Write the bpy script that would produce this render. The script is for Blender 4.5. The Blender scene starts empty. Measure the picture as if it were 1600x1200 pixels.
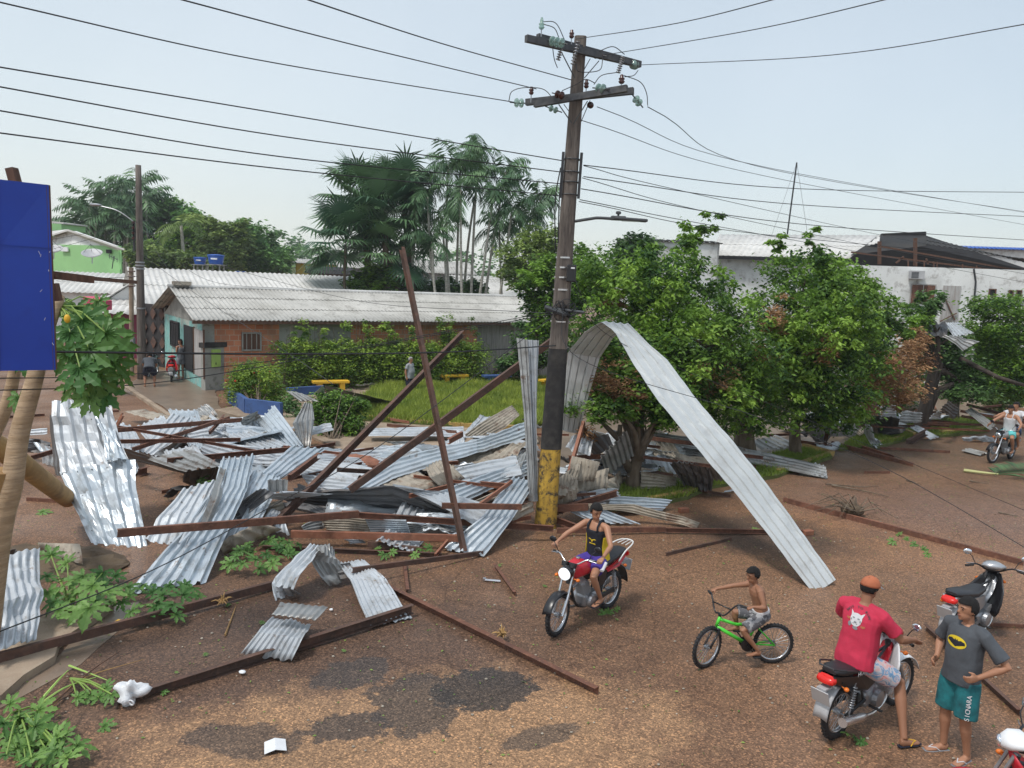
import bpy, bmesh, math, random
import numpy as np
from mathutils import Vector, Matrix, Quaternion, noise as mnoise
V=Vector; PI=math.pi; R=math.radians
scn=bpy.context.scene; col=scn.collection
rng=random.Random(7); nrs=np.random.RandomState(11)
# ---------------------------------------------------------------- camera
PITCH=R(7.5); ROLL=R(2.4); FPX=1200.; CAMZ=4.75
cF=V((0,math.cos(PITCH),-math.sin(PITCH))); u0=V((0,math.sin(PITCH),math.cos(PITCH))); r0=V((1,0,0))
cR=r0*math.cos(ROLL)+u0*math.sin(ROLL); cU=u0*math.cos(ROLL)-r0*math.sin(ROLL)
cam=bpy.data.cameras.new('camera'); co=bpy.data.objects.new('camera',cam); col.objects.link(co); scn.camera=co
cam.lens=36*FPX/1600; cam.sensor_width=36; cam.clip_end=3000; cam.clip_start=.05
m=Matrix((cR,cU,-cF)).transposed().to_4x4(); m.translation=V((0,0,CAMZ)); co.matrix_world=m
def ray(x,y): return cF+cR*((x-800)/FPX)-cU*((y-600)/FPX)
def G(x,y,z=0.):
    d=ray(x,y); return V((0,0,CAMZ))+d*((z-CAMZ)/d.z)
def W(x,y,Y):
    d=ray(x,y); return V((0,0,CAMZ))+d*(Y/d.y)
def T(p):
    if isinstance(p,Vector): return p.copy()
    return W(*p) if p[2]>5 else G(*p)
# ---------------------------------------------------------------- materials
MATS={}
def nt(name):
    m=bpy.data.materials.new(name); m.use_nodes=True; t=m.node_tree; b=t.nodes['Principled BSDF']; return m,t,b
def N(t,k,**kw):
    n=t.nodes.new(k)
    for a,v in kw.items():
        if a.startswith('_'): n.inputs[a[1:].replace('_',' ')].default_value=v
        else: setattr(n,a,v)
    return n
def ramp(t,src,stops):
    n=t.nodes.new('ShaderNodeValToRGB'); t.links.new(src,n.inputs[0]); e=n.color_ramp.elements
    while len(e)<len(stops): e.new(.5)
    for i,(p,c) in enumerate(stops):
        e[i].position=p; e[i].color=(c[0],c[1],c[2],1) if not isinstance(c,(int,float)) else (c,c,c,1)
    return n.outputs[0]
def mixc(t,f,a,b,mode='MIX'):
    n=t.nodes.new('ShaderNodeMix'); n.data_type='RGBA'; n.blend_type=mode
    for s,v in ((0,f),(6,a),(7,b)):
        if isinstance(v,(int,float)): n.inputs[s].default_value=v
        elif isinstance(v,tuple): n.inputs[s].default_value=v if len(v)==4 else v+(1,)
        else: t.links.new(v,n.inputs[s])
    return n.outputs[2]
def mat(name,c,rough=.7,metal=0.,var=.18,scale=4.,c2=None,amt=(.45,.65),dirt=None,bump=0.,bscale=60.,detail=6,coords='Object',spec=None,stretch=None,rust=None,rt=(.62,.70)):
    """colour with two-scale noise variation, optional second colour patches, dirt colour and bump"""
    m,t,b=nt(name); L=t.links
    tc=N(t,'ShaderNodeTexCoord'); src=tc.outputs[coords]
    if coords=='World':
        pass
    if stretch:
        mp=N(t,'ShaderNodeMapping'); mp.inputs['Scale'].default_value=stretch; L.new(src,mp.inputs[0]); src=mp.outputs[0]
    n1=N(t,'ShaderNodeTexNoise',_Scale=scale,_Detail=detail); L.new(src,n1.inputs[0])
    a=tuple(x*(1-var) for x in c); bb=tuple(min(1,x*(1+var)) for x in c)
    out=ramp(t,n1.outputs[0],[(.3,a),(.7,bb)])
    if c2:
        n2=N(t,'ShaderNodeTexNoise',_Scale=scale*.6,_Detail=8,_Roughness=.65); L.new(src,n2.inputs[0])
        out=mixc(t,ramp(t,n2.outputs[0],[(amt[0],0.),(amt[1],1.)]),out,c2)
    if dirt:
        n3=N(t,'ShaderNodeTexNoise',_Scale=scale*2.7,_Detail=10,_Roughness=.7); L.new(src,n3.inputs[0])
        out=mixc(t,ramp(t,n3.outputs[0],[(.52,0.),(.72,1.)]),out,dirt)
    if rust:
        n5=N(t,'ShaderNodeTexNoise',_Scale=scale*1.6,_Detail=12,_Roughness=.72); L.new(tc.outputs['Object'],n5.inputs[0]); n5.inputs['Distortion'].default_value=.4
        out=mixc(t,ramp(t,n5.outputs[0],[(rt[0],0.),(rt[1],1.)]),out,rust)
        n6=N(t,'ShaderNodeTexVoronoi',_Scale=3.2,_Randomness=1.); L.new(tc.outputs['Object'],n6.inputs[0]); out=mixc(t,ramp(t,n6.outputs[0],[(.045,.85),(.065,0.)]),out,(.05,.04,.035))
    L.new(out,b.inputs['Base Color']); b.inputs['Roughness'].default_value=rough; b.inputs['Metallic'].default_value=metal
    if spec is not None: b.inputs['Specular IOR Level'].default_value=spec
    if bump:
        n4=N(t,'ShaderNodeTexNoise',_Scale=bscale,_Detail=4); L.new(src,n4.inputs[0])
        bm=N(t,'ShaderNodeBump',_Strength=bump,_Distance=.02); L.new(n4.outputs[0],bm.inputs['Height']); L.new(bm.outputs[0],b.inputs['Normal'])
    MATS[name]=m; return m
def leafmat(name,dark,light,rough=.55,trans=.25):
    """leaf colours: attribute 'tint' (0..1, one value per leaf) picks between the two greens"""
    m,t,b=nt(name); L=t.links
    at=N(t,'ShaderNodeAttribute',attribute_name='tint')
    c=mixc(t,at.outputs['Fac'],dark,light)
    L.new(c,b.inputs['Base Color']); b.inputs['Roughness'].default_value=rough; b.inputs['Specular IOR Level'].default_value=.35
    tr=N(t,'ShaderNodeBsdfTranslucent'); L.new(c,tr.inputs[0])
    mx=N(t,'ShaderNodeMixShader'); mx.inputs[0].default_value=trans
    L.new(b.outputs[0],mx.inputs[1]); L.new(tr.outputs[0],mx.inputs[2]); L.new(mx.outputs[0],t.nodes['Material Output'].inputs[0])
    MATS[name]=m; return m
def flat(name,c,rough=.5,metal=0.): return mat(name,c,rough,metal,var=.06,scale=9)
# ---------------------------------------------------------------- objects
def tag(o,label=None,cat=None,group=None,kind=None):
    if label: o['label']=label
    if cat: o['category']=cat
    if group: o['group']=group
    if kind: o['kind']=kind
    return o
def thing(name,label,cat,loc=(0,0,0),rz=0.,group=None):
    o=bpy.data.objects.new(name,None); o.empty_display_size=.2; col.objects.link(o); o.location=loc; o.rotation_euler=(0,0,rz)
    return tag(o,label,cat,group)
def copy_tree(o,parent=None):
    c=o.copy(); col.objects.link(c); c.parent=parent
    for ch in list(o.children): copy_tree(ch,c)
    return c
def basis(d,up=V((0,0,1))):
    d=d.normalized()
    if abs(d.dot(up))>.99: up=V((0,1,0)) if abs(d.y)<.9 else V((1,0,0))
    s=d.cross(up).normalized(); return s,s.cross(d).normalized(),d
class MB:
    def __init__(s): s.v=[]; s.f=[]; s.mi=[]; s.cur=0
    def add(s,vs,fs):
        o=len(s.v); s.v+=[tuple(v) for v in vs]; s.f+=[tuple(i+o for i in f) for f in fs]; s.mi+=[s.cur]*len(fs); return s
    def box(s,c,size,rot=None,bev=0.):
        c=V(c); x,y,z=[k/2 for k in size]; M=rot if rot else Matrix.Identity(3)
        if not isinstance(M,Matrix): M=Matrix.Rotation(M,3,'Z')
        if bev<=0:
            vs=[c+M@V((i*x,j*y,k*z)) for k in(-1,1) for j in(-1,1) for i in(-1,1)]
            return s.add(vs,[(0,2,3,1),(4,5,7,6),(0,1,5,4),(2,6,7,3),(0,4,6,2),(1,3,7,5)])
        bm=bmesh.new(); bmesh.ops.create_cube(bm,size=2); 
        for v in bm.verts: v.co=V((v.co.x*x,v.co.y*y,v.co.z*z))
        bmesh.ops.bevel(bm,geom=bm.edges[:],offset=min(bev,x*.9,y*.9,z*.9),segments=2,affect='EDGES',profile=.5)
        bm.verts.index_update(); s.add([c+M@v.co for v in bm.verts],[[v.index for v in f.verts] for f in bm.faces]); bm.free(); return s
    def beam(s,a,b,w,h=None,up=V((0,0,1))):
        a=V(a);b=V(b);h=h or w; sx,uy,d=basis(b-a,up)
        vs=[p+sx*(i*w/2)+uy*(j*h/2) for p in(a,b) for i,j in((-1,-1),(1,-1),(1,1),(-1,1))]
        return s.add(vs,[(3,2,1,0),(4,5,6,7),(0,1,5,4),(1,2,6,5),(2,3,7,6),(3,0,4,7)])
    def channel(s,a,b,w,h,t=.008,up=V((0,0,1)),flip=1):
        """C section steel purlin: web plus two flanges"""
        a=V(a);b=V(b); sx,uy,d=basis(b-a,up); sx=sx*flip
        prof=[(0,-h/2),(w,-h/2),(w,-h/2+t),(t,-h/2+t),(t,h/2-t),(w,h/2-t),(w,h/2),(0,h/2)]
        vs=[p+sx*(i-w/2)+uy*j for p in(a,b) for i,j in prof]; n=8
        fs=[(i,(i+1)%n,(i+1)%n+n,i+n) for i in range(n)]
        fs+=[(7,4,3,0)[::-1],(0,3,2,1)[::-1],(4,7,6,5)[::-1],(8,11,12,15)[::-1],(8,9,10,11)[::-1],(12,13,14,15)[::-1]]
        return s.add(vs,fs)
    def tube(s,pts,rad,n=8,cap=True,squash=None,up=V((0,0,1))):
        pts=[V(p) for p in pts]
        if isinstance(rad,(int,float)): rad=[rad]*len(pts)
        o=[];prev=None
        for i,p in enumerate(pts):
            d=(pts[min(i+1,len(pts)-1)]-pts[max(i-1,0)])
            if d.length<1e-6: d=V((0,0,1))
            if prev is None: sx,uy,dd=basis(d,up)
            else:
                d=d.normalized(); sx=prev-d*prev.dot(d)
                if sx.length<1e-4: sx=basis(d)[0]
                sx.normalize(); uy=sx.cross(d)
            prev=sx; r=rad[i]; rx,ry=(r,r) if isinstance(r,(int,float)) else r
            o+=[p+sx*(rx*math.cos(2*PI*k/n))+uy*(ry*math.sin(2*PI*k/n)) for k in range(n)]
        fs=[(i*n+k,i*n+(k+1)%n,(i+1)*n+(k+1)%n,(i+1)*n+k) for i in range(len(pts)-1) for k in range(n)]
        if cap: fs+=[tuple(range(n))[::-1],tuple(range((len(pts)-1)*n,len(pts)*n))]
        return s.add(o,fs)
    def ring(s,c,axis,r,t,n=32,k=8,tw=None):
        c=V(c); sx,uy,d=basis(V(axis)); tw=tw or t; vs=[]
        for i in range(n):
            a=2*PI*i/n; e=sx*math.cos(a)+uy*math.sin(a)
            for j in range(k):
                b=2*PI*j/k; vs.append(c+e*(r+t*math.cos(b))+d*(tw*math.sin(b)))
        return s.add(vs,[(i*k+j,((i+1)%n)*k+j,((i+1)%n)*k+(j+1)%k,i*k+(j+1)%k) for i in range(n) for j in range(k)])
    def ell(s,c,r,rot=None,n=12,m=8):
        c=V(c); r=(r,)*3 if isinstance(r,(int,float)) else r; M=rot or Matrix.Identity(3); vs=[c+M@V((0,0,r[2]))]
        for i in range(1,m):
            a=PI*i/m
            for j in range(n):
                b=2*PI*j/n; vs.append(c+M@V((r[0]*math.sin(a)*math.cos(b),r[1]*math.sin(a)*math.sin(b),r[2]*math.cos(a))))
        vs.append(c-M@V((0,0,r[2]))); fs=[(0,1+j,1+(j+1)%n) for j in range(n)]
        for i in range(m-2): fs+=[(1+i*n+j,1+(i+1)*n+j,1+(i+1)*n+(j+1)%n,1+i*n+(j+1)%n) for j in range(n)]
        o=1+(m-2)*n; fs+=[(o+j,len(vs)-1,o+(j+1)%n) for j in range(n)]
        return s.add(vs,fs)
    def prism(s,poly,off):
        poly=[V(p) for p in poly]; off=V(off); n=len(poly)
        return s.add(poly+[p+off for p in poly],[tuple(range(n))[::-1],tuple(range(n,2*n))]+[(i,(i+1)%n,(i+1)%n+n,i+n) for i in range(n)])
    def grid(s,rows,close=False):
        m=len(rows[0]); o=[p for r in rows for p in r]
        return s.add(o,[(i*m+j,i*m+j+1,(i+1)*m+j+1,(i+1)*m+j) for i in range(len(rows)-1) for j in range(m-1)])
    def lathe(s,c,prof,n=16,axis=(0,0,1)):
        c=V(c); sx,uy,d=basis(V(axis)); vs=[c+d*z+(sx*math.cos(2*PI*k/n)+uy*math.sin(2*PI*k/n))*max(r,1e-4) for r,z in prof for k in range(n)]
        fs=[(i*n+k,i*n+(k+1)%n,(i+1)*n+(k+1)%n,(i+1)*n+k) for i in range(len(prof)-1) for k in range(n)]
        return s.add(vs,fs+[tuple(range(n))[::-1],tuple(range((len(prof)-1)*n,len(prof)*n))])
    def build(s,name,m,parent=None,smooth=False,base=None,solid=0.):
        me=bpy.data.meshes.new(name); off=V((0,0,0))
        if parent is not None:
            p=parent
            while p is not None: off+=p.location; p=p.parent
        elif base is not None: off=V(base)
        else:
            a=np.array(s.v); off=V((float((a[:,0].min()+a[:,0].max())/2),float((a[:,1].min()+a[:,1].max())/2),float(a[:,2].min())))
        me.from_pydata([tuple(V(v)-off) for v in s.v],[],s.f)
        for x in (m if isinstance(m,(list,tuple)) else [m]): me.materials.append(MATS[x] if isinstance(x,str) else x)
        if any(s.mi): me.polygons.foreach_set('material_index',s.mi)
        bm=bmesh.new(); bm.from_mesh(me); bmesh.ops.recalc_face_normals(bm,faces=bm.faces); bm.to_mesh(me); bm.free()
        if smooth: me.shade_smooth()
        o=bpy.data.objects.new(name,me); col.objects.link(o)
        if parent is not None: o.parent=parent
        else: o.location=off
        if solid:
            md=o.modifiers.new('solid','SOLIDIFY'); md.thickness=solid; md.offset=0
        if smooth and isinstance(smooth,float):
            try: me.set_sharp_from_angle(angle=smooth)
            except Exception: pass
        return o
def fastmesh(name,verts,k,tint,m,base,parent=None):
    """many k-sided leaf faces at once; verts (n*k,3)"""
    base=np.array(base,dtype=float); n=len(verts)//k
    me=bpy.data.meshes.new(name); me.vertices.add(n*k); me.loops.add(n*k); me.polygons.add(n)
    me.vertices.foreach_set('co',(verts-base).astype(np.float32).ravel())
    me.loops.foreach_set('vertex_index',np.arange(n*k,dtype=np.int32))
    me.polygons.foreach_set('loop_start',np.arange(0,n*k,k,dtype=np.int32))
    me.polygons.foreach_set('loop_total',np.full(n,k,dtype=np.int32))
    at=me.attributes.new('tint','FLOAT','FACE'); at.data.foreach_set('value',np.asarray(tint,dtype=np.float32))
    me.materials.append(MATS[m]); me.update(calc_edges=True); me.validate()
    o=bpy.data.objects.new(name,me); col.objects.link(o)
    if parent is not None: o.parent=parent
    else: o.location=base
    return o
def text_on(name,body,size,m,parent,loc,rot,ext=.002,sx=1.):
    cu=bpy.data.curves.new(name,'FONT'); cu.body=body; cu.size=size; cu.extrude=ext; cu.align_x='CENTER'; cu.align_y='CENTER'
    o=bpy.data.objects.new(name,cu); col.objects.link(o); dg=bpy.context.evaluated_depsgraph_get(); dg.update()
    me=bpy.data.meshes.new_from_object(o.evaluated_get(dg)); bpy.data.objects.remove(o); me.materials.clear(); me.materials.append(MATS[m])
    o=bpy.data.objects.new(name,me); col.objects.link(o); o.parent=parent
    Mx=rot.to_4x4() if isinstance(rot,Matrix) else rot.to_matrix().to_4x4()
    Mx=Mx@Matrix.Diagonal((sx,1,1,1)); Mx.translation=V(loc); o.matrix_basis=Mx; return o
# ---------------------------------------------------------------- world and sun
w=bpy.data.worlds.new('World'); scn.world=w; w.use_nodes=True; t=w.node_tree; t.nodes.clear()
out=N(t,'ShaderNodeOutputWorld'); sky=N(t,'ShaderNodeTexSky',sky_type='NISHITA'); sky.sun_disc=False
sky.sun_elevation=R(60); sky.sun_rotation=R(-130); sky.dust_density=1.5; sky.air_density=1.2
b1=N(t,'ShaderNodeBackground',_Strength=.05); t.links.new(sky.outputs[0],b1.inputs[0])
tc=N(t,'ShaderNodeTexCoord'); sp=N(t,'ShaderNodeSeparateXYZ'); t.links.new(tc.outputs['Generated'],sp.inputs[0])
g1=ramp(t,sp.outputs[2],[(0.,(.76,.79,.78)),(.12,(.71,.75,.76)),(.45,(.62,.69,.73)),(1.,(.68,.73,.76))])
mr=N(t,'ShaderNodeMapRange'); mr.inputs[1].default_value=-.75; mr.inputs[2].default_value=.75; t.links.new(sp.outputs[0],mr.inputs[0])
g2=ramp(t,mr.outputs[0],[(0.,(1.04,1.03,1.0)),(.45,(1.,1.,1.)),(1.,(.84,.87,.90))])
cn=N(t,'ShaderNodeTexNoise',_Scale=2.4,_Detail=6); t.links.new(tc.outputs['Generated'],cn.inputs[0])
g3=ramp(t,cn.outputs[0],[(.3,(.90,.92,.935)),(.7,(1.06,1.05,1.04))])
c=mixc(t,1.,mixc(t,1.,g1,g2,'MULTIPLY'),g3,'MULTIPLY')
b2=N(t,'ShaderNodeBackground',_Strength=.76); t.links.new(c,b2.inputs[0])
ad=N(t,'ShaderNodeAddShader'); t.links.new(b1.outputs[0],ad.inputs[0]); t.links.new(b2.outputs[0],ad.inputs[1]); t.links.new(ad.outputs[0],out.inputs[0])
sl=bpy.data.lights.new('sun','SUN'); sl.energy=2.2; sl.angle=R(10); sl.color=(1,.96,.9); so=bpy.data.objects.new('sun',sl); col.objects.link(so)
sd=V((-.45,.30,-.0)); so.rotation_euler=(V((-.35,-.30,.85))).to_track_quat('Z','Y').to_euler()
scn.view_settings.view_transform='Standard'; scn.view_settings.look='None'; scn.view_settings.exposure=.16; scn.view_settings.gamma=1
# ---------------------------------------------------------------- material library
mat('zinc_new',(.58,.63,.67),.33,.5,.14,1.3,c2=(.44,.50,.55),dirt=(.36,.37,.37),bump=.3,bscale=7,rust=(.20,.13,.09))
mat('zinc_white',(.56,.59,.62),.5,.35,.14,1.7,c2=(.44,.47,.50),dirt=(.34,.33,.31),bump=.3,bscale=7,rust=(.22,.14,.09),rt=(.60,.68))
mat('zinc_dull',(.36,.365,.36),.45,.45,.25,1.5,c2=(.25,.245,.235),dirt=(.17,.15,.13),bump=.35,bscale=10,rust=(.15,.09,.06),rt=(.56,.66))
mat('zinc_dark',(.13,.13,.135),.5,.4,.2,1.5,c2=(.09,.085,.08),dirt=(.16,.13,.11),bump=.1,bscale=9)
mat('old_tile',(.42,.37,.30),.7,.15,.3,2.2,c2=(.27,.225,.175),dirt=(.13,.10,.075),bump=.45,bscale=16,rust=(.18,.10,.065),rt=(.55,.66))
mat('rusty_steel',(.16,.068,.042),.8,0,.35,5,c2=(.095,.045,.032),dirt=(.27,.13,.075),bump=.2,bscale=40)
mat('fresh_steel',(.30,.12,.07),.65,.1,.25,5,c2=(.2,.085,.05),dirt=(.36,.17,.1),bump=.2,bscale=40)
mat('dark_steel',(.085,.05,.038),.8,0,.35,5,c2=(.13,.06,.04),dirt=(.17,.09,.06),bump=.2,bscale=40)
mat('wood_pole',(.11,.09,.078),.85,0,.3,6,c2=(.20,.17,.145),dirt=(.04,.033,.03),bump=.6,bscale=14,stretch=(3,3,.25))
mat('pole_paint',(.50,.31,.045),.7,0,.22,3,c2=(.38,.22,.03),dirt=(.07,.05,.03),bump=.4,bscale=14,stretch=(2,2,.7),rust=(.06,.045,.03),rt=(.50,.60))
mat('tar_black',(.02,.019,.019),.75,0,.3,6,c2=(.05,.045,.04),bump=.3)
mat('crossarm_wood',(.06,.065,.075),.8,0,.3,6,c2=(.11,.11,.11),bump=.4,bscale=20)
mat('black_rubber',(.018,.018,.02),.7,0,.2,10); mat('cable_black',(.012,.012,.014),.5,0,.1,10); mat('cable_grey',(.07,.075,.08),.5,.2,.1,10)
mat('grey_metal',(.35,.36,.38),.4,.7,.12,8); mat('bright_metal',(.62,.62,.64),.25,.9,.08,8); mat('dark_metal',(.05,.052,.056),.45,.5,.15,8)
mat('porcelain',(.07,.025,.02),.25,0,.2,8)
mat('bark',(.12,.088,.06),.9,0,.3,8,c2=(.19,.15,.11),bump=.7,bscale=18,stretch=(1,1,.35))
mat('pale_trunk',(.45,.43,.38),.8,0,.2,6,c2=(.28,.27,.22),bump=.3,stretch=(1,1,3))
mat('papaya_bark',(.42,.30,.19),.8,0,.22,3,c2=(.30,.20,.11),dirt=(.22,.15,.09),bump=.5,bscale=12,stretch=(.6,.6,5))
mat('peeled_wood',(.40,.24,.09),.75,0,.25,3,c2=(.26,.15,.06),bump=.3,bscale=20)
mat('concrete',(.33,.25,.18),.85,0,.2,1.6,c2=(.21,.15,.10),dirt=(.38,.31,.23),bump=.4,bscale=30)
mat('wet_concrete',(.20,.145,.105),.35,0,.2,.8,c2=(.24,.18,.13),dirt=(.12,.09,.065),bump=.15,bscale=30)
mat('kerb_yellow',(.42,.28,.08),.8,0,.25,3,c2=(.26,.18,.09),dirt=(.14,.10,.07),bump=.3)
mat('soil',(.10,.07,.045),.95,0,.3,3,c2=(.14,.10,.06),bump=.7,bscale=25)
flat('white_plastic',(.75,.76,.78)); flat('white_paint',(.7,.7,.68)); flat('red_paint',(.50,.02,.035),.28); flat('black_paint',(.015,.015,.018),.3); flat('silver_paint',(.45,.46,.48),.3,.6)
flat('seat_vinyl',(.022,.022,.026),.45); flat('orange_lens',(.75,.18,.02),.25); flat('red_lens',(.65,.02,.015),.2); flat('green_paint',(.08,.62,.05),.35); flat('yellow_paint',(.72,.42,.03),.6); flat('mirror_glass',(.8,.84,.9),.08,.9)
m_,t_,b_=nt('lit_lamp'); b_.inputs['Base Color'].default_value=(.9,.95,1,1); b_.inputs['Emission Color'].default_value=(.9,.96,1,1); b_.inputs['Emission Strength'].default_value=.8; MATS['lit_lamp']=m_
m_,t_,b_=nt('glass_insulator'); b_.inputs['Base Color'].default_value=(.42,.62,.56,1); b_.inputs['Roughness'].default_value=.08; b_.inputs['Transmission Weight'].default_value=.55; MATS['glass_insulator']=m_
# ================================================================ SETTING
def ground_mat():
    m,t,b=nt('red_asphalt'); L=t.links; tc=N(t,'ShaderNodeTexCoord'); src=tc.outputs['Object']
    n1=N(t,'ShaderNodeTexNoise',_Scale=.35,_Detail=9,_Roughness=.6); L.new(src,n1.inputs[0])
    base=ramp(t,n1.outputs[0],[(.3,(.15,.085,.053)),(.5,(.225,.13,.08)),(.72,(.30,.176,.11))])
    def patch(cx,cy,rx,ry,ang,color,base,soft=.25,ns=1.1,k=.9):
        mp=N(t,'ShaderNodeMapping',vector_type='TEXTURE'); mp.inputs['Location'].default_value=(cx,cy,0); mp.inputs['Rotation'].default_value=(0,0,ang); mp.inputs['Scale'].default_value=(rx,ry,1); L.new(src,mp.inputs[0])
        ln=N(t,'ShaderNodeVectorMath',operation='LENGTH'); L.new(mp.outputs[0],ln.inputs[0])
        nn=N(t,'ShaderNodeTexNoise',_Scale=ns,_Detail=8,_Roughness=.68); L.new(src,nn.inputs[0])
        ma=N(t,'ShaderNodeMath',operation='MULTIPLY_ADD'); L.new(nn.outputs[0],ma.inputs[0]); ma.inputs[1].default_value=1.9; L.new(ln.outputs[1],ma.inputs[2])
        mk=ramp(t,ma.outputs[0],[(0.,1.),(.5,1.),(.999,0.)]);
        sb=N(t,'ShaderNodeMapRange'); L.new(ma.outputs[0],sb.inputs[0]); sb.inputs[1].default_value=1.95-soft; sb.inputs[2].default_value=1.95+soft; sb.inputs[3].default_value=k; sb.inputs[4].default_value=0.
        return mixc(t,sb.outputs[0],base,color),sb.outputs[0]
    base,_=patch(-3.0,9.4,4.4,2.6,.1,(.12,.076,.056),base,.5)          # darker wet ground by the foreground sheets
    base,sand=patch(-1.0,7.3,2.9,1.3,.28,(.35,.212,.122),base,.25,1.8,.9)   # sandy silt washed over the street
    base,_=patch(-.95,8.15,.5,.65,.3,(.075,.064,.058),base,.05,4.2,.8)       # bare bitumen patches
    base,_=patch(-.2,8.5,.6,.45,.3,(.06,.053,.05),base,.05,4.,.9)
    base,_=patch(-1.75,8.75,.5,.35,.6,(.075,.064,.06),base,.06,4.,.8); base,_=patch(-1.6,7.6,.45,.25,.2,(.07,.06,.056),base,.05,4.,.8); base,_=patch(.5,7.6,.5,.16,.5,(.09,.075,.065),base,.08,4.,.7)
    base,_=patch(-2.6,7.3,.6,.3,-.1,(.08,.065,.058),base,.06,3.2,.75)
    base,_=patch(7.6,15.2,2.6,1.7,-.5,(.30,.165,.095),base,.45)
    base,_=patch(10.5,16.5,4.2,2.2,-.45,(.22,.135,.10),base,.5)
    base,_=patch(5.2,14.8,1.6,1.2,0,(.10,.07,.055),base,.4)
    base,_=patch(12,24,4.5,2.4,.2,(.17,.115,.08),base,.5)
    vo=N(t,'ShaderNodeTexVoronoi',_Scale=58.,_Randomness=1.); L.new(src,vo.inputs[0])
    sepc=N(t,'ShaderNodeSeparateColor'); L.new(vo.outputs['Color'],sepc.inputs[0])
    sp=ramp(t,sepc.outputs[0],[(0.,(.40,.40,.42)),(.45,(.8,.8,.8)),(.78,(1.15,1.12,1.08)),(.93,(1.7,1.6,1.45)),(1.,(2.2,2.0,1.75))])
    outc=mixc(t,.8,base,sp,'MULTIPLY')
    cr=N(t,'ShaderNodeTexVoronoi',feature='DISTANCE_TO_EDGE',_Scale=.42); 
    wn=N(t,'ShaderNodeTexNoise',_Scale=2.5,_Detail=5); L.new(src,wn.inputs[0]); av=mixc(t,.12,src,wn.outputs['Color']); L.new(av,cr.inputs[0])
    crk=ramp(t,cr.outputs[0],[(0.,.45),(.006,1.)]); outc=mixc(t,.55,outc,crk,'MULTIPLY')
    L.new(outc,b.inputs['Base Color'])
    rn=N(t,'ShaderNodeTexNoise',_Scale=.7,_Detail=6); L.new(src,rn.inputs[0])
    L.new(ramp(t,rn.outputs[0],[(.35,.62),(.62,.36)]),b.inputs['Roughness']); b.inputs['Specular IOR Level'].default_value=.16
    bp=N(t,'ShaderNodeBump',_Strength=.55,_Distance=.02); L.new(sepc.outputs[0],bp.inputs['Height']); L.new(bp.outputs[0],b.inputs['Normal'])
    MATS['red_asphalt']=m
ground_mat()
def ground_sheet():
    b=MB(); xs=[-700,-200,-60,-30]+[x for x in range(-24,30,2)]+[40,80,250,700]; ys=[-60,-20,0]+[y*2 for y in range(2,24)]+[60,100,250,900]
    def hz(x,y): return -.006*abs(mnoise.noise(V((x*.2,y*.2,0)))) 
    b.grid([[V((x,y,hz(x,y))) for x in xs] for y in ys]); return b.build('ground','red_asphalt',base=(0,0,0),smooth=True)
tag(ground_sheet(),kind='structure')
def slab(name,pts,z0,z1,m,kind='structure',jit=0.,parent=None):
    b=MB(); P=[G(x,y,z1) if not isinstance(x,Vector) else x for x,y in pts]; Q=[]
    for i,p in enumerate(P):
        q=P[(i+1)%len(P)]; n=max(1,int((q-p).length/.35)) if jit else 1
        for k in range(n):
            r=p.lerp(q,k/n); Q.append(V((r.x+rng.uniform(-jit,jit),r.y+rng.uniform(-jit,jit),z1)))
    b.prism([V((p.x,p.y,z0)) for p in Q],(0,0,z1-z0)); o=b.build(name,m,base=(0,0,0)); return tag(o,kind=kind)
slab('pavement',[(-140,1160),(-140,1020),(0,1000),(90,945),(165,932),(178,945),(140,972),(92,1000),(88,1022),(0,1085)],-.05,.10,'concrete',jit=.05)
slab('gutter',[(-140,1200),(-140,1160),(0,1085),(88,1024),(140,974),(178,947),(215,940),(190,980),(120,1040),(60,1075),(0,1110)],-.05,.006,'soil_wash' if 0 else 'wet_concrete',jit=.04)
slab('paved_yard',[(190,610),(235,575),(330,590),(345,640),(372,655),(480,700),(420,720),(330,690),(250,632)],-.05,.05,'wet_concrete',jit=.03)
slab('square_pavement',[(335,640),(372,650),(440,660),(560,715),(800,690),(880,640),(880,588),(760,588),(480,600),(420,625)],-.05,.07,'concrete')
slab('square_pavement',[(880,640),(840,760),(980,790),(1060,770),(1130,740),(1300,705),(1420,672),(1560,650),(1500,610),(1200,600),(885,600)],-.05,.035,'wet_concrete',jit=.04)
# kerbs
def kerb(pts,w,h,m,name='kerb',z=0.):
    b=MB(); P=[G(x,y,z) for x,y in pts]
    for p,q in zip(P[:-1],P[1:]):
        b.beam(p+V((0,0,h/2-.02)),q+V((0,0,h/2-.02)),w,h+.04)
    return tag(b.build(name,m,base=(0,0,0)),kind='structure')
kerb([(180,596),(232,630),(275,660),(330,690)],.16,.10,'concrete')
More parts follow.
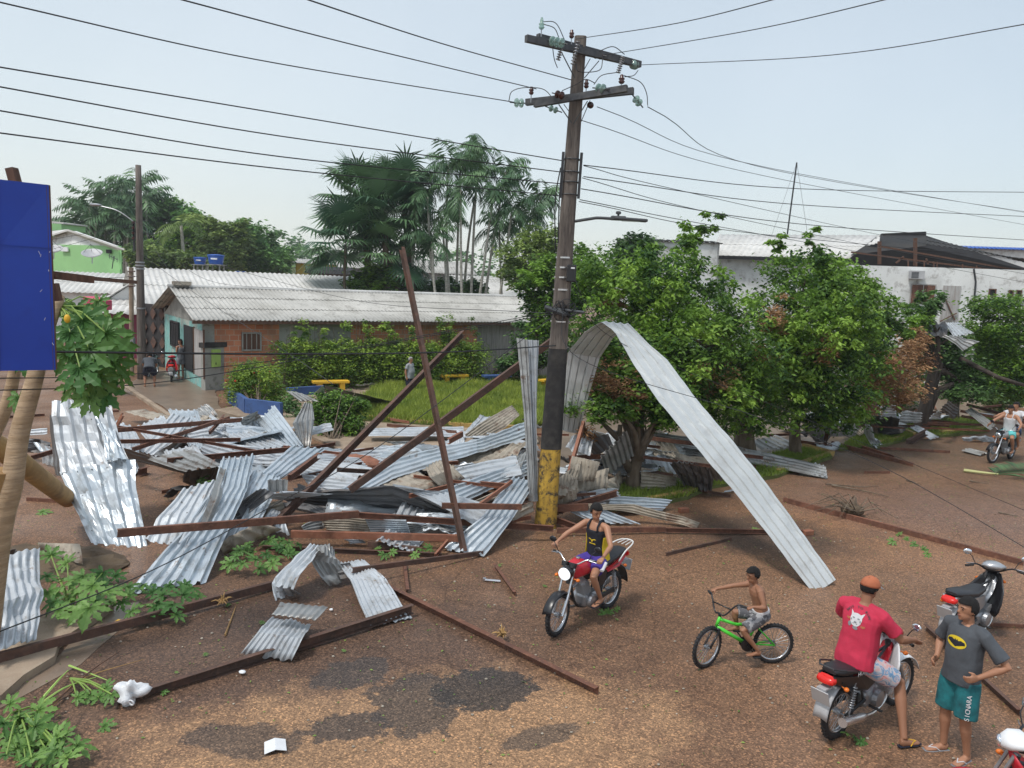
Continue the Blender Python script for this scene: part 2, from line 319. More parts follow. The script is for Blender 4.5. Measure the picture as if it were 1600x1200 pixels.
# grass: lawn and planter beds
leafmat('grass_blades',(.14,.22,.035),(.46,.52,.09),.7,.3)
def grass(name,poly,n,h,w,z=0.,label=None,tl=(0,1),kind='stuff',prof=None):
    P=np.array([[p.x,p.y] for p in [G(x,y,z) for x,y in poly]]); lo=P.min(0); hi=P.max(0); pts=[]
    while len(pts)<n:
        c=lo+(hi-lo)*nrs.rand(4000,2); ins=np.zeros(len(c),bool); j=len(P)-1
        for i in range(len(P)):
            k=((P[i,1]>c[:,1])!=(P[j,1]>c[:,1]))&(c[:,0]<(P[j,0]-P[i,0])*(c[:,1]-P[i,1])/(P[j,1]-P[i,1]+1e-9)+P[i,0]); ins^=k; j=i
        pts+=list(c[ins])
    p=np.array(pts[:n]); a=nrs.rand(n)*2*PI; cl=np.array([mnoise.noise(V((x*.9,y*.9,3)))+.5*mnoise.noise(V((x*3,y*3,9))) for x,y in p])
    hh=h*(.5+.7*nrs.rand(n))*(1+.55*cl); lean=(nrs.rand(n,2)-.5)*hh[:,None]*1.1
    zz=z+(prof(p) if prof else 0)
    d=np.stack([np.cos(a),np.sin(a)],1)*w/2
    v=np.zeros((n,3,3)); v[:,0,:2]=p-d; v[:,1,:2]=p+d; v[:,2,:2]=p+lean; v[:,0,2]=zz-.01; v[:,1,2]=zz-.01; v[:,2,2]=zz+hh
    t=np.clip(.45+.5*cl+.3*(nrs.rand(n)-.5),0,1)*(tl[1]-tl[0])+tl[0]
    o=fastmesh(name,v.reshape(-1,3),3,t,'grass_blades',(0,0,0)); return tag(o,kind=kind)
mat('turf',(.10,.12,.03),.95,0,.3,2,c2=(.10,.12,.03),bump=.6)
lawn=[(560,655),(545,640),(590,604),(700,596),(870,592),(930,600),(900,650),(820,668),(700,664)]
slab('lawn_ground',lawn,-.05,.12,'turf')
grass('grass',lawn,60000,.26,.05,.12)
kerb([(540,643),(562,657),(640,664),(720,670),(820,675)],.2,.2,'kerb_yellow')
beds=[([(925,795),(990,745),(1090,728),(1150,738),(1075,775),(1000,790)],6000),([(1105,760),(1140,722),(1255,700),(1300,712),(1215,742)],8000),([(1310,700),(1340,680),(1400,672),(1428,682),(1370,697)],5000),([(1400,672),(1440,655),(1530,650),(1560,655),(1545,672),(1470,680)],4000)]
for pl,n in beds:
    slab('planting_bed',pl,-.05,.09,'turf',jit=.03); grass('grass',pl,n,.11,.035,.09,tl=(0,.55))
    kerb(pl[-3:]+pl[:1] if pl is beds[0][0] else pl[-3:],.14,.15,'kerb_yellow')
# ================================================================ SHEET METAL AND STEEL
def sheet(rows,m='zinc_new',ribs=5,kind='trap',d=.035,dent=.02,label=None,group=None,name='roofing_sheet',smooth=False,cat='roofing sheet',seed=0,tear=.0,curl=0.,cuts=None):
    """a long ribbed roofing sheet: rows = pairs of edge points along its length; ribs run lengthwise"""
    P=[(T(a),T(b)) for a,b in rows]; out=[]; d=d*1.25 if kind=='trap' else d
    if kind=='trap': prof=[(0,0),(.18,0),(.30,1),(.55,1),(.67,0)]
    elif kind=='sine': prof=[(k/6,.5+.5*math.sin(2*PI*k/6)) for k in range(6)]
    else: prof=[(0,0),(.5,0),(.56,1),(.64,1),(.70,0)]
    us=[(i+u)/ribs for i in range(ribs) for u,h in prof]+[1.]; hs=[h for i in range(ribs) for u,h in prof]+[prof[0][1]]
    segs=[]
    for i in range(len(P)-1):
        L=max((P[i+1][0]-P[i][0]).length,(P[i+1][1]-P[i][1]).length); n=max(3,min(26,int(L/.15)))
        for k in range(n+(1 if i==len(P)-2 else 0)): segs.append((i,k/n))
    def row(i,f):
        a=P[i][0].lerp(P[i+1][0],f); b=P[i][1].lerp(P[i+1][1],f); 
        w0=(P[i][1]-P[i][0]); w1=(P[i+1][1]-P[i+1][0]); l=((P[i+1][0]+P[i+1][1])-(P[i][0]+P[i][1]))
        return a,b,l.normalized()
    nseg=len(segs)
    for q,(i,f) in enumerate(segs):
        a,b,l=row(i,f); wv=(b-a); n=wv.cross(l)
        n=n.normalized() if n.length>1e-5 else V((0,0,1))
        if n.z<0: n=-n
        r=[]
        for u,h in zip(us,hs):
            p=a+wv*u; s=V((p.x*1.3+seed*7.1,p.y*1.3,p.z*1.3+seed))
            k=mnoise.noise(s)*dent+mnoise.noise(s*3.1)*dent*.5+(.22-abs(mnoise.noise(s*2.1+V((9,2,4)))))*dent*1.3
            e=1.
            if (q==0 or q==nseg-1) and tear: 
                p=p+l*(mnoise.noise(V((u*9+seed,q,seed)))*tear)
            hh=h*d*(1-.35*abs(mnoise.noise(s*1.7+V((5,5,5)))))
            r.append(p+n*(hh+k+curl*math.sin(u*PI)))
        out.append(r)
    b=MB(); b.grid(out); o=b.build(name,m,solid=.004,smooth=R(25) if kind=='sine' else False)
    tag(o,label or 'loose ribbed roofing sheet lying in the storm debris',cat,group or 'roofing sheets torn off by the storm'); return o
NEW,WHT,DUL,DRK,OLD='zinc_new','zinc_white','zinc_dull','zinc_dark','old_tile'
def S(rows,m,ribs,kind,label,**k): return sheet(rows,m,ribs,kind,label=label,seed=len(col.objects)%97,**k)
# --- left group
S([((80,626,14.2),(172,622,14.2)),((86,690,13.9),(188,690,13.9)),((95,742,13.55),(206,728,13.6))],WHT,5,'trap','tall bright sheet standing beside the papaya trunks, its upper half dented',d=.05,dent=.07)
S([((94,738,13.6),(212,718,13.6)),((112,786,13.2),(214,765,13.3)),((152,868,12.6),(236,886,12.5))],NEW,5,'trap','lower half of the tall standing sheet left, creased and flared to the ground',d=.055,dent=.05)
S([((128,618,14.4),(164,624,14.3)),((162,682,13.8),(188,700,13.7)),((166,722,13.5),(200,718,13.4))],NEW,2,'trap','narrow folded flap against the tall standing sheet by the papaya leaves',d=.05,dent=.06)
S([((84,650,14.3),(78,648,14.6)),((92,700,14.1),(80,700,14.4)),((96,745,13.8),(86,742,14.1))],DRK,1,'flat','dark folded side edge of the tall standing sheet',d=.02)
S([((170,655,.5),(208,668,.45)),((172,690,.5),(219,688,.4)),((188,724,.3),(216,716,.25))],WHT,4,'trap','white sheet half hidden behind the tall standing sheet under thin rusty bars',d=.04)
S([((198,724,.12),(214,722,.12)),((205,742,.05),(220,738,.05))],WHT,2,'trap','small white torn offcut on the street right of the tall standing sheet',d=.03,tear=.1)
S([((16,674,.5),(16,682,.4)),((74,669,.6),(74,678,.5))],WHT,2,'trap','thin white strip seen left between the papaya trunks',d=.03)
S([((20,684,.5),(20,706,.2)),((60,686,.6),(62,708,.25)),((80,692,.5),(84,706,.3))],DRK,2,'trap','dark curled sheet in shade behind the papaya trunks',curl=.1)
S([((52,690,.5),(82,700,.5)),((64,708,.3),(84,715,.25)),((66,724,.05),(84,728,.05))],NEW,2,'trap','small blue and white curled piece right of the papaya trunk',d=.03)
S([((193,644,.3),(255,661,.25)),((226,640,.35),(300,660,.3)),((262,645,.35),(330,662,.3))][:2],OLD,6,'sine','flat grey tile sheet at the back left of the pile on the yard',d=.03)
S([((262,640,.55),(309,643,.55)),((280,670,.45),(320,672,.45)),((300,706,.3),(333,708,.3))],NEW,5,'trap','blue grey ribbed sheet at the top left of the pile under three crossing bars')
S([((268,647,.75),(300,656,.7)),((243,676,.5),(275,690,.45)),((218,706,.15),(244,714,.12))],WHT,4,'trap','white bent sheet slanting down left under the crossing bars',d=.04)
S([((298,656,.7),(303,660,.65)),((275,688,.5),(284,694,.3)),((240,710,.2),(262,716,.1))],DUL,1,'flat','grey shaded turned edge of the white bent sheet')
S([((256,706,.6),(306,695,.7)),((262,718,.5),(318,712,.6))],WHT,5,'trap','short white upright piece in the middle left pile behind a long rusty bar')
S([((315,650,.25),(336,648,.25)),((350,700,.25),(392,704,.25))],OLD,3,'sine','narrow grey tile strip left of the big white ribbed sheet')
S([((326,650,.4),(330,647,.4)),((386,704,.3),(394,702,.3))],WHT,1,'flat','thin white edge strip beside the grey tile strip')
S([((334,670,.55),(378,668,.6)),((370,690,.5),(420,684,.5)),((400,703,.4),(456,699,.4))],WHT,6,'trap','big white ribbed sheet in the middle of the left pile',d=.045)
S([((380,654,.9),(388,672,.5)),((403,642,.95),(414,655,.6))],DUL,4,'sine','brown grey crumpled curl of sheet in front of the blue planter',dent=.08,curl=.08)
S([((404,662,.6),(429,633,1.1)),((422,682,.5),(452,664,.75)),((444,702,.3),(474,697,.35))],NEW,5,'trap','leaning pale sheet whose tip points up beside the round bush',d=.045)
S([((476,631,1.2),(488,632,1.2)),((457,662,.85),(491,655,.9)),((471,696,.3),(485,698,.3))],DUL,4,'trap','grey narrow sheet standing on edge between two bushes',d=.04)
S([((455,698,1.0),(509,702,.9)),((404,742,.8),(462,735,.75)),((352,780,.6),(412,765,.55))],NEW,5,'trap','smooth pale blue sheet crossing the pile diagonally towards the street',d=.03)
S([((190,698,1.0),(190,716,.6)),((240,716,.85),(246,730,.6)),((292,729,.7),(290,741,.5))],DRK,2,'flat','long dark twisted band between the tall sheet and the pile',d=.02)
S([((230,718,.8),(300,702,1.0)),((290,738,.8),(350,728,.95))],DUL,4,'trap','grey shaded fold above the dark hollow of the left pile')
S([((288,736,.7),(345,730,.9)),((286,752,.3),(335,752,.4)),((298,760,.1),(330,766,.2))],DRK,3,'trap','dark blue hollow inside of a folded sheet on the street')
S([((345,719,1.05),(398,714,1.0)),((334,762,.9),(386,765,.85)),((276,842,.45),(352,838,.45)),((196,929,.03),(322,909,.03))],NEW,6,'trap','wide blue ribbed sheet whose jagged lower end lies on the street by the papaya leaves',d=.05,dent=.05,tear=.12)
S([((284,766,.85),(340,750,1.0)),((248,803,.62),(318,795,.72)),((226,846,.33),(290,852,.42))],WHT,5,'trap','creased white sheet left of the wide blue ribbed sheet',d=.035,dent=.05)
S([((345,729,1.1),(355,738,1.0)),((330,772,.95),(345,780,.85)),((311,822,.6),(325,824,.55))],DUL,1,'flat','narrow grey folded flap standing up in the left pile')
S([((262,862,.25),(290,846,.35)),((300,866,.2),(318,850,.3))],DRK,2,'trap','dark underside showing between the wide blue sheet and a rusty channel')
S([((400,768,.9),(430,772,.8)),((378,785,.7),(392,800,.5)),((352,815,.35),(356,835,.2))],DRK,4,'sine','dark arched underside of a sheet left of the long grey underside',curl=.12,dent=.05)
S([((418,750,.95),(450,750,.95)),((420,769,.7),(449,770,.7))],DUL,3,'trap','small grey ribbed end standing on the diagonal blue sheet')
S([((396,775,.75),(450,768,.8)),((442,782,.55),(520,772,.6))],WHT,2,'flat','white glossy strip along the rim of the long grey underside')
S([((402,790,.5),(410,806,.3)),((440,782,.6),(446,796,.4))],'old_tile',2,'sine','small beige crumpled tile under the white glossy strip',dent=.06)
S([((424,795,.45),(440,800,.4)),((400,826,.2),(452,838,.05))],WHT,4,'sine','crumpled silver offcut above the green papaya leaves',dent=.1,tear=.1)
S([((340,850,.3),(400,815,.5)),((352,868,.05),(440,826,.25))],OLD,4,'sine','old tile strip slanting beside the lower end of the wide blue sheet',dent=.04)
# --- middle group
S([((573,670,.35),(576,681,.25)),((650,668,.35),(652,681,.25)),((724,667,.35),(725,682,.2))],WHT,3,'trap','long white sheet lying at the edge of the lawn behind the crossed beams')
S([((503,708,.4),(505,718,.3)),((580,700,.4),(582,716,.25)),((664,693,.4),(650,712,.25))],WHT,3,'trap','long pale sheet on the paving between the slanted beams',d=.03)
S([((600,690,.3),(625,698,.2)),((640,691,.35),(660,694,.25))],DUL,3,'sine','short grey end poking out on the paving behind the pale sheet')
S([((488,719,.5),(467,742,.35)),((540,725,.45),(500,755,.3)),((588,733,.4),(520,766,.2))],WHT,6,'trap','light ribbed sheet lying flat left of the middle slanted beam')
S([((828,656,1.1),(832,681,.95)),((745,688,1.0),(745,708,.85)),((690,698,.9),(695,722,.75)),((617,717,.8),(614,748,.6)),((532,764,.55),(560,775,.4))],NEW,4,'trap','very long pale blue sheet running from the power pole across the pile',d=.035)
S([((800,634,.9),(812,650,.8)),((760,655,.8),(790,668,.6)),((725,680,.6),(748,690,.4))],OLD,6,'sine','beige corrugated sheet leaning towards the lawn behind the long blue sheet')
S([((750,648,.5),(768,652,.4)),((728,672,.3),(745,680,.2))],WHT,2,'flat','white flipped scrap at the right edge of the lawn',dent=.06)
S([((594,757,.5),(652,737,.65)),((640,772,.5),(690,760,.55))],OLD,5,'sine','flat beige tile between the two crossing beams',d=.02)
S([((665,733,.75),(696,718,.85)),((672,748,.75),(708,732,.8)),((690,766,.5),(726,748,.6))],OLD,6,'sine','curved beige corrugated tile behind the tall crossing beam',curl=.05)
S([((760,700,.8),(828,690,.9)),((712,722,.6),(790,730,.7))],OLD,7,'sine','broad beige crumpled tile below the very long pale blue sheet',dent=.07)
S([((790,716,.8),(826,706,.85)),((760,740,.6),(812,738,.7))],DUL,5,'sine','grey torn tile left of the power pole',dent=.08)
S([((740,700,.4),(790,690,.5)),((730,712,.3),(760,718,.3))],DRK,2,'flat','black sheet painting the shade in the gap under the very long pale blue sheet')  # dark sheet added where the gap is only in shade
S([((824,718,.8),(826,742,.6)),((740,748,.65),(765,766,.5)),((664,776,.5),(705,794,.35))],NEW,4,'trap','second pale blue sheet pointing at the yellow foot of the power pole',d=.04)
S([((443,776,14.6),(446,781,14.8)),((529,766,14.4),(529,794,14.9)),((613,759,14.2),(613,804,14.9)),((662,779,14.3),(665,811,14.8)),((708,804,14.6),(712,813,14.8))],DRK,4,'trap','long dark grey sheet seen from below in the centre of the pile',d=.05,dent=.03)  # shade of the downward face is put into the dark colour
S([((613,758,1.02),(618,760,1.1)),((664,778,.8),(700,770,.75)),((745,822,.35),(797,799,.45))],WHT,4,'trap','white triangle of sheet folded over the right end of the dark underside',d=.03)
S([((800,746,.95),(838,752,.9)),((752,808,.5),(800,812,.45)),((690,858,.03),(756,870,.02))],NEW,5,'trap','blue sheet with its lower end on the street left of the power pole',d=.045)
S([((751,821,.3),(754,826,.25)),((800,800,.5),(806,812,.35)),((833,783,.7),(834,800,.45))],OLD,2,'sine','grey brown strip propped against the foot of the power pole')
S([((728,788,.45),(740,792,.4)),((782,764,.75),(795,772,.65))],OLD,3,'sine','curled beige strip over the blue sheets left of the pole')
S([((498,808,.35),(512,830,.12)),((545,808,.4),(548,832,.12)),((580,812,.35),(594,834,.1))],OLD,6,'sine','old striped tile under the long dark underside',dent=.05)
S([((570,811,.4),(580,834,.12)),((634,815,.4),(640,833,.12))],NEW,6,'trap','short blue piece under the long dark underside beside the old striped tile')
S([((636,817,.3),(640,832,.15)),((680,822,.3),(682,838,.1)),((716,826,.25),(714,838,.08))],DUL,5,'sine','crumpled black and silver scrap under a rusty channel in the centre',dent=.12)
S([((473,822,.3),(478,830,.2)),((500,810,.35),(505,826,.15))],DUL,3,'sine','small crumpled grey scrap left of the old striped tile',dent=.1)
S([((535,840,.12),(548,850,.05)),((566,842,.12),(572,848,.05))],WHT,3,'sine','small white end under the orange brown channel',tear=.06)
S([((632,842,.14),(634,852,.05)),((658,842,.14),(655,854,.05))],WHT,1,'flat','tiny white flat scrap beside green leaves')
S([((470,742,.45),(492,772,.3)),((540,748,.5),(560,778,.35)),((604,752,.45),(596,786,.3))],WHT,5,'trap','white sheet under the feet of both slanted beams')
S([((396,735,.85),(442,750,.75)),((362,795,.55),(412,805,.45)),((330,852,.2),(378,862,.05))],NEW,5,'trap','blue sheet sloping to the street right of the wide blue ribbed sheet')
S([((700,736,.65),(714,762,.45)),((752,722,.75),(768,752,.55)),((806,712,.85),(816,742,.7))],WHT,4,'trap','white sheet wedged between the two long pale blue sheets')
S([((212,668,.35),(256,650,.45)),((232,690,.3),(272,672,.4)),((248,706,.2),(292,690,.3))],WHT,5,'trap','white ribbed sheet at the left rear under the rusty crossing bars')
S([((898,772,.35),(892,796,.15)),((930,766,.4),(928,792,.2)),((966,762,.35),(968,786,.15))],WHT,4,'trap','bright scrap of sheet on the soil between pole foot and forked trunk',dent=.08)
S([((430,700,.55),(470,720,.45)),((490,712,.5),(520,730,.4)),((560,716,.35),(575,732,.25))],WHT,5,'trap','white sheet end reaching the paving behind the diagonal blue sheet')
# --- street foreground
S([((484,850,.55),(500,852,.6)),((445,888,.35),(478,890,.5)),((423,914,.2),(458,922,.25)),((430,938,.02),(470,928,.02))],WHT,3,'trap','crumpled bright sheet left of the tin piece on the street',d=.035,dent=.05)
S([((494,850,.6),(522,858,.5)),((490,880,.45),(535,885,.3)),((512,915,.05),(547,898,.1))],DUL,5,'sine','badly crushed grey sheet joined beside the crumpled bright sheet',dent=.16)
S([((520,884,.2),(532,905,.12)),((545,880,.25),(556,900,.15))],DRK,2,'flat','dark sheet painting the shade in the hole of the crushed grey sheet',curl=.08)  # dark curl stands in for the shade inside the crushed sheet
S([((527,881,.25),(569,876,.28)),((547,908,.18),(604,905,.18)),((566,952,.10),(628,946,.10)),((577,980,.02),(644,966,.02))],WHT,8,'sine','silver corrugated sheet lying flat on the street under a dark bar',d=.025,dent=.03,tear=.05)
S([((438,941,.42),(512,952,.35)),((424,962,.38),(492,972,.30))],DUL,7,'sine','folded back top of the dented sheet on the street',d=.02,dent=.05)
S([((426,962,.10),(488,974,.12)),((404,988,.28),(474,998,.25)),((376,1022,.03),(457,1033,.02))],WHT,9,'sine','dented silver sheet lying alone on the street in front',d=.025,dent=.06,tear=.05)
S([((-30,880,.9),(62,857,.85)),((-20,950,.7),(64,925,.5)),((-20,1020,.35),(56,1000,.25))],WHT,7,'sine','silver corrugated sheet at the far left edge beside the papaya leaves',d=.035,dent=.08)
S([((60,848,.3),(126,850,.35)),((64,862,.1),(130,882,.15))],OLD,5,'sine','old brown tile behind the green papaya leaves on the left')
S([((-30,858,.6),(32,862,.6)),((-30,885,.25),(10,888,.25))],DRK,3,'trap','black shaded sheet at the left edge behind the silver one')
# --- arch over the tree and the pair beside the pole
ar=[((876,672,17.3),(905,678,17.3)),((880,612,17.2),(918,625,17.1)),((888,550,17.0),(937,560,16.9)),((912,520,16.3),(958,528,16.2)),((940,503,15.6),(984,508,15.7)),((962,520,15.2),(1010,535,15.5)),((985,560,14.9),(1042,562,15.2)),((1022,618,14.2),(1090,625,14.6)),((1080,690,13.6),(1145,690,13.9)),((1150,772,13.0),(1205,765,13.3)),((1272,929,12.0),(1306,906,12.25))]
o=S(ar,'zinc_new',4,'rib','very long sheet arching over the broken tree and down to the street',d=.035,dent=.02); MATS['zinc_arch']=mat('zinc_arch',(.60,.62,.62),.45,.35,.08,.6,c2=(.54,.56,.56),dirt=(.42,.42,.41),stretch=(1,1,.3)); o.data.materials[0]=MATS['zinc_arch']
S([((807,528,15.2),(824,531,15.1)),((818,640,14.9),(830,640,14.85)),((826,782,14.4),(836,784,14.4))],DUL,2,'trap','tall grey sheet standing upright just left of the power pole',d=.03)
S([((820,531,15.25),(842,532,15.25)),((826,640,14.95),(838,640,15.0)),((832,783,14.5),(839,783,14.6))],WHT,3,'trap','tall white sheet standing upright between the grey one and the power pole',d=.04)
# --- right of the pole
S([((876,745,.9),(905,722,1.0)),((870,775,.6),(902,760,.7)),((872,808,.1),(892,790,.2))],OLD,6,'sine','crumpled beige sheet slumped against the right side of the power pole',dent=.15)
S([((893,712,1.1),(938,722,1.1)),((890,752,.6),(928,752,.7))],OLD,7,'sine','upright beige corrugated sheet behind a short rusty channel right of the pole',dent=.06)
S([((895,680,1.4),(930,672,1.5)),((884,700,1.1),(922,712,1.0))],WHT,3,'trap','white bent scrap tangled in dry branches right of the pole',dent=.12)
S([((938,716,1.0),(980,673,1.6)),((950,745,.5),(990,712,.9))],'zinc_dull',6,'trap','blue grey sheet leaning behind the forked trunk of the broken tree',d=.05)
S([((905,690,1.2),(950,678,1.5)),((930,712,.9),(960,700,1.2))],DRK,3,'trap','dark sheet behind the dry twigs near the forked trunk')
S([((940,768,.3),(968,735,.5)),((955,772,.1),(972,755,.2))],OLD,5,'sine','beige crumpled tile at the left side of the forked trunk',dent=.1)
S([((898,745,.7),(950,732,.8)),((905,770,.4),(948,765,.4))],OLD,6,'sine','twisted corrugated sheet between the pole and the forked trunk',dent=.12)
S([((1000,730,.6),(1000,764,.12)),((1030,736,.5),(1030,764,.1)),((1058,744,.4),(1056,762,.1))],OLD,6,'sine','brown striped tile lying right of the forked trunk',dent=.06)
S([((1003,712,.8),(1045,712,.8)),((1005,722,.7),(1058,738,.5))],WHT,4,'trap','light scrap above the brown striped tile',dent=.1,tear=.1)
S([((1010,700,1.0),(1030,706,.9)),((1040,712,.8),(1065,722,.7))],OLD,5,'sine','rumpled beige tile near the trunk top right',dent=.12)
S([((1045,722,.9),(1110,728,.8)),((1060,745,.5),(1115,752,.4)),((1068,760,.2),(1112,768,.08))],DRK,5,'trap','dark grey torn sheet hanging over the yellow kerb',dent=.08,tear=.15)
S([((1052,710,.95),(1062,722,.85)),((1090,714,.95),(1100,722,.85)),((1130,722,.8),(1132,736,.6))],OLD,5,'sine','wavy beige sheet edge above the dark grey torn sheet',dent=.12,tear=.1)
S([((1058,722,.9),(1135,730,.8)),((1075,748,.3),(1140,752,.3))],DUL,10,'trap','grey ribbed panel standing behind the dark grey torn sheet')
S([((1022,676,.9),(1022,690,.7)),((1090,684,.8),(1090,702,.5)),((1170,702,.4),(1165,722,.2)),((1290,730,.15),(1293,748,.02))],DUL,4,'trap','long grey sheet passing behind the arch to the kerb on the right',d=.04)
S([((1272,724,.16),(1290,729,.16)),((1270,742,.06),(1293,747,.03))],WHT,3,'trap','bright turned end of the long grey sheet by the yellow kerb',d=.03)
S([((1025,694,.5),(1025,708,.3)),((1100,704,.4),(1105,716,.2))],DUL,3,'trap','second grey sheet below the long one behind the arch')
S([((955,776,.35),(948,795,.2)),((1000,778,.25),(990,798,.12)),((1050,782,.2),(1036,797,.05))],NEW,4,'trap','blue ribbed sheet lying on the soil in front of the forked trunk',d=.035)
S([((917,787,.4),(919,796,.3)),((990,790,.35),(978,800,.25)),((1042,801,.25),(1036,812,.1)),((1094,816,.1),(1088,827,.02))],OLD,3,'sine','narrow beige sheet bending down to the street behind the first rider',dent=.05)
S([((884,797,.25),(940,794,.3)),((930,818,.05),(1002,819,.03))],NEW,5,'trap','blue and white sheet directly behind the first rider')
S([((875,776,.4),(915,766,.5)),((880,796,.2),(930,786,.25))],DRK,3,'trap','dark sheet right of the yellow pole foot')
# --- far right
S([((1170,690,.3),(1215,680,.35)),((1190,702,.1),(1262,702,.05))],DUL,5,'trap','flat dull sheet behind the short bare trunk')
S([((1250,668,.8),(1305,662,.9)),((1265,680,.4),(1302,676,.5)),((1275,692,.05),(1292,692,.05))],WHT,8,'sine','white corrugated sheet leaning right of the short bare trunk',d=.03)
S([((1352,660,.9),(1362,668,.8)),((1348,680,.4),(1368,688,.4)),((1368,701,.03),(1382,694,.03))],WHT,4,'sine','small white bent sheet by the second kerb end',dent=.06)
S([((1338,646,.9),(1406,654,.9)),((1345,664,.3),(1402,672,.3))],DRK,2,'flat','dark flat plate leaning behind the thin brown trunk')
S([((1375,655,.8),(1388,634,1.3)),((1402,655,.7),(1400,634,1.3))],WHT,5,'sine','white corrugated sheet standing behind the dark flat plate')
S([((1400,640,.9),(1400,620,1.5)),((1435,640,.9),(1438,616,1.5))],OLD,6,'sine','brown striped sheet standing left of the leaning trunk')
S([((1402,660,.7),(1412,642,1.0)),((1438,660,.6),(1438,645,.9))],DUL,4,'trap','grey ribbed sheet left of the leaning dark trunk',dent=.07)
S([((1420,668,.4),(1432,664,.5)),((1452,688,.05),(1466,684,.05))],WHT,3,'sine','small white strip at the foot of the leaning dark trunk',dent=.05,tear=.08)
S([((1452,655,.8),(1466,640,1.1)),((1468,655,.6),(1470,645,.8))],WHT,4,'sine','white scrap between the two dark trunks',dent=.07)
S([((1508,643,.9),(1518,637,1.0)),((1548,672,.5),(1556,664,.6))],DUL,3,'trap','grey narrow sheet pointing at the far motorcycle')
S([((1470,640,1.2),(1482,626,1.5)),((1492,656,.6),(1500,640,.9))],DRK,4,'sine','dark crumpled sheet against the second dark trunk',dent=.1)
S([((1506,685,.15),(1508,690,.03)),((1530,683,.2),(1532,688,.03)),((1552,684,.15),(1554,689,.03))],WHT,5,'sine','long low crumpled white scrap left of the far motorcycle',dent=.1,d=.06)
S([((1502,704,.06),(1516,701,.06)),((1532,712,.03),(1545,708,.03))],DUL,3,'trap','flat dull sheet on the street left of the far motorcycle wheel')
S([((1180,755,.02),(1160,762,.02)),((1150,766,.05),(1128,770,.04))],WHT,2,'flat','small white offcut under the arching sheet')
S([((1310,668,.5),(1322,652,.7)),((1335,680,.2),(1345,662,.5))],DUL,4,'trap','dull ribbed scrap left of the thin brown trunk',dent=.05)
# roof scraps caught in the tree on the right
S([((1428,524,27.5),(1438,505,27.5)),((1415,526,27.),(1428,520,27.))],WHT,2,'sine','white strip of roofing caught in the broken tree on the right',dent=.1)
S([((1436,506,27.5),(1478,505,28.2)),((1440,520,26.8),(1482,528,27.2))],DRK,4,'trap','dark upturned roofing caught in the broken tree on the right',dent=.1)
S([((1476,505,28.2),(1497,505,28.6)),((1490,526,27.),(1522,521,27.4))],WHT,6,'trap','white ribbed roofing draped over the broken tree on the right')
S([((1472,526,27.),(1500,530,27.)),((1505,548,26.6),(1530,535,26.8))],DUL,4,'trap','grey hanging roofing below the white draped piece in the broken tree',dent=.08)
# --- pieces in the square
S([((448,612,1.2),(478,617,1.2)),((470,628,1.0),(500,628,1.1))],DUL,4,'sine','grey curved scrap on top of the bush in front of the left yellow bench',curl=.05)
S([((505,602,1.5),(508,618,1.0)),((490,616,1.1),(514,626,.9))],WHT,3,'sine','white torn scrap on the bush below the left yellow bench',dent=.05)
S([((508,602,1.4),(510,625,.7)),((560,615,.9),(558,631,.4)),((614,628,.35),(606,631,.2))],DRK,2,'flat','dark triangular plate leaning over the lawn by the small bush')
S([((556,602,.3),(590,598,.3)),((560,604,.2),(590,601,.2))],WHT,3,'sine','thin white sheet lying at the back of the lawn by the hedge')
# small unsorted scraps filling the pile: look-alikes sharing one label per kind
def filler(n,poly,mats,label,zr,sz,seed):
    r=random.Random(seed); P=[G(x,y) for x,y in poly]; lo=V((min(p.x for p in P),min(p.y for p in P))); hi=V((max(p.x for p in P),max(p.y for p in P))); k=0
    def ins(x,y):
        c=False;j=len(P)-1
        for i in range(len(P)):
            if (P[i].y>y)!=(P[j].y>y) and x<(P[j].x-P[i].x)*(y-P[i].y)/(P[j].y-P[i].y)+P[i].x: c=not c
            j=i
        return c
    while k<n:
        x=r.uniform(lo.x,hi.x); y=r.uniform(lo.y,hi.y)
        if not ins(x,y): continue
        k+=1; a=r.uniform(0,PI); L=r.uniform(*sz); w=r.uniform(.25,.6); z=r.uniform(*zr); u=V((math.cos(a),math.sin(a),r.uniform(-.25,.25))); v=V((-math.sin(a),math.cos(a),r.uniform(-.5,.5))).normalized()
        c=V((x,y,z)); rows=[(c-u*L/2-v*w/2,c-u*L/2+v*w/2),(c+V((0,0,r.uniform(-.06,.12)))-v*w/2,c+v*w/2),(c+u*L/2-v*w/2,c+u*L/2+v*w/2)]
        for A,B in rows:
            A.z=max(A.z,.03); B.z=max(B.z,.03)
        sheet(rows,r.choice(mats),r.choice([3,4,5]),r.choice(['sine','trap','sine']),dent=.12,tear=.08,label=label,group=label,seed=k+seed*50,cat='metal scrap',name='metal_scrap')
filler(20,[(200,700),(340,650),(450,690),(560,760),(720,830),(680,845),(420,845),(300,820)],[OLD,DUL,DRK,WHT],'crumpled metal scrap wedged between the sheets of the left pile',(.08,.3),(.5,1.3),3)
filler(20,[(560,740),(700,700),(830,640),(840,790),(730,840)],[OLD,OLD,DUL,DRK],'crumpled metal scrap wedged in the pile just left of the power pole',(.08,.5),(.5,1.2),4)
filler(22,[(880,700),(1010,690),(1130,720),(1060,765),(960,770),(890,800)],[OLD,OLD,DUL,DRK],'crumpled metal scrap around the forked trunk right of the pole',(.1,.5),(.5,1.2),5)
filler(22,[(1180,690),(1330,655),(1500,640),(1560,655),(1440,680),(1300,705)],[OLD,DUL,DRK,WHT],'crumpled metal scrap strewn under the trees on the right',(.05,.35),(.5,1.3),6)
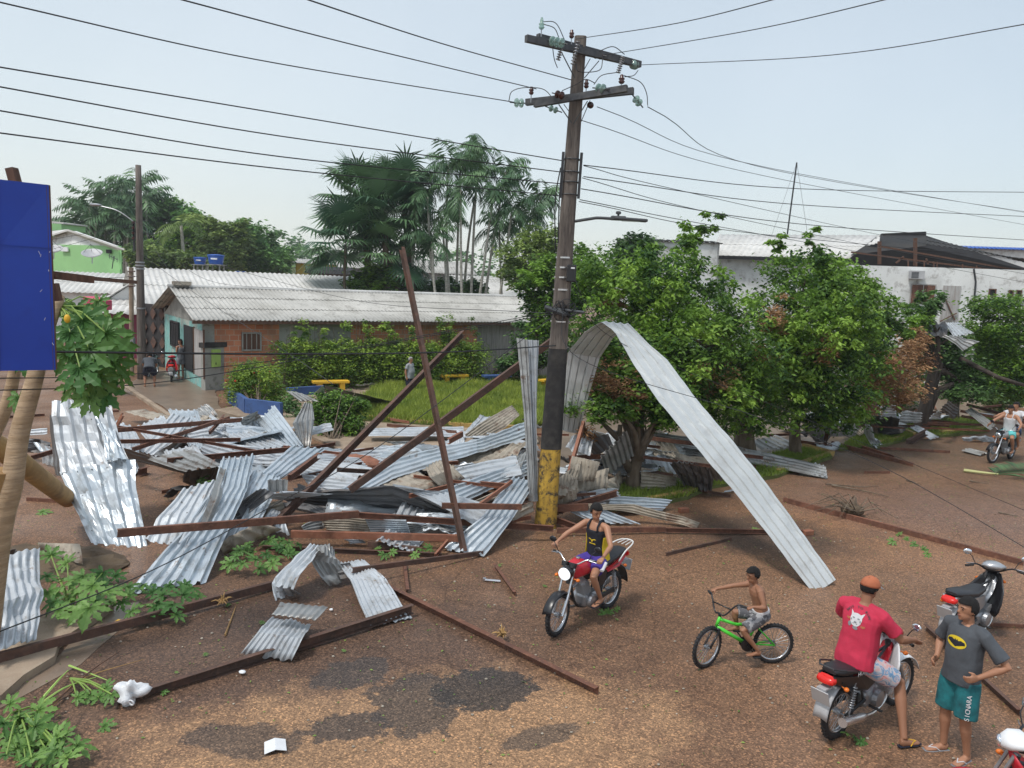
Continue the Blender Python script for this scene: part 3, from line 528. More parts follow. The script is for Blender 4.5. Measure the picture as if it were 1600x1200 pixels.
# ---------------------------------------------------------------- steel channels and bars
def bar(a,b,w=.09,m='rusty_steel',label=None,sec='c',up=(0,0,1),bend=None,name='steel_channel',group='steel channels fallen from the roof frame',flip=1,cat='steel bar'):
    mb=MB(); A=T(a);B=T(b); pts=[A]+([T(p) for p in bend] if bend else [])+[B]
    for p,q in zip(pts[:-1],pts[1:]):
        if sec=='c': mb.channel(p,q,w*.55,w,.006,V(up),flip)
        elif sec=='r': mb.tube([p,q],w/2,8)
        else: mb.beam(p,q,w,w*(.45 if sec=='f' else 1),V(up))
    return tag(mb.build(name,m),label,cat,group)
Bn=[
 ((628,388,15.5),(725,862,.05),.13,'dark_steel','tall dark beam rising highest through the middle of the pile'),
 ((724,520,20.5),(415,835,.15),.15,'dark_steel','long slanted beam with bolts crossing behind the tallest beam'),
 ((866,530,16.6),(546,766,.7),.14,'dark_steel','slanted beam running from the power pole down to the left'),
 ((183,833,.75),(560,803,.55),.12,'rusty_steel','long rusty channel lying over the tall left sheets'),
 ((262,720,.9),(455,702,.75),.11,'rusty_steel','rusty bar across the middle of the left pile'),
 ((183,672,.9),(378,656,.8),.11,'rusty_steel','rusty bar highest of the bars crossing the left pile'),
 ((180,690,.85),(376,687,.8),.09,'rusty_steel','straight thin bar below the highest crossing bar'),
 ((205,703,.75),(358,653,.85),.09,'rusty_steel','thin bar rising right over the crossing bars'),
 ((184,667,.9),(400,705,.7),.07,'rusty_steel','thin rusty rod falling right across the crossing bars'),
 ((178,674,.7),(192,648,1.2),.09,'fresh_steel','short broken stub sticking up at the left end of the crossing bars'),
 ((50,715,.5),(84,705,.5),.10,'rusty_steel','short dark red bar left of the tall standing sheet'),
 ((42,780,.03),(106,784,.03),.08,'rusty_steel','short bar on the ground left of the tall sheet'),
 ((218,738,.1),(232,734,.1),.16,'rusty_steel','short thick stub on the street inside the left pile'),
 ((252,769,.03),(290,763,.03),.08,'rusty_steel','single short bar in the dark hollow of the left pile'),
 ((452,747,.9),(498,712,.9),.13,'rusty_steel','thick reddish channel under the smooth diagonal blue sheet'),
 ((690,790,.75),(815,792,.7),.10,'rusty_steel','short level channel crossing behind the foot of the tallest beam'),
 ((534,803,.5),(865,826,.25),.11,'rusty_steel','long channel along the lower rim of the dark underside'),
 ((455,834,.22),(724,841,.22),.12,'fresh_steel','orange brown channel in the front of the middle pile'),
 ((410,856,.04),(690,868,.04),.09,'dark_steel','dark channel lying on the street in front of the middle pile'),
 ((550,891,.28),(754,864,.06),.08,'dark_steel','dark bar touching the silver corrugated sheet and the tallest beam'),
 ((606,921,.05),(932,1083,.03),.14,'rusty_steel','long flat beam lying alone on the street towards the viewer'),
 ((632,882,.04),(637,925,.03),.09,'rusty_steel','short bar joining the lone street beam at its far end'),
 ((185,1098,.04),(645,951,.12),.13,'dark_steel','long dark bolted beam in the front left from the white bag'),
 ((-20,1032,.16),(440,910,.08),.115,'dark_steel','long dark beam beside the broken pavement at the left'),
 ((772,884,.04),(804,929,.03),.09,'rusty_steel','short loose bar in the open street'),
 ((1225,781,.05),(1600,880,.04),.12,'rusty_steel','very long red channel across the street on the right'),
 ((1330,808,.06),(1440,836,.05),.10,'fresh_steel','short orange channel lying beside the very long red one'),
 ((870,829,.12),(1040,827,.08),.10,'rusty_steel','red channel behind the first rider'),
 ((1040,828,.08),(1272,832,.05),.09,'rusty_steel','red channel running from behind the rider under the arch'),
 ((1040,866,.03),(1142,842,.03),.06,'dark_steel','thin dark bar on the street right of the first rider'),
 ((870,798,.3),(965,770,.5),.13,'rusty_steel','thick red channel rising right of the yellow pole foot'),
 ((868,794,.35),(918,792,.35),.14,'rusty_steel','short thick red channel touching the yellow pole foot'),
 ((868,812,.15),(900,824,.05),.13,'rusty_steel','stubby red channel lying at the pole foot on the right'),
 ((888,716,.9),(960,712,.9),.11,'rusty_steel','level red channel left of the forked trunk'),
 ((912,660,1.7),(886,750,.6),.12,'fresh_steel','upright brown post leaning between pole and forked trunk'),
 ((910,752,.3),(948,758,.3),.10,'rusty_steel','short red bar in the crumpled tiles left of the forked trunk'),
 ((1005,714,.9),(1110,728,.85),.07,'rusty_steel','thin bar over the wavy sheets right of the forked trunk'),
 ((1010,684,.9),(1090,694,.8),.10,'rusty_steel','dark red bar on top of the long grey sheet behind the arch'),
 ((1005,696,.8),(1032,699,.8),.07,'rusty_steel','short bar behind the fork of the trunk'),
 ((1295,664,1.1),(1289,692,.1),.18,'rusty_steel','short wide red plate right of the white corrugated sheet'),
 ((1250,690,.2),(1300,698,.1),.10,'rusty_steel','low red bar right of the short bare trunk'),
 ((1300,692,.1),(1428,727,.04),.12,'rusty_steel','long red channel pointing out into the street from the trees'),
 ((1320,690,.1),(1396,714,.06),.10,'fresh_steel','second red channel beside the long one from the trees'),
 ((1375,700,.06),(1484,706,.04),.08,'rusty_steel','straight red bar lying across the street under the right trees'),
 ((1418,692,.05),(1448,675,.35),.2,'dark_steel','short wide brown plank at the foot of the leaning trunk'),
 ((1350,738,.03),(1390,738,.03),.07,'rusty_steel','small lone bar in the middle of the right street'),
 ((1450,661,.5),(1540,664,.4),.08,'rusty_steel','long grey red bar right of the leaning trunk'),
 ((1500,642,.8),(1600,660,.5),.10,'rusty_steel','upper red bar behind the far motorcycle'),
 ((1510,632,.9),(1600,656,.6),.10,'dark_steel','dark long bar reaching the right edge above the far motorcycle'),
 ((1502,650,.5),(1600,668,.3),.09,'rusty_steel','lower red bar behind the far motorcycle'),
 ((1445,980,.04),(1592,1115,.04),.10,'dark_steel','dark beam running behind the standing man'),
 ((1540,975,.03),(1600,978,.03),.05,'rusty_steel','thin red bar beside the black scooter'),
 ((640,775,.75),(700,760,.75),.08,'fresh_steel','short brown piece between the white triangle and the beige tile'),
 ((748,790,.7),(800,752,.95),.07,'fresh_steel','orange sliver of wood above the blue sheets left of the pole'),
 ((740,824,.12),(830,808,.25),.07,'fresh_steel','orange splintered bar left of the yellow pole foot'),
 ((575,850,.1),(660,860,.05),.1,'dark_steel','dark channel piece hidden beside the green leaves'),
 ((680,868,.08),(700,845,.2),.07,'fresh_steel','orange splinter at the end of the dark street channel'),
 ((605,664,.3),(720,676,.3),.09,'rusty_steel','rusty bar along the edge of the lawn'),
 ((640,660,.2),(610,655,.2),.08,'fresh_steel','short orange wood piece by the lawn corner'),
 ((700,690,.7),(722,678,.8),.14,'fresh_steel','thick orange bar end beyond the very long pale blue sheet'),
 ((0,652,.04),(70,648,.04),.07,'rusty_steel','thin bar on the street behind the papaya trunks'),
 ((165,643,.04),(186,642,.04),.06,'rusty_steel','tiny bar on the street behind the tall sheet'),
]
for i,(a,b,w_,m_,l_) in enumerate(Bn): bar(a,b,w_,m_,l_,flip=-1 if i%2 else 1)
def barfill(n,poly,label,seed,zr=(.1,.7)):
    r=random.Random(seed); P=[G(x,y) for x,y in poly]
    for i in range(n):
        a=r.choice(P).lerp(r.choice(P),r.random()).lerp(r.choice(P),r.random()*.6); ang=r.uniform(-.5,.6)+(0 if r.random()<.7 else 1.2); L=r.uniform(.8,2.4); u=V((math.cos(ang),math.sin(ang),r.uniform(-.12,.12)))
        z=r.uniform(*zr); A=V((a.x,a.y,z)); B=A+u*L; B.z=max(B.z,.04)
        bar(A,B,r.choice([.06,.08,.09]),r.choice(['rusty_steel','rusty_steel','fresh_steel','dark_steel']),label,group=label)
barfill(9,[(210,700),(420,690),(560,790),(400,830)],'short rusty bar tangled in the left pile',21)
barfill(10,[(600,760),(830,680),(820,800),(700,830)],'short rusty bar tangled left of the power pole',22)
barfill(10,[(890,720),(1000,700),(1120,740),(1000,770)],'short rusty bar tangled around the forked trunk',23)
barfill(16,[(1200,690),(1400,650),(1560,645),(1440,680)],'short rusty bar tangled under the right trees',24,(.06,.5))
def bigfill(n,poly,label,zr,seed,ang):
    r=random.Random(seed); P=[G(x,y) for x,y in poly]
    for k in range(n):
        q=[r.random() for _ in P]; t=sum(q); c=sum((p*(w_/t) for p,w_ in zip(P,q)),V((0,0,0))); c=c.lerp(r.choice(P),r.random()*.6)
        a=r.uniform(*ang)+(PI/2 if r.random()<.3 else 0); L=r.uniform(1.4,3.2); w=r.uniform(.5,1.0); sl=r.uniform(-.22,.22); z=r.uniform(*zr); u=V((math.cos(a),math.sin(a),sl)); v=V((-math.sin(a),math.cos(a),r.uniform(-.35,.45))).normalized(); c.z=z
        rows=[]
        for f in (-.5,-.12,.2,.5):
            p=c+u*L*f+V((0,0,r.uniform(-.10,.12))); A=p-v*w/2; B=p+v*w/2; A.z=max(A.z,.03); B.z=max(B.z,.03); rows.append((A,B))
        sheet(rows,r.choice([NEW,WHT,NEW,OLD,DUL,WHT,NEW,WHT]),r.choice([4,5,6]),r.choice(['trap','trap','sine']),dent=.07,tear=.05,label=label,group=label,seed=k+seed*31)
bigfill(21,[(230,690),(330,660),(470,700),(560,740),(430,745),(330,735)],'ribbed sheet buried among the larger ones of the left pile',(.10,.45),31,(-.2,.9))
bigfill(15,[(500,720),(640,705),(830,690),(830,770),(740,770),(580,745)],'ribbed sheet buried among the larger ones left of the power pole',(.10,.38),32,(-.1,.7))
bigfill(12,[(890,700),(1000,700),(1090,720),(1060,750),(900,790)],'ribbed sheet buried in the heap around the forked trunk',(.12,.55),33,(-.5,.5))
bigfill(7,[(480,812),(720,812),(740,838),(520,838)],'ribbed sheet piece under the front channels of the middle pile',(.06,.22),34,(-.2,.2))
bigfill(9,[(1190,690),(1300,665),(1420,650),(1480,655),(1340,690)],'ribbed sheet strewn under the trees on the right',(.12,.6),35,(-.4,.6))
# ================================================================ POLES AND WIRES
def leaning(a,b,r0_,r1_,n=12,seg=14):
    return [a.lerp(b,i/seg) for i in range(seg+1)],[r0_+(r1_-r0_)*i/seg for i in range(seg+1)]
pb=G(852,822); pt=W(907,58,pb.y+.15); PX=lambda x,y:W(x,y,pb.y+.1)
pole=thing('power_pole','tall weathered wooden power pole with a yellow painted foot beside the debris pile','power pole',pb)
yl=G(856,700).z
def onpole(y):
    for k in range(200):
        p=pb.lerp(pt,k/200); v=p-V((0,0,CAMZ)); 
        if 600-FPX*v.dot(cU)/v.dot(cF)<=y: return p
    return pt
def polerad(z): return .215-.105*(z/9.2)
def seg(z0,z1,m,name,dr=0.,parent=pole,cl=14):
    d=(pt-pb)/(pt.z-pb.z); mb=MB(); n=max(2,int((z1-z0)/.25)); rows=[]
    pts=[pb+d*(z0+(z1-z0)*i/n) for i in range(n+1)]
    # roughly squared tapering section with softened corners
    for p,i in zip(pts,range(n+1)):
        r=polerad(p.z)+dr; row=[]
        for k in range(cl*2+1):
            a=2*PI*k/(cl*2); c=abs(math.cos(a))**.55*(1 if math.cos(a)>=0 else -1); s_=abs(math.sin(a))**.55*(1 if math.sin(a)>=0 else -1)
            w_=1+.03*mnoise.noise(V((k*.9,p.z*1.2,1))); row.append(p+V((c*r*w_,s_*r*w_,0)))
        rows.append(row)
    mb.grid(rows); mb.add([rows[-1][k] for k in range(cl*2)],[tuple(range(cl*2))]); return mb.build(name,m,parent,smooth=R(40))
z_y=onpole(700).z; z_t=onpole(545).z
seg(0,z_y,'pole_paint','painted_foot'); seg(z_y+.004,z_t,'tar_black','tarred_section',.006); seg(z_t+.004,pt.z,'wood_pole','shaft')
def cross(y,xl,yl_,xr,yr_,Yl,Yr,sz=.115,off=0.):
    mb=MB(); A=W(xl,yl_,Yl);B=W(xr,yr_,Yr); mb.beam(A,B,sz*.8,sz); return A,B,mb
A1,B1,mb=cross(0,822,60,985,97,pb.y-.75,pb.y+.5); c1=mb.build('crossarm','crossarm_wood',pole)
A1b,B1b,mb=cross(0,840,58,1000,101,pb.y-.45,pb.y+.85); c1b=mb.build('crossarm','crossarm_wood',pole)
A2,B2,mb=cross(0,822,160,990,142,pb.y+.4,pb.y-.35); c2=mb.build('crossarm','crossarm_wood',pole)
A2b,B2b,mb=cross(0,835,163,980,138,pb.y+.15,pb.y-.65); mb.build('crossarm','crossarm_wood',pole)
for (x0,y0,x1,y1,dy) in [(878,83,898,122,-.2),(936,95,913,122,-.12),(922,92,912,110,.1),(873,163,893,192,-.2),(881,163,892,178,.1),(922,157,908,190,.1),(918,158,896,194,-.25)]:
    mb=MB(); mb.beam(W(x0,y0,pb.y+dy),W(x1,y1,pb.y+dy*.8),.03,.012); mb.build('brace','dark_metal',pole)
def discs(a,d,m,n=2,r=.085,sp=.105,name='strain_insulator'):
    mb=MB(); d=d.normalized(); p=a
    for i in range(n):
        mb.lathe(p+d*(sp*i),[(.018,-.03),(.03,-.02),(r*.55,-.005),(r,.012),(r*.96,.03),(r*.5,.035),(.02,.05),(.02,.07)],14,d)
    mb2=MB(); mb2.tube([a-d*.12,a+d*(sp*n+.06)],.012,6); o=mb.build(name,m,pole,smooth=True); mb2.build('metal_pin','dark_metal',o); return o
def dpx(x0,y0,x1,y1,dy=0): return W(x1,y1,pb.y+dy)-W(x0,y0,pb.y)
discs(W(862,64,pb.y-.6),dpx(0,0,26,10,-.5),'glass_insulator',3)
discs(W(989,101,pb.y+.7),dpx(0,0,20,3,.2),'glass_insulator',2)
discs(W(930,85,pb.y+.2),dpx(0,0,16,4,-.3),'porcelain',2,.075)
discs(W(816,161,pb.y+.35),dpx(20,0,0,-2,-.1),'glass_insulator',2)
discs(W(934,138,pb.y-.4),dpx(0,0,14,0,-.4),'glass_insulator',2)
discs(W(870,147,pb.y-.2),dpx(0,0,14,6,-.4),'porcelain',2,.07)
discs(W(993,154,pb.y-.3),dpx(0,0,14,9,.1),'glass_insulator',2,.075)
discs(W(860,169,pb.y),dpx(0,0,14,7,-.2),'glass_insulator',2,.06)
discs(W(922,164,pb.y),dpx(0,0,14,3,.2),'porcelain',2,.06)
def pin(x,y,m,h=.17,r=.055,Y=None,stem=.14):
    Y=Y or pb.y; mb=MB(); p=W(x,y,Y); mb.lathe(p,[(.02,0),(r*.7,.01),(r,.04),(r*.6,.055),(r*.9,.075),(r*.9,.095),(r*.5,.11),(r*.6,.14),(r*.3,h)],12); o=mb.build('pin_insulator',m,pole,smooth=True)
    s=MB(); s.tube([p-V((0,0,stem)),p+V((0,0,.02))],.01,6); s.build('metal_pin','grey_metal',o)
pin(846,46,'glass_insulator',.2,.055,pb.y-.55,.12); pin(893,60,'porcelain',.15,.05,pb.y-.1,.2); pin(830,148,'porcelain',.14,.05,pb.y+.2); pin(971,131,'porcelain',.16,.06,pb.y-.5); pin(916,138,'porcelain',.14,.05,pb.y-.1)
for (x0,y0,x1,y1) in [(880,66,872,93),(903,66,895,100),(973,90,966,113)]:
    mb=MB(); a=W(x0,y0,pb.y-.35);b=W(x1,y1,pb.y-.35); n=7
    for i in range(n+1): mb.lathe(a.lerp(b,i/n),[(.018,-.012),(.045,-.004),(.045,.004),(.018,.012)],10,b-a)
    mb.tube([a,b],.018,6); mb.build('surge_arrester','grey_metal',pole,smooth=True)
def jumper(pts,r=.008,name='jumper_wire'):
    mb=MB(); mb.tube(curve([W(x,y,pb.y+dy) for x,y,dy in pts]),r,5); mb.build(name,'cable_black',pole)
def curve(P,n=8):
    P=[P[0]*2-P[1]]+P+[P[-1]*2-P[-2]]; o=[]
    for i in range(1,len(P)-2):
        for k in range(n):
            t=k/n; a,b,c,d=P[i-1],P[i],P[i+1],P[i+2]
            o.append(.5*((2*b)+(c-a)*t+(2*a-5*b+4*c-d)*t*t+(3*b-a-3*c+d)*t**3))
    return o+[P[-2]]
jumper([(846,34,-.5),(868,36,-.5),(882,62,-.4)]); jumper([(850,38,-.5),(866,44,-.5),(873,58,-.45)]); jumper([(936,80,-.1),(958,73,0),(976,85,.1)]); jumper([(942,92,-.2),(936,110,-.3),(905,112,-.4),(900,100,-.3)])
jumper([(878,142,-.2),(900,132,-.3),(915,124,-.3),(930,130,-.3)]); jumper([(928,132,-.3),(940,118,-.3),(965,113,-.3)]); jumper([(975,118,-.2),(1000,128,-.2),(1010,145,-.1),(1012,165,-.1)]); jumper([(997,110,.3),(990,118,.1),(976,120,-.1)])
jumper([(795,158,.3),(800,143,.3),(820,137,.3),(850,140,.2),(868,160,0)]); jumper([(863,70,-.4),(866,92,-.4),(871,106,-.4)])
jumper([(876,262,-.2),(869,300,-.2),(867,340,-.2),(868,390,-.15)],.012); jumper([(880,265,-.2),(874,310,-.25),(872,380,-.2)],.012)
# clamps, secondary rack, fuse box, straps
for y in (250,268,286,306):
    p=onpole(y); mb=MB(); mb.ring(p-V((0,0,.02)),(0,0,1),polerad(p.z)+.02,.012,20,6); mb.build('wire_clamp','cable_grey',pole)
rack=MB(); p0,p1=onpole(312),onpole(243)
for sx in (-1,1): rack.beam(p0+V((sx*.17,-.12,0)),p1+V((sx*.17,-.12,0)),.05,.05)
rack.build('secondary_rack','dark_metal',pole)
for y in (405,421,436,455,505):
    p=onpole(y); mb=MB(); mb.tube([p,p+V((0,0,.03))],polerad(p.z)*1.12,20); mb.build('metal_strap','bright_metal',pole)
p=onpole(430); bx=MB(); bx.box(p+V((.13,-.26,0)),(.18,.13,.32),0,.02); bo=bx.build('connection_box','black_paint',pole)
bl=MB(); bl.box(p+V((.15,-.332,.10)),(.07,.01,.03)); bl.build('data_plate','white_plastic',bo)
tg=MB(); p=onpole(487)
for i in range(26):
    a=rng.uniform(0,6.28); q=p+V((rng.uniform(-.28,.25),-.22+rng.uniform(-.06,.04),rng.uniform(-.12,.12)))
    tg.ring(q,(rng.uniform(-1,1),rng.uniform(-1,1),rng.uniform(-1,1)),rng.uniform(.05,.13),.008,12,4)
tg.build('cable_tangle','cable_black',pole)
mb=MB(); mb.tube([p+V((-.1,-.25,.02)),p+V((.42,-.3,-.02))],.03,8); mb.tube([p+V((-.32,-.28,.05)),p+V((.1,-.28,-.08))],.05,8); mb.build('splice_case','cable_grey',pole)
# street lamp on the pole
lp=thing('street_lamp','slim grey street lamp on a bent arm fixed to the power pole','street lamp',onpole(348)+V((.16,-.1,0)))
a0=onpole(348)+V((.14,-.1,0)); mb=MB(); mb.tube(curve([a0,W(922,342,pb.y),W(935,340.5,pb.y),W(960,342,pb.y)]),.028,8); mb.build('arm','cable_grey',lp)
mb=MB(); mb.box((W(965,342,pb.y)+W(1003,344,pb.y))/2+V((.02,0,0)),(.62,.2,.055),Matrix.Rotation(R(2),3,'Y'),.02); hd=mb.build('lamp_head','cable_grey',lp)
mb=MB(); mb.box(W(966,341,pb.y),(.28,.16,.08),0,.02); mb.build('driver_housing','cable_grey',hd)
mb=MB(); mb.lathe(W(966,338.5,pb.y),[(.02,0),(.02,.04),(.05,.05),(.05,.09),(.03,.1)],10); mb.build('photocell','cable_grey',hd)
mb=MB(); mb.box(W(987,345.5,pb.y),(.36,.13,.012)); mb.build('lens','grey_metal',hd)
# wires
def wire(pts,r,label,m='cable_black',name='power_line',cat='wire',group='overhead wires'):
    P=[W(*p) for p in pts]; mb=MB(); mb.tube(curve(P,10),r*.72,5); o=mb.build(name,m); return tag(o,label,cat,group)
Y=pb.y
Wi=[([(-60,-10,8),(400,93,11.5),(805,160,Y+.3)],.012,'upper left wire ending at the lower crossarm left insulators'),
([(240,-12,8),(560,72,11.5),(838,139,Y+.2)],.012,'wire from the top left to the left pin of the lower crossarm'),
([(440,-14,8),(690,68,11.5),(893,125,Y)],.012,'topmost left wire meeting the pole between both crossarms'),
([(-60,95,9),(440,178,12),(878,251,Y-.25)],.013,'highest of four parallel left wires reaching the pole rack'),
([(-60,125,9),(440,213,12),(878,269,Y-.25)],.013,'second of four parallel left wires reaching the pole rack'),
([(-60,163,9),(440,245,12),(875,287,Y-.25)],.013,'third of four parallel left wires reaching the pole rack'),
([(-60,200,9),(440,264,12),(875,306,Y-.25)],.013,'lowest of four parallel left wires reaching the pole rack'),
([(900,61,Y),(1060,36,11),(1260,-14,8)],.009,'wire from the pole top to the upper edge right of centre'),
([(945,86,Y),(1180,46,11),(1440,-14,8)],.009,'wire from the upper crossarm rising to the top right'),
([(1001,101.5,Y+.9),(1300,86,12),(1660,28,9)],.009,'wire from the right end insulator of the upper crossarm to the right edge'),
([(1012,167,Y),(1220,268,24),(1660,340,40)],.012,'wire sagging right from the right end of the lower crossarm'),
([(933,167,Y),(1200,262,24),(1660,342,40)],.011,'wire sagging right from under the lower crossarm'),
([(902,186,Y),(1200,276,24),(1660,362,40)],.011,'thin wire leaving the pole just below the lower crossarm to the right'),
([(912,258,Y-.2),(1250,295,20),(1660,301,26)],.013,'nearly level wire from the rack to the right edge'),
([(912,259,Y-.2),(1060,297,19),(1400,372,32),(1660,420,40)],.011,'wire descending from the rack over the trees'),
([(912,276,Y-.2),(1250,320,20),(1660,341,28)],.013,'second nearly level wire from the rack to the right edge'),
([(910,278,Y-.2),(1100,330,20),(1400,392,32),(1660,438,40)],.011,'second wire descending from the rack over the trees'),
([(908,295,Y-.2),(1250,350,20),(1660,379,28)],.013,'third nearly level wire from the rack to the right edge'),
([(906,312,Y-.2),(1100,350,20),(1400,404,32),(1660,452,40)],.012,'lowest wire descending from the rack over the trees'),
([(905,315,Y-.2),(1180,365,20),(1660,409,28)],.011,'lowest rack wire passing in front of the dark warehouse roof'),
([(-60,548,6.5),(440,553,9),(700,550,12),(868,540,Y-.25)],.016,'thick black cable crossing level in front of the blue board'),
([(-60,592,7.5),(200,585,10),(480,556,13),(868,486,Y-.25)],.009,'thin cable rising from the left edge to the cable tangle'),
([(-60,612,7.5),(260,596,10),(560,545,13),(866,490,Y-.25)],.009,'second thin cable rising from the left edge to the cable tangle'),
([(-60,1010,6.2),(240,890,9),(430,788,11.5),(600,692,13),(862,496,Y-.25)],.010,'loose cable hanging diagonally over the left pile'),
([(878,470,Y-.2),(905,560,13.5),(1180,650,12.5),(1390,735,12),(1660,890,10)],.008,'fallen thin wire running low over the street to the right edge'),
([(890,440,Y-.2),(960,530,15),(1200,630,16),(1420,722,17.5),(1660,822,15)],.008,'second fallen wire low over the street farther back'),
([(895,410,Y-.2),(905,455,Y-.3),(935,505,Y-.2)],.008,'slack wire from the pole straps to the top of the arch'),
([(218,395,32),(300,455,29),(440,545,20),(520,600,16)],.010,'slack drop wire crossing the old house roof'),
([(222,390,32),(330,412,30),(560,470,26),(868,490,Y)],.010,'drop wire from the far pole over the tiled roof'),
([(0,435,20),(120,436,24),(215,432,32)],.012,'wire behind the blue board towards the far pole'),
([(222,343,32),(160,368,30),(60,395,28)],.010,'service wire left of the far pole'),
([(222,346,32),(160,360,30),(60,378,28)],.010,'second service wire left of the far pole'),
([(224,348,32),(240,385,31),(262,420,30)],.012,'service wire bundle falling right from the far pole'),
([(224,344,32),(236,366,31),(320,436,30),(460,452,28)],.009,'service wire reaching the long roof from the far pole')]
for pts,r,l in Wi: wire(pts,r,l)
# far pole
fb=G(222,594); fp=thing('power_pole','dark distant power pole beside the black gate of the turquoise house','power pole',fb)
ft=W(216,258,fb.y); mb=MB(); n=10; mb.tube([fb.lerp(ft,i/n) for i in range(n+1)],[.19-.008*i for i in range(n+1)],10); mb.build('shaft','wood_pole',fp,smooth=True)
for y in (408,413,418,480):
    p=fb.lerp(ft,(594-y)/336); mb=MB(); mb.tube([p,p+V((0,0,.06))],.185,12); mb.build('metal_strap','grey_metal',fp)
mb=MB(); 
for y0,y1 in ((345,392),(350,372)): mb.beam(W(209,y0,fb.y-.3),W(210,y1,fb.y-.3),.07,.1)
mb.build('secondary_rack','dark_metal',fp)
for k,y in enumerate((348,356,364,372)): 
    mb=MB(); mb.lathe(W(208,y,fb.y-.4),[(.03,-.05),(.07,-.03),(.04,0),(.07,.03),(.03,.05)],8); mb.build('spool_insulator','porcelain',fp)
fl=thing('street_lamp','small old street lamp on a curved arm of the distant pole','street lamp',W(214,345,fb.y)); mb=MB(); mb.tube(curve([W(214,350,fb.y),W(185,330,fb.y),W(158,322,fb.y)]),.022,6); mb.build('arm','grey_metal',fl); mb=MB(); mb.ell(W(149,320,fb.y),(.26,.09,.06)); mb.build('lamp_head','grey_metal',fl)
p2=G(206,588); p2t=W(205,418,p2.y); mb=MB(); mb.tube([p2,p2t],.10,8); q=thing('meter_post','thin grey service post just left of the distant power pole','post',p2); mb.build('post','concrete',q)
for y in (424,432,447):
    mb=MB(); mb.tube([W(200,y,p2.y-.1),W(211,y,p2.y-.1)],.03,6); mb.build('spool_insulator','porcelain',q)
mb=MB(); mb.box(W(205,535,p2.y-.1),(.3,.2,.4),0,.03); mb.build('meter_box','grey_metal',q)
# ================================================================ BUILDINGS
def wallpt(x,y,P0,u):
    """where the view ray meets the vertical plane through P0 along u -> (distance along u, height)"""
    d=ray(x,y); o=V((0,0,CAMZ)); n=V((-u.y,u.x,0)); t=(P0-o).dot(n)/d.dot(n); p=o+d*t; return (p-V((P0.x,P0.y,0))).dot(u),p.z
def wrect(mb,P0,u,r,off=0.,th=.06,px=True,cham=0):
    """box lying on a wall plane; r = pixel rectangle (x0,y0,x1,y1) or (s0,z0,s1,z1)"""
    if px:
        s0,z1=wallpt(r[0],(r[1]),P0,u); s1,_=wallpt(r[2],r[1],P0,u); _,z0=wallpt((r[0]+r[2])/2,r[3],P0,u)
    else: s0,z0,s1,z1=r
    n=V((u.y,-u.x,0)); c=V((P0.x,P0.y,0))+u*((s0+s1)/2)+n*(off); c.z=(z0+z1)/2
    M=Matrix((u,V((-u.y,u.x,0)),V((0,0,1)))).transposed(); mb.box(c,(abs(s1-s0),th,abs(z1-z0)),M); return s0,s1,z0,z1
def brickmat(name,ang,c1,c2,mort,sc=(.22,.11),dirt=(.1,.08,.06)):
    m,t,b=nt(name); L=t.links; tc=N(t,'ShaderNodeTexCoord'); mp=N(t,'ShaderNodeMapping'); mp.inputs['Rotation'].default_value=(0,0,-ang); L.new(tc.outputs['Object'],mp.inputs[0])
    s=N(t,'ShaderNodeSeparateXYZ'); L.new(mp.outputs[0],s.inputs[0]); c=N(t,'ShaderNodeCombineXYZ'); L.new(s.outputs[0],c.inputs[0]); L.new(s.outputs[2],c.inputs[1])
    br=N(t,'ShaderNodeTexBrick'); L.new(c.outputs[0],br.inputs[0]); br.inputs['Color1'].default_value=c1+(1,); br.inputs['Color2'].default_value=c2+(1,); br.inputs['Mortar'].default_value=mort+(1,)
    br.inputs['Scale'].default_value=1; br.inputs['Brick Width'].default_value=sc[0]; br.inputs['Row Height'].default_value=sc[1]; br.inputs['Mortar Size'].default_value=.012; br.inputs['Bias'].default_value=0
    n=N(t,'ShaderNodeTexNoise',_Scale=1.5,_Detail=8); L.new(tc.outputs['Object'],n.inputs[0]); o=mixc(t,ramp(t,n.outputs[0],[(.45,0.),(.75,.8)]),br.outputs[0],dirt)
    L.new(o,b.inputs['Base Color']); b.inputs['Roughness'].default_value=.9; bp=N(t,'ShaderNodeBump',_Strength=.6,_Distance=.02); L.new(br.outputs['Fac'],bp.inputs['Height']); bp.invert=True; L.new(bp.outputs[0],b.inputs['Normal']); MATS[name]=m
HC=V((-12.25,30.2,0)); HU=V((.822,.570,0)).normalized(); HV=V((-HU.y,HU.x,0)); HA=math.atan2(HU.y,HU.x)
brickmat('clay_block',HA,(.62,.26,.14),(.48,.17,.085),(.50,.40,.31),(.34,.22),(.30,.18,.12))
mat('turquoise_paint',(.22,.47,.44),.85,0,.12,1.5,c2=(.42,.47,.42),amt=(.5,.6),dirt=(.12,.17,.15),bump=.2)
mat('grey_render',(.33,.33,.30),.9,0,.15,1.2,c2=(.24,.24,.22),dirt=(.13,.13,.11),bump=.3)
mat('boards_grey',(.30,.29,.27),.85,0,.25,3,c2=(.19,.18,.165),stretch=(6,6,.4),bump=.3)
mat('roof_tile_grey',(.47,.46,.43),.85,.0,.12,.8,c2=(.36,.35,.32),dirt=(.22,.21,.19),bump=.2)
mat('roof_tile_pale',(.62,.61,.585),.8,.0,.08,.8,c2=(.52,.51,.48),dirt=(.38,.36,.34),bump=.2)
mat('roof_dark',(.018,.018,.019),.85,.1,.3,.8,c2=(.035,.03,.025),dirt=(.012,.012,.012),bump=.2)
mat('white_wall',(.70,.71,.70),.85,0,.07,.7,c2=(.46,.46,.45),amt=(.5,.7),dirt=(.25,.23,.21),bump=.2)
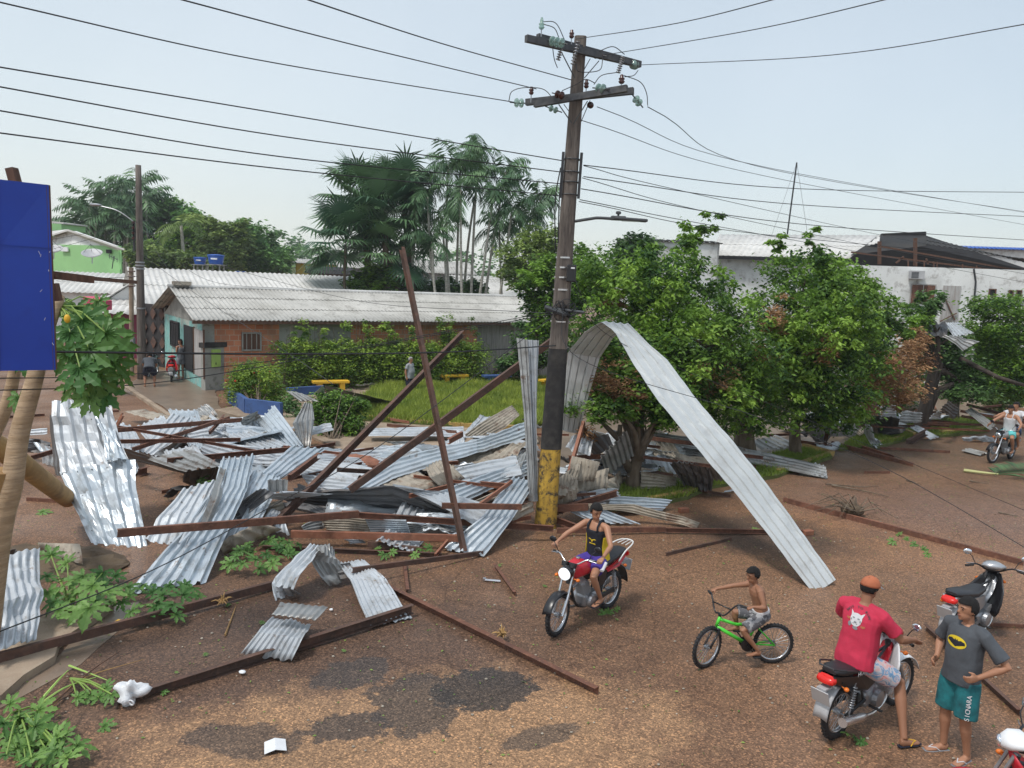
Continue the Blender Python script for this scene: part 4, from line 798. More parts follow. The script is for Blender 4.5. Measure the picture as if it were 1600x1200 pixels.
mat('dark_void',(.018,.018,.02),.9,0,.2,2); mat('dark_wood',(.11,.055,.035),.8,0,.3,4,stretch=(5,5,.5)); mat('grey_door',(.40,.39,.38),.8,0,.15,3,stretch=(5,5,.6),c2=(.30,.27,.25))
mat('green_wall',(.31,.58,.25),.8,0,.06,.5,c2=(.26,.50,.22)); mat('maroon_wall',(.22,.035,.07),.8,0,.15,1); mat('pink_paint',(.62,.09,.16),.7,0,.12,2); mat('yellow_wall',(.62,.42,.05),.8,0,.12,1)
mat('tank_blue',(.02,.10,.42),.4,0,.08,2); mat('blue_paint',(.045,.10,.27),.75,0,.2,2,dirt=(.04,.06,.11)); mat('lime_paint',(.34,.50,.12),.6,0,.1,3); mat('black_gate',(.035,.034,.036),.55,.3,.3,3,dirt=(.07,.06,.055))
flat('cloth_seam',(.010,.045,.34)); mat('board_blue',(.012,.055,.42),.35,0,.10,.9,c2=(.016,.075,.5),dirt=(.01,.04,.33)); mat('dish_grey',(.45,.45,.46),.6,.3,.15,2); mat('beige_wall',(.42,.36,.28),.9,0,.1,.6)
def roof(mb,A,B,C,D,pitch=.18,amp=.028,laps=2):
    """corrugated roof slope: A-B along the eave, D-C along the ridge"""
    n=int((B-A).length/pitch)*4; nn=(B-A).cross(D-A).normalized(); nn=nn if nn.z>0 else -nn
    rows=[]
    for l in range(laps):
        for f in (l/laps,(l+1)/laps+.004):
            rows.append([A.lerp(B,i/n).lerp(D.lerp(C,i/n),min(1,f))+nn*(amp*math.sin(i*PI/2)+.02*(laps-l if 0 else 0)+(.025 if f==l/laps else -.0)) for i in range(n+1)])
    mb.grid(rows); return mb
h=thing('house','long low old house with turquoise gable wall, bare brick front and grey tile roof','house',HC)
Lh=17.4; Wd=7.8; ez=2.9; rz=3.98
def H(s,t,z): return HC+HU*s+HV*t+V((0,0,z))
def wall(segs,P0,u,z0,z1,m,name,th=.15,parent=None,off=0.):
    mb=MB()
    for s0,s1 in segs: wrect(mb,P0,u,(s0,z0,s1,z1),off-th/2,th,px=False)
    return mb.build(name,m,parent)
sx=[wallpt(x,540,HC,HU)[0] for x in (335,436,548,745,800)]
wall([(0,sx[0])],HC,HU,0,ez,'grey_render','corner_pillar',.22,h,.03)
wall([(sx[0],sx[1])],HC,HU,0,ez,'clay_block','brick_wall',.15,h); wall([(sx[2],sx[3])],HC,HU,0,ez,'clay_block','brick_wall',.15,h)
wall([(sx[1]+.004,sx[2]-.004)],HC,HU,0,ez,'grey_render','plastered_wall',.15,h)
wall([(sx[3]+.004,Lh)],HC,HU,0,ez,'boards_grey','board_wall',.12,h)
mb=MB(); G0=[H(0,0,0),H(0,Wd,0),H(0,Wd,2.62),H(0,0,2.62)]; mb.prism(G0,HU*.12); mb.build('gable_wall','turquoise_paint',h)
mb=MB(); mb.prism([H(-.003,0,2.625),H(-.003,Wd,2.625),H(-.003,Wd/2,rz-.08)],HU*.12); mb.build('gable_top','grey_render',h)
mb=MB(); mb.prism([H(Lh,0,0),H(Lh,Wd,0),H(Lh,Wd,2.62),H(Lh,Wd/2,rz-.08),H(Lh,0,2.62)],-HU*.12); mb.prism([H(0,Wd,0),H(Lh,Wd,0),H(Lh,Wd,ez),H(0,Wd,ez)],-HV*.12); mb.build('rear_wall','grey_render',h)
mb=MB(); roof(mb,H(-.5,-.55,ez-.1),H(Lh+.4,-.55,ez-.1),H(Lh+.4,Wd/2,rz),H(-.5,Wd/2,rz),laps=3); roof(mb,H(-.5,Wd+.55,ez-.1),H(Lh+.4,Wd+.55,ez-.1),H(Lh+.4,Wd/2,rz),H(-.5,Wd/2,rz),laps=3); rf=mb.build('roof','roof_tile_grey',h,solid=.02,smooth=R(40))
mb=MB(); mb.tube([H(-.55,Wd/2,rz+.02),H(Lh+.45,Wd/2,rz+.02)],.09,8); mb.build('ridge_cap','roof_tile_pale',h)
mb=MB(); mb.box(H(.0,Wd/2-.1,rz+.16),(.7,.5,.16),HA); mb.build('ridge_stone','old_tile',rf)
mb=MB(); mb.beam(H(-.5,-.5,ez-.16),H(Lh+.3,-.5,ez-.16),.06,.12); mb.build('fascia_board','dark_wood',h)
GV=-HV  # gable wall runs away from the near corner; rectangles measured on it by pixels
def onwall(name,P0,u,r,m,off,th,parent,px=True):
    mb=MB(); q=wrect(mb,P0,u,r,off,th,px); return mb.build(name,m,parent),q
def window(P0,u,r,m='dark_void',fm='dark_wood',bars=4,parent=h,sgn=1,nm='window'):
    o,(s0,s1,z0,z1)=onwall(nm,P0,u,r,m,.02*sgn,.05,parent); f=MB(); w_=.06; s0,s1=min(s0,s1),max(s0,s1)
    for a in ((s0,z0,s1,z0+w_),(s0,z1-w_,s1,z1),(s0,z0+w_+.003,s0+w_,z1-w_-.003),(s1-w_,z0+w_+.003,s1,z1-w_-.003)): wrect(f,P0,u,a,.06*sgn,.05,px=False)
    for i in range(1,bars): 
        c=s0+(s1-s0)*i/bars; wrect(f,P0,u,(c-.015,z0+w_,c+.015,z1-w_),.055*sgn,.02,px=False)
    f.build('frame',fm,o); return o
window(HC,HV,(281,504,268,542),bars=5,sgn=-1,fm='black_paint')
o,q=onwall('doorway',HC,HV,(301,511,288,578),'dark_void',-.01,.05,h)
o,q=onwall('door',HC,HV,(320,518,305,588),'grey_door',-.02,.05,h); f=MB(); s0,s1,z0,z1=q
for a in ((min(s0,s1)-.07,z0,min(s0,s1)-.003,z1+.07),(max(s0,s1)+.003,z0,max(s0,s1)+.07,z1+.07)): wrect(f,HC,HV,a,-.05,.06,px=False)
f.build('frame','dark_wood',o)
window(HC,HU,(377,519,408,548),m='dark_wood',fm='grey_render',bars=4)
window(HC,HU,(595,534,622,556),bars=2); window(HC,HU,(690,520,712,534),bars=2)
# low rendered wall with its dark cap and lime letter box
wa=G(321,612); wb=G(373,606); wu=(wb-wa).normalized()
y=thing('garden_wall','low grey rendered wall with a dark stained cap in front of the turquoise house','wall',wa)
wl=(wb-wa).length; wl2=(G(436,600)-wb).length
wall([(0,wl)],wa,wu,0,1.72,'grey_render','wall_block',.25,y); wall([(-.05,wl+.06)],wa,wu,1.725,1.92,'tar_black','wall_cap',.36,y,.05)
wall([(wl+.004,wl+wl2+.6)],wa,wu,0,1.45,'grey_render','lower_wall',.2,y)
mb=MB(); s0,s1,z0,z1=wrect(mb,wa,wu,(330,546,342,573),.05,.12); o=mb.build('letter_box','lime_paint',None); tag(o,'lime green narrow letter box fixed to the low grey wall','letter box')
mb=MB(); mb.box(o.location+V((0,-.08,(z1-z0)*.2)),(.09,.02,.09)); mb.build('slot','dark_void',o)
# black gate behind the far pole
g0=W(222,570,38.0); g1=W(263,570,36.6); g0.z=g1.z=0; gu=(g1-g0).normalized(); gt=thing('gate','tall black metal gate with diamond pattern between the distant pole and the turquoise house','gate',g0); gl=(g1-g0).length
wall([(0,gl)],g0,gu,0,3.0,'black_gate','panel',.06,gt)
mb=MB(); 
for i in range(3):
    for j in range(4):
        c=g0+gu*(gl*(i+.5)/3)+V((0,0,.45+j*.7)); n=V((gu.y,-gu.x,0)); mb.prism([c+gu*.26+n*.04,c+V((0,0,.3))+n*.04,c-gu*.26+n*.04,c-V((0,0,.3))+n*.04],n*.03)
mb.build('diamond_relief','dark_steel',gt)
mb=MB(); 
for s in (-.08,gl+.02): mb.box(g0+gu*s+V((0,0,1.6)),(.16,.16,3.2),math.atan2(gu.y,gu.x))
mb.build('gate_post','tar_black',gt)
# generic simple houses defined by corner, direction, sizes
def house(name,label,P0,u,L,D,ez,rz,wm,rm,over=.4,ridge='u',parts=None,cat='house'):
    P0=V((P0.x,P0.y,0)); u=V((u.x,u.y,0)).normalized(); v=V((-u.y,u.x,0)); o=thing(name,label,cat,P0)
    q=lambda s,t,z: P0+u*s+v*t+V((0,0,z)); mb=MB()
    if ridge=='u':
        for t in (0,D): mb.prism([q(0,t,0),q(L,t,0),q(L,t,ez),q(0,t,ez)],v*(.1 if t==0 else -.1))
        for s in (0,L): mb.prism([q(s,0,0),q(s,D,0),q(s,D,ez),q(s,D/2,rz-.06),q(s,0,ez)],u*(.1 if s==0 else -.1))
        r=MB(); roof(r,q(-over,-over,ez-.05),q(L+over,-over,ez-.05),q(L+over,D/2,rz),q(-over,D/2,rz),.3,.035); roof(r,q(-over,D+over,ez-.05),q(L+over,D+over,ez-.05),q(L+over,D/2,rz),q(-over,D/2,rz),.3,.035)
    else:
        for s in (0,L): mb.prism([q(s,0,0),q(s,D,0),q(s,D,ez),q(s,0,ez)],u*(.1 if s==0 else -.1))
        for t in (0,D): mb.prism([q(0,t,0),q(L,t,0),q(L,t,ez),q(L/2,t,rz-.06),q(0,t,ez)],v*(.1 if t==0 else -.1))
        r=MB(); roof(r,q(-over,-over,ez-.05),q(-over,D+over,ez-.05),q(L/2,D+over,rz),q(L/2,-over,rz),.3,.035); roof(r,q(L+over,-over,ez-.05),q(L+over,D+over,ez-.05),q(L/2,D+over,rz),q(L/2,-over,rz),.3,.035)
    mb.build('wall',wm,o); ro=r.build('roof',rm,o,solid=.03,smooth=R(40)); return o,ro
# long pale roofed building behind the old house
def zat(x,y,Y): return W(x,y,Y).z
hb,_=house('house','large low building with a pale corrugated roof behind the old brick house',W(226,475,40),V((.86,.5,0)),26,13,zat(226,474,40),zat(182,417,47)+.0,'white_wall','roof_tile_pale')
hb2,_=house('house','small building with a bright roof end seen right behind the long pale roof',W(392,440,66),V((.95,.3,0)),5,5,zat(440,437,66),zat(400,428,68),'clay_block','roof_tile_pale')
hb3,_=house('house','white gabled house end left of the distant pole under a pale roof',W(160,480,42),V((.93,.36,0)),3.0,9,zat(160,474,42),zat(184,441,42),'white_wall','roof_tile_pale',ridge='v',over=.25)
hb4,_=house('house','maroon walled house with a pale roof behind the papaya leaves',W(148,505,39.5),V((.95,.3,0)),2.4,7,zat(148,488,39.5),zat(160,464,41),'maroon_wall','roof_tile_pale',over=.3)
hb5,_=house('house','low house with a wide pale roof behind the blue board',W(20,470,46),V((.95,.3,0)),9,10,zat(90,456,46),zat(90,424,50),'white_wall','roof_tile_pale')
mb=MB(); a=W(128,472,37); mb.prism([W(129,480,37),W(130,463,37),W(155,470,37),W(155,485,37)],V((.2,.8,0))); o=mb.build('awning','pink_paint'); tag(o,'pink awning panel in front of the maroon house','awning')
mb=MB(); mb.prism([W(146,520,36),W(146,505,36),W(151,505,36),W(151,522,36)],V((0,.3,0)));o=mb.build('banner','pink_paint'); tag(o,'small red banner showing between the papaya leaves','banner')
# green two storey building
gp=W(78,420,62); gq=W(187,420,58); gu2=(gq-gp); gu2.z=0; gl2=gu2.length; gu2.normalize(); gz=zat(140,421,60)
gb=thing('house','light green two storey building with white gable and satellite dishes at the left','house',V((gp.x,gp.y,0)))
Pg=V((gp.x,gp.y,0))-gu2*6
wall([(0,gl2+6)],Pg,gu2,0,zat(160,384,59.5),'green_wall','wall',.2,gb)
apx=W(116,359,61); lx=W(20,392,64); rx=W(187,385,58)
mb=MB(); n=V((gu2.y,-gu2.x,0)); mb.prism([W(-20,398,66),W(187,386,58),W(116,361,61)],-n*.2); mb.build('gable_top','white_wall',gb)
EX=V((-.66,.75,0))*8; mb=MB(); mb.prism([apx+n*.5,W(204,389,57)+n*.5,W(204,391.5,57)+n*.5,apx+n*.5-V((0,0,.14))],EX); mb.prism([apx+n*.5,W(-30,404,66)+n*.5,W(-30,406,66)+n*.5,apx+n*.5-V((0,0,.14))],EX); mb.build('roof','roof_tile_pale',gb)
mb=MB(); mb.prism([W(187.5,385,58),W(187.5,421,58)*1,W(187.5,421,58)+EX*.8,W(187.5,385,58)+EX*.8],gu2*.1); mb.build('side_wall','green_wall',gb)
for r in ((98,386,109,393),(169,390,176,396)):
    o,_=onwall('vent_block',Pg,gu2,r,'white_plastic' if r[0]<100 else 'dark_void',.13,.1,gb)
mb=MB(); mb.prism([W(79,349,70),W(96,350,70),W(96,360,70),W(79,360,70)],V((.5,3,0))); mb.build('upper_block','green_wall',gb); mb=MB(); mb.prism([W(76,345,70),W(99,348,70),W(99,350,70),W(76,348,70)],V((.5,3,0))); mb.build('upper_roof','roof_tile_pale',gb)
def dish(x,y,Y,r,label):
    o=thing('satellite_dish',label,'satellite dish',W(x,y+14,Y)); mb=MB(); c=W(x,y,Y); mb.lathe(c,[(.03,-.12),(r*.5,-.06),(r*.85,.06),(r,.16),(r*.98,.17),(r*.83,.08),(r*.5,-.03),(.03,-.08)],24,(.1,-.42,.9)); mb.build('reflector','dish_grey',o,smooth=True)
    mb=MB(); mb.tube([c-V((0,0,.1)),W(x,y+14,Y)],.04,6); mb.build('mast','grey_metal',o); mb=MB(); 
    for a in (0,2.1,4.2): mb.tube([c+V((math.cos(a)*r*.9,math.sin(a)*r*.9,.12)),c+V((.1,-.35,.7))],.012,5)
    mb.build('feed_arm','dark_metal',o)
dish(144,398,54,.68,'round satellite dish on a short mast before the green wall'); dish(84,391,54,.6,'satellite dish half hidden by the edge of the blue board')
an=thing('antenna','small dark television antenna right of the satellite dish on the pale roof','antenna',W(175,420,53)); mb=MB(); mb.tube([W(175,420,53),W(178,400,53)],.03,6); mb.build('mast','dark_metal',an); mb=MB(); mb.tube([W(170,399,53),W(184,406,53)],.02,5)
for k in range(4): mb.tube([W(171+4*k,397+2*k,53),W(171+4*k,404+2*k,53)],.015,5)
mb.build('element','dark_metal',an)
def tank(x0,x1,y0,y1,Y,label,stand=True):
    c=W((x0+x1)/2,y1,Y); r=(x1-x0)/2*Y/FPX; hh=(y1-y0)*Y/FPX; o=thing('water_tank',label,'water tank',c-V((0,0,1.2 if stand else 0)))
    mb=MB(); mb.lathe(c,[(r*.78,0),(r*.80,.02),(r*.97,hh*.8),(r*1.02,hh*.82),(r*1.02,hh*.88)],20); b=mb.build('tank_body','tank_blue',o,smooth=R(35)); mb=MB(); mb.lathe(c+V((0,0,hh*.885)),[(r*1.04,0),(r*1.0,.05),(r*.5,hh*.12),(.05,hh*.14)],20); mb.build('lid','tank_blue',o,smooth=True)
    mb=MB(); mb.box(c+V((r*.1,-r*.88,hh*.55)),(r*.75,.1,hh*.16),0); mb.build('white_lettering','white_plastic',b)
    if stand:
        mb=MB(); 
        for i in (-1,1):
            for j in (-1,1): mb.beam(c+V((i*r*.7,j*r*.7,-1.25)),c+V((i*r*.7,j*r*.7,-.02)),.09)
        mb.box(c-V((0,0,.04)),(r*2,r*2,.06)); mb.build('stand','grey_render',o)
tank(303,322,402,413,62,'smaller round blue water tank on a stand above the pale roof'); tank(325,350,398,413,61,'larger blue water tank on a stand above the pale roof'); tank(107,132,355,364,80,'blue water tank behind the green building',False)
tank(368,383,424,430,70,'blue tank half sunk behind the long pale roof',False)
# yellow house and grey roofs in the background
house('house','distant yellow house with a flat grey roof below the forest',W(462,425,92),V((.98,.2,0)),5.2,6,zat(500,412,92),zat(490,405,94),'yellow_wall','roof_tile_grey',over=.3)
house('house','distant wooden house with a dark roof beside the yellow one',W(485,435,84),V((.95,.3,0)),4.2,5,zat(500,427,84),zat(520,417,86),'dark_wood','roof_dark')
house('house','distant pale roofed house half hidden behind the fan palm',W(532,430,90),V((.95,.3,0)),4,5,zat(540,418,90),zat(540,408,92),'boards_grey','roof_tile_grey')
house('house','grey roofed house seen through the palm trunks',W(632,440,78),V((.95,.3,0)),7,6,zat(650,425,78),zat(650,406,80),'boards_grey','roof_tile_grey')
house('house','dull roofed house behind the right palm trunks',W(712,452,72),V((.95,.2,0)),6,6,zat(720,440,72),zat(720,430,74),'boards_grey','roof_tile_grey')
house('house','white low house seen behind the broken tree left of the arch',W(760,470,56),V((.95,.2,0)),6,5,zat(780,462,56),zat(780,448,58),'white_wall','roof_tile_grey')
# ---- warehouse on the right
wp=W(1120,440,47); wq=W(1610,440,42.0); wp.z=wq.z=0; wuu=(wq-wp).normalized(); wl=(wq-wp).length
wh=thing('warehouse','long white stained warehouse with its roof torn open behind the trees on the right','warehouse',wp)
s1310=wallpt(1312,409,wp,wuu)[0]; zt=wallpt(1400,416,wp,wuu)[1]; zt2=wallpt(1200,402,wp,wuu)[1]
wall([(s1310,wl+3)],wp,wuu,0,zt,'white_wall','wall',.25,wh); wall([(0,s1310-.004)],wp,wuu,0,zt2,'white_wall','wall',.25,wh)
nb=V((-wuu.y,wuu.x,0)); q=lambda s,t,z: wp+wuu*s+nb*t+V((0,0,z))
mb=MB(); roof(mb,q(-.4,-.5,zt2-.02),q(s1310+.4,-.5,zt2-.02),q(s1310+2.6,6,zat(1373,368,50)),q(-.4,6,zat(1120,365,52)),.3,.03); mb.build('roof','roof_tile_pale',wh,solid=.03,smooth=R(40))
mb=MB(); mb.beam(q(-.4,-.58,zt2-.1),q(s1310+.2,-.58,zt2-.1),.12,.2); mb.build('fascia','dark_void',wh)
sr=wallpt(1445,400,wp,wuu)[0]
mb=MB(); A=q(s1310+.2,9,zt-.6); B=q(wl+3,9,zt-.6); mb.prism([A,B,q(wl+3,9,zt+.2),W(1447,368,52.5),W(1374,371,52.5),q(s1310+.2,9,zt+.3)],nb*.2); mb.build('inner_wall','dark_void',wh)  # near-black colour paints the unlit inside under the open roof
mb=MB(); roof(mb,q(s1310-.5,5.5,zt+.65),W(1374,380,46.5),W(1375,367,51),W(1330,372,51),.3,.03,1); mb.build('roof_edge','roof_tile_pale',wh,solid=.03)
mb=MB(); e0=W(1447,371,50.5); roof(mb,W(1447,382,46),q(wl+3,.8,zt+.12),W(1606,421,49)+V((2,0,0)),e0,.3,.03); mb.prism([W(1378,365,50.5),W(1447,362,50.5),W(1447,371,50.5),W(1378,368,50.5)],nb*.6); mb.prism([W(1376,368,50.4),W(1447,368,50.4),W(1447,384,46.5),W(1330,398,45)],nb*.1); mb.build('torn_roof','roof_dark',wh,solid=.03)  # near-black panels paint the shaded roof underside and dark opening
mb=MB()
for x,y0,y1 in ((1374,377,413),(1430,372,415)): mb.beam(W(x,y1,45.2),W(x,y0,45.2),.16)
for x in (1419,1432,1444,1459,1464,1504,1526): mb.beam(W(x,418+(x-1419)*.09,44),W(x,405+(x-1419)*.09,44),.06)
for x0,y0,x1,y1 in ((1400,411,1412,401),(1447,404,1450,413),(1330,394,1600,428),(1376,385,1600,424)): mb.beam(W(x0,y0,44.5),W(x1,y1,44.5),.09)
mb.build('roof_truss','dark_wood',wh)
window(wp,wuu,(1424,443,1463,475),m='dark_wood',fm='grey_door',bars=2,parent=wh); o,_=onwall('louvre',wp,wuu,(1425,446,1434,474),'rusty_steel',.09,.05,wh); o,_=onwall('louvre',wp,wuu,(1449,446,1461,474),'rusty_steel',.09,.05,wh)
o,qd=onwall('door',wp,wuu,(1474,446,1502,503),'beige_wall' if 0 else 'grey_door',.03,.06,wh)
mb=MB(); 
def wp3(x,y,off): s,z=wallpt(x,y,wp,wuu); return wp+wuu*s+V((0,0,z))-nb*off
mb.beam(wp3(1475,464,.12),wp3(1491,500,.12),.12,.05); mb.beam(wp3(1468,502,.16),wp3(1494,489,.16),.09,.05); mb.build('brace_plank','dark_wood',o)
for x0,x1 in ((1545,1557),(1576,1584),(1588,1597)): window(wp,wuu,(x0,451 if x0<1560 else 453,x1,464),bars=1,parent=wh)
a=thing('air_conditioner','grey window air conditioner high on the white warehouse wall','air conditioner',wp3(1431,436,.2)); mb=MB(); s0,s1,z0,z1=wrect(mb,wp,wuu,(1420,423,1443,436),.28,.45); mb.build('casing','dish_grey',a)
mb=MB()
for k in range(5): wrect(mb,wp,wuu,(s0+.08,z0+.06+k*(z1-z0-.1)/5,s1-.3,z0+.09+k*(z1-z0-.1)/5),.515,.02,px=False)
mb.build('grille','dark_metal',a)
mb=MB(); mb.tube([wp3(1521,420,.08),wp3(1524,440,.08),wp3(1522,462,.08),wp3(1519,480,.08)],.05,6); mb.build('drain_pipe','dark_metal',wh)
b2_,_=house('building','x',W(1485,420,62),V((.98,-.15,0)),14,6,zat(1500,387,62),zat(1500,385,65),'white_wall','tank_blue',cat='building')
b2_['label']='white building with a blue roof edge beyond the torn warehouse roof'
b3_,_=house('building','x',W(968,440,44),V((.97,-.1,0)),5.4,6,zat(970,374,44),zat(970,371,46),'white_wall','roof_dark',over=.15)
b3_['label']='narrow white building with a dark roof line overgrown by the trees behind the pole'; b3_['category']='building'; b2_['category']='building'
ms=thing('radio_mast','thin guyed radio mast above the warehouse roof','radio mast',W(1229,375,60)); mb=MB(); a,b=W(1229,375,60),W(1245,254,60); mb.tube([a,b],.06,5); mb.build('mast','dark_metal',ms); mb=MB(); mb.tube([b,W(1205,370,62)],.012,4); mb.tube([b,W(1262,368,62)],.012,4); mb.build('guy_wire','cable_grey',ms)
# wall and shutters at the far right
bw=W(1500,630,36); bw.z=0; b4_,_=house('building','x',bw,V((.9,-.3,0)),9,5,1.9,2.2,'beige_wall','roof_tile_grey',over=.1); b4_['label']='low beige building behind the right trees'; b4_['category']='building'
# ---- blue board and posts at the left edge
bd=thing('signboard','large plain blue board on wooden beams at the left edge','signboard',W(40,578,5.6)); 
A_=W(-160,262,5.2);B_=W(76,289,5.9);C_=W(87,578,5.9);D_=W(-160,582,5.2); mb=MB(); nn=(B_-A_).cross(D_-A_).normalized(); nn=nn if nn.y>0 else -nn; mb.prism([A_,B_,C_,D_],nn*.04); pn_=mb.build('panel','board_blue',bd)
bq=lambda u,v_: A_.lerp(B_,u).lerp(D_.lerp(C_,u),v_)-nn*.004
sm=MB()
for v_ in (.335,): sm.beam(bq(0,v_),bq(1,v_),.006,.004)
sm.beam(bq(.62,0),bq(.62,1),.006,.004); sm.build('seam','cloth_seam',pn_)
sc_=MB(); rs=random.Random(4)
for i in range(7):
    a_=bq(rs.uniform(.9,.997) if i<9 else rs.uniform(.5,.95),rs.uniform(.3,.98)); sc_.beam(a_,a_+V((rs.uniform(-.02,.02),0,rs.uniform(-.03,.03))),.004,.002)
sc_.build('scratch','white_plastic',pn_)
ed=MB(); ed.beam(B_+nn*.02,C_+nn*.02,.012,.05); ed.build('edge_trim','dark_wood',bd)
mb=MB(); mb.beam(W(18,263,6.1),W(28,300,6.1),.075,.06); mb.build('support_post','dark_wood',bd)
mb=MB(); mb.beam(W(60,427,6.1),W(144,437,6.6),.05,.06); mb.beam(W(84,430,6.2),W(212,441,8.0),.035,.035); mb.build('support_beam','dark_wood',bd)
mb=MB(); mb.beam(W(86,443,6.2),W(92,470,6.2),.05,.04); mb.build('bracket','dark_wood',bd)
# ---- benches, planters
def bench(x0,x1,y,Y,m,label,h_=.48):
    a=W(x0,y,Y);b=W(x1,y,Y+.6); a.z=b.z=h_; u=(b-a).normalized(); v=V((-u.y,u.x,0)); c=(a+b)/2; o=thing('bench',label,'bench',V((c.x,c.y,0))); L=(b-a).length; M=Matrix((u,v,V((0,0,1)))).transposed()
    mb=MB(); mb.box(c,(L,.42,.10),M,.015); mb.build('seat',m,o)
    for s in (-1,1):
        mb=MB(); mb.box(V((c.x,c.y,0))+u*(s*(L/2-.28))+V((0,0,(h_-.055)/2)),(.2,.36,h_-.055),M,.01); mb.build('leg',m,o)
bench(488,545,594,30.5,'yellow_paint','yellow concrete bench at the left end of the lawn'); bench(688,730,588,34.2,'yellow_paint','yellow concrete bench at the right end of the hedge'); bench(755,797,585,34.6,'blue_paint','blue concrete bench behind the upright sheets',.5); bench(846,870,583,34,'yellow_paint','yellow bench partly hidden by the power pole')
def planter(pts,h_,label):
    P=[G(x,y) for x,y in pts]; mb=MB()
    for p,q in zip(P[:-1],P[1:]): mb.beam(p+V((0,0,h_/2)),q+V((0,0,h_/2)),.14,h_)
    tag(mb.build('planter_wall','blue_paint'),label,'planter')
planter([(359,628),(385,648),(440,655)],.55,'low blue planter wall below the round bush'); planter([(448,622),(505,618)],.4,'low blue planter wall behind the left yellow bench')
# ================================================================ VEGETATION
mat('bark_dark',(.045,.034,.028),.9,0,.3,8,c2=(.085,.065,.05),bump=.7,bscale=18,stretch=(1,1,.35))
leafmat('leaf_tree',(.03,.085,.018),(.25,.43,.06),.5,.33); leafmat('leaf_dark',(.025,.07,.022),(.14,.26,.07)); leafmat('leaf_palm',(.03,.085,.042),(.15,.27,.11),.5,.15); leafmat('leaf_dry',(.20,.10,.05),(.50,.30,.15),.8,.2)
leafmat('leaf_hedge',(.06,.14,.025),(.36,.50,.07),.5,.3); leafmat('leaf_far',(.05,.14,.04),(.20,.38,.09)); leafmat('leaf_papaya',(.05,.14,.03),(.24,.40,.10),.5,.2); leafmat('leaf_olive',(.07,.13,.035),(.28,.38,.09)); leafmat('leaf_young',(.10,.20,.02),(.30,.47,.07)); leafmat('leaf_yellow',(.18,.22,.02),(.5,.5,.04))
def leafcloud(blobs,n,ls,seed=1,shell=.55,cl=.17,droop=.5,clusters=None,tb=.42,ts=.30,asp=.42):
    """n small folded leaves gathered in clumps through ellipsoid volumes"""
    r=np.random.RandomState(seed); C=np.array([tuple(b[0]) for b in blobs]); Rr=np.array([b[1] for b in blobs],float)
    w_=(Rr[:,0]*Rr[:,1]+Rr[:,0]*Rr[:,2]); w_/=w_.sum(); m_=clusters or max(20,n//45)
    bi=r.choice(len(blobs),m_,p=w_); d=r.randn(m_,3); d/=np.linalg.norm(d,axis=1)[:,None]; rad=shell+(1.08-shell)*r.rand(m_)**.8
    lump=np.array([1+.38*mnoise.noise(V((x*2.2+seed,y*2.2,z*2.2))) for x,y,z in d])
    cc=C[bi]+d*Rr[bi]*(rad*lump)[:,None]; ct=np.clip(tb+ts*r.randn(m_),0,1); crad=np.cbrt(Rr[bi].prod(1))*cl*(.6+.9*r.rand(m_))
    li=r.randint(0,m_,n); off=r.randn(n,3); off[:,2]*=.75; off[:,2]-=.35*droop*np.abs(r.randn(n)); c=cc[li]+off*crad[li][:,None]
    a=r.rand(n)*2*PI; dr=-droop*(.2+.9*r.rand(n)); ax=np.stack([np.cos(a),np.sin(a),dr],1); ax/=np.linalg.norm(ax,axis=1)[:,None]
    up=np.array([0,0,1.])+.7*r.randn(n,3); sd=np.cross(ax,up); sd/=np.linalg.norm(sd,axis=1)[:,None]+1e-9
    L=(ls*(.65+.7*r.rand(n)))[:,None]; v=np.zeros((n,4,3)); nn=np.cross(sd,ax)
    v[:,0]=c; v[:,1]=c+ax*L*.45+sd*L*asp*.5+nn*L*.06; v[:,2]=c+ax*L; v[:,3]=c+ax*L*.5-sd*L*asp*.5+nn*L*.06
    return v.reshape(-1,3),np.clip(ct[li]+.14*r.randn(n),0,1)
def blob(x,y,Y,rp,ry=None,rd=None):
    k=Y/FPX; return (W(x,y,Y),(rp*k,(rd or rp)*k,(ry or rp)*k))
def limbs(mb,base,tips,r0_,seed=0,sag=.0,knee=.45):
    rg=random.Random(seed)
    for tp in tips:
        d=tp-base; mid=base+d*knee+V((rg.uniform(-.12,.12),rg.uniform(-.12,.12),rg.uniform(0,.12)))*d.length
        pts=curve([base,mid,tp],5); n=len(pts); mb.tube(pts,[r0_*(1-.85*i/(n-1)) for i in range(n)],7)
        for q in range(3):
            s=pts[int(n*(.45+.15*q))]; e=s+V((rg.uniform(-1,1),rg.uniform(-1,1),rg.uniform(.1,.9)))*d.length*.28; mb.tube([s,(s+e)/2+V((0,0,.05)),e],[r0_*.3,r0_*.2,r0_*.06],5)
def tree(label,base,trunk,blobs,n,ls,m='leaf_tree',seed=1,r0_=.16,group='trees in the square',cat='tree',bark='bark',extra=None,name='tree',dry=None,young=None,**k):
    o=thing(name,label,cat,base,group=group); v,t=leafcloud(blobs,n,ls,seed,**k); cr=fastmesh('crown',v,4,t,m,tuple(base),o)
    if dry: v,t=leafcloud(dry,2600,ls*.9,seed+70,shell=.15,asp=.25,tb=.45); fastmesh('dry_twigs',v,4,t,'leaf_dry',tuple(base),o)
    if young: v,t=leafcloud(young,4200,ls,seed+90,shell=.75,cl=.12,droop=.9,clusters=60,tb=.6); fastmesh('young_leaves',v,4,t,'leaf_young',tuple(base),o)
    mb=MB(); tp=trunk[-1]; n_=len(trunk); mb.tube(curve([V(p) for p in trunk],5),[r0_*(1.15-.5*i/(5*(n_-1))) for i in range(5*(n_-1)+1)],10)
    limbs(mb,V(tp),[V(b[0]) for b in blobs[:9]],r0_*.55,seed); 
    if extra: extra(mb)
    mb.build('trunk',bark,o,smooth=True); return o
Tg='street trees along the square'
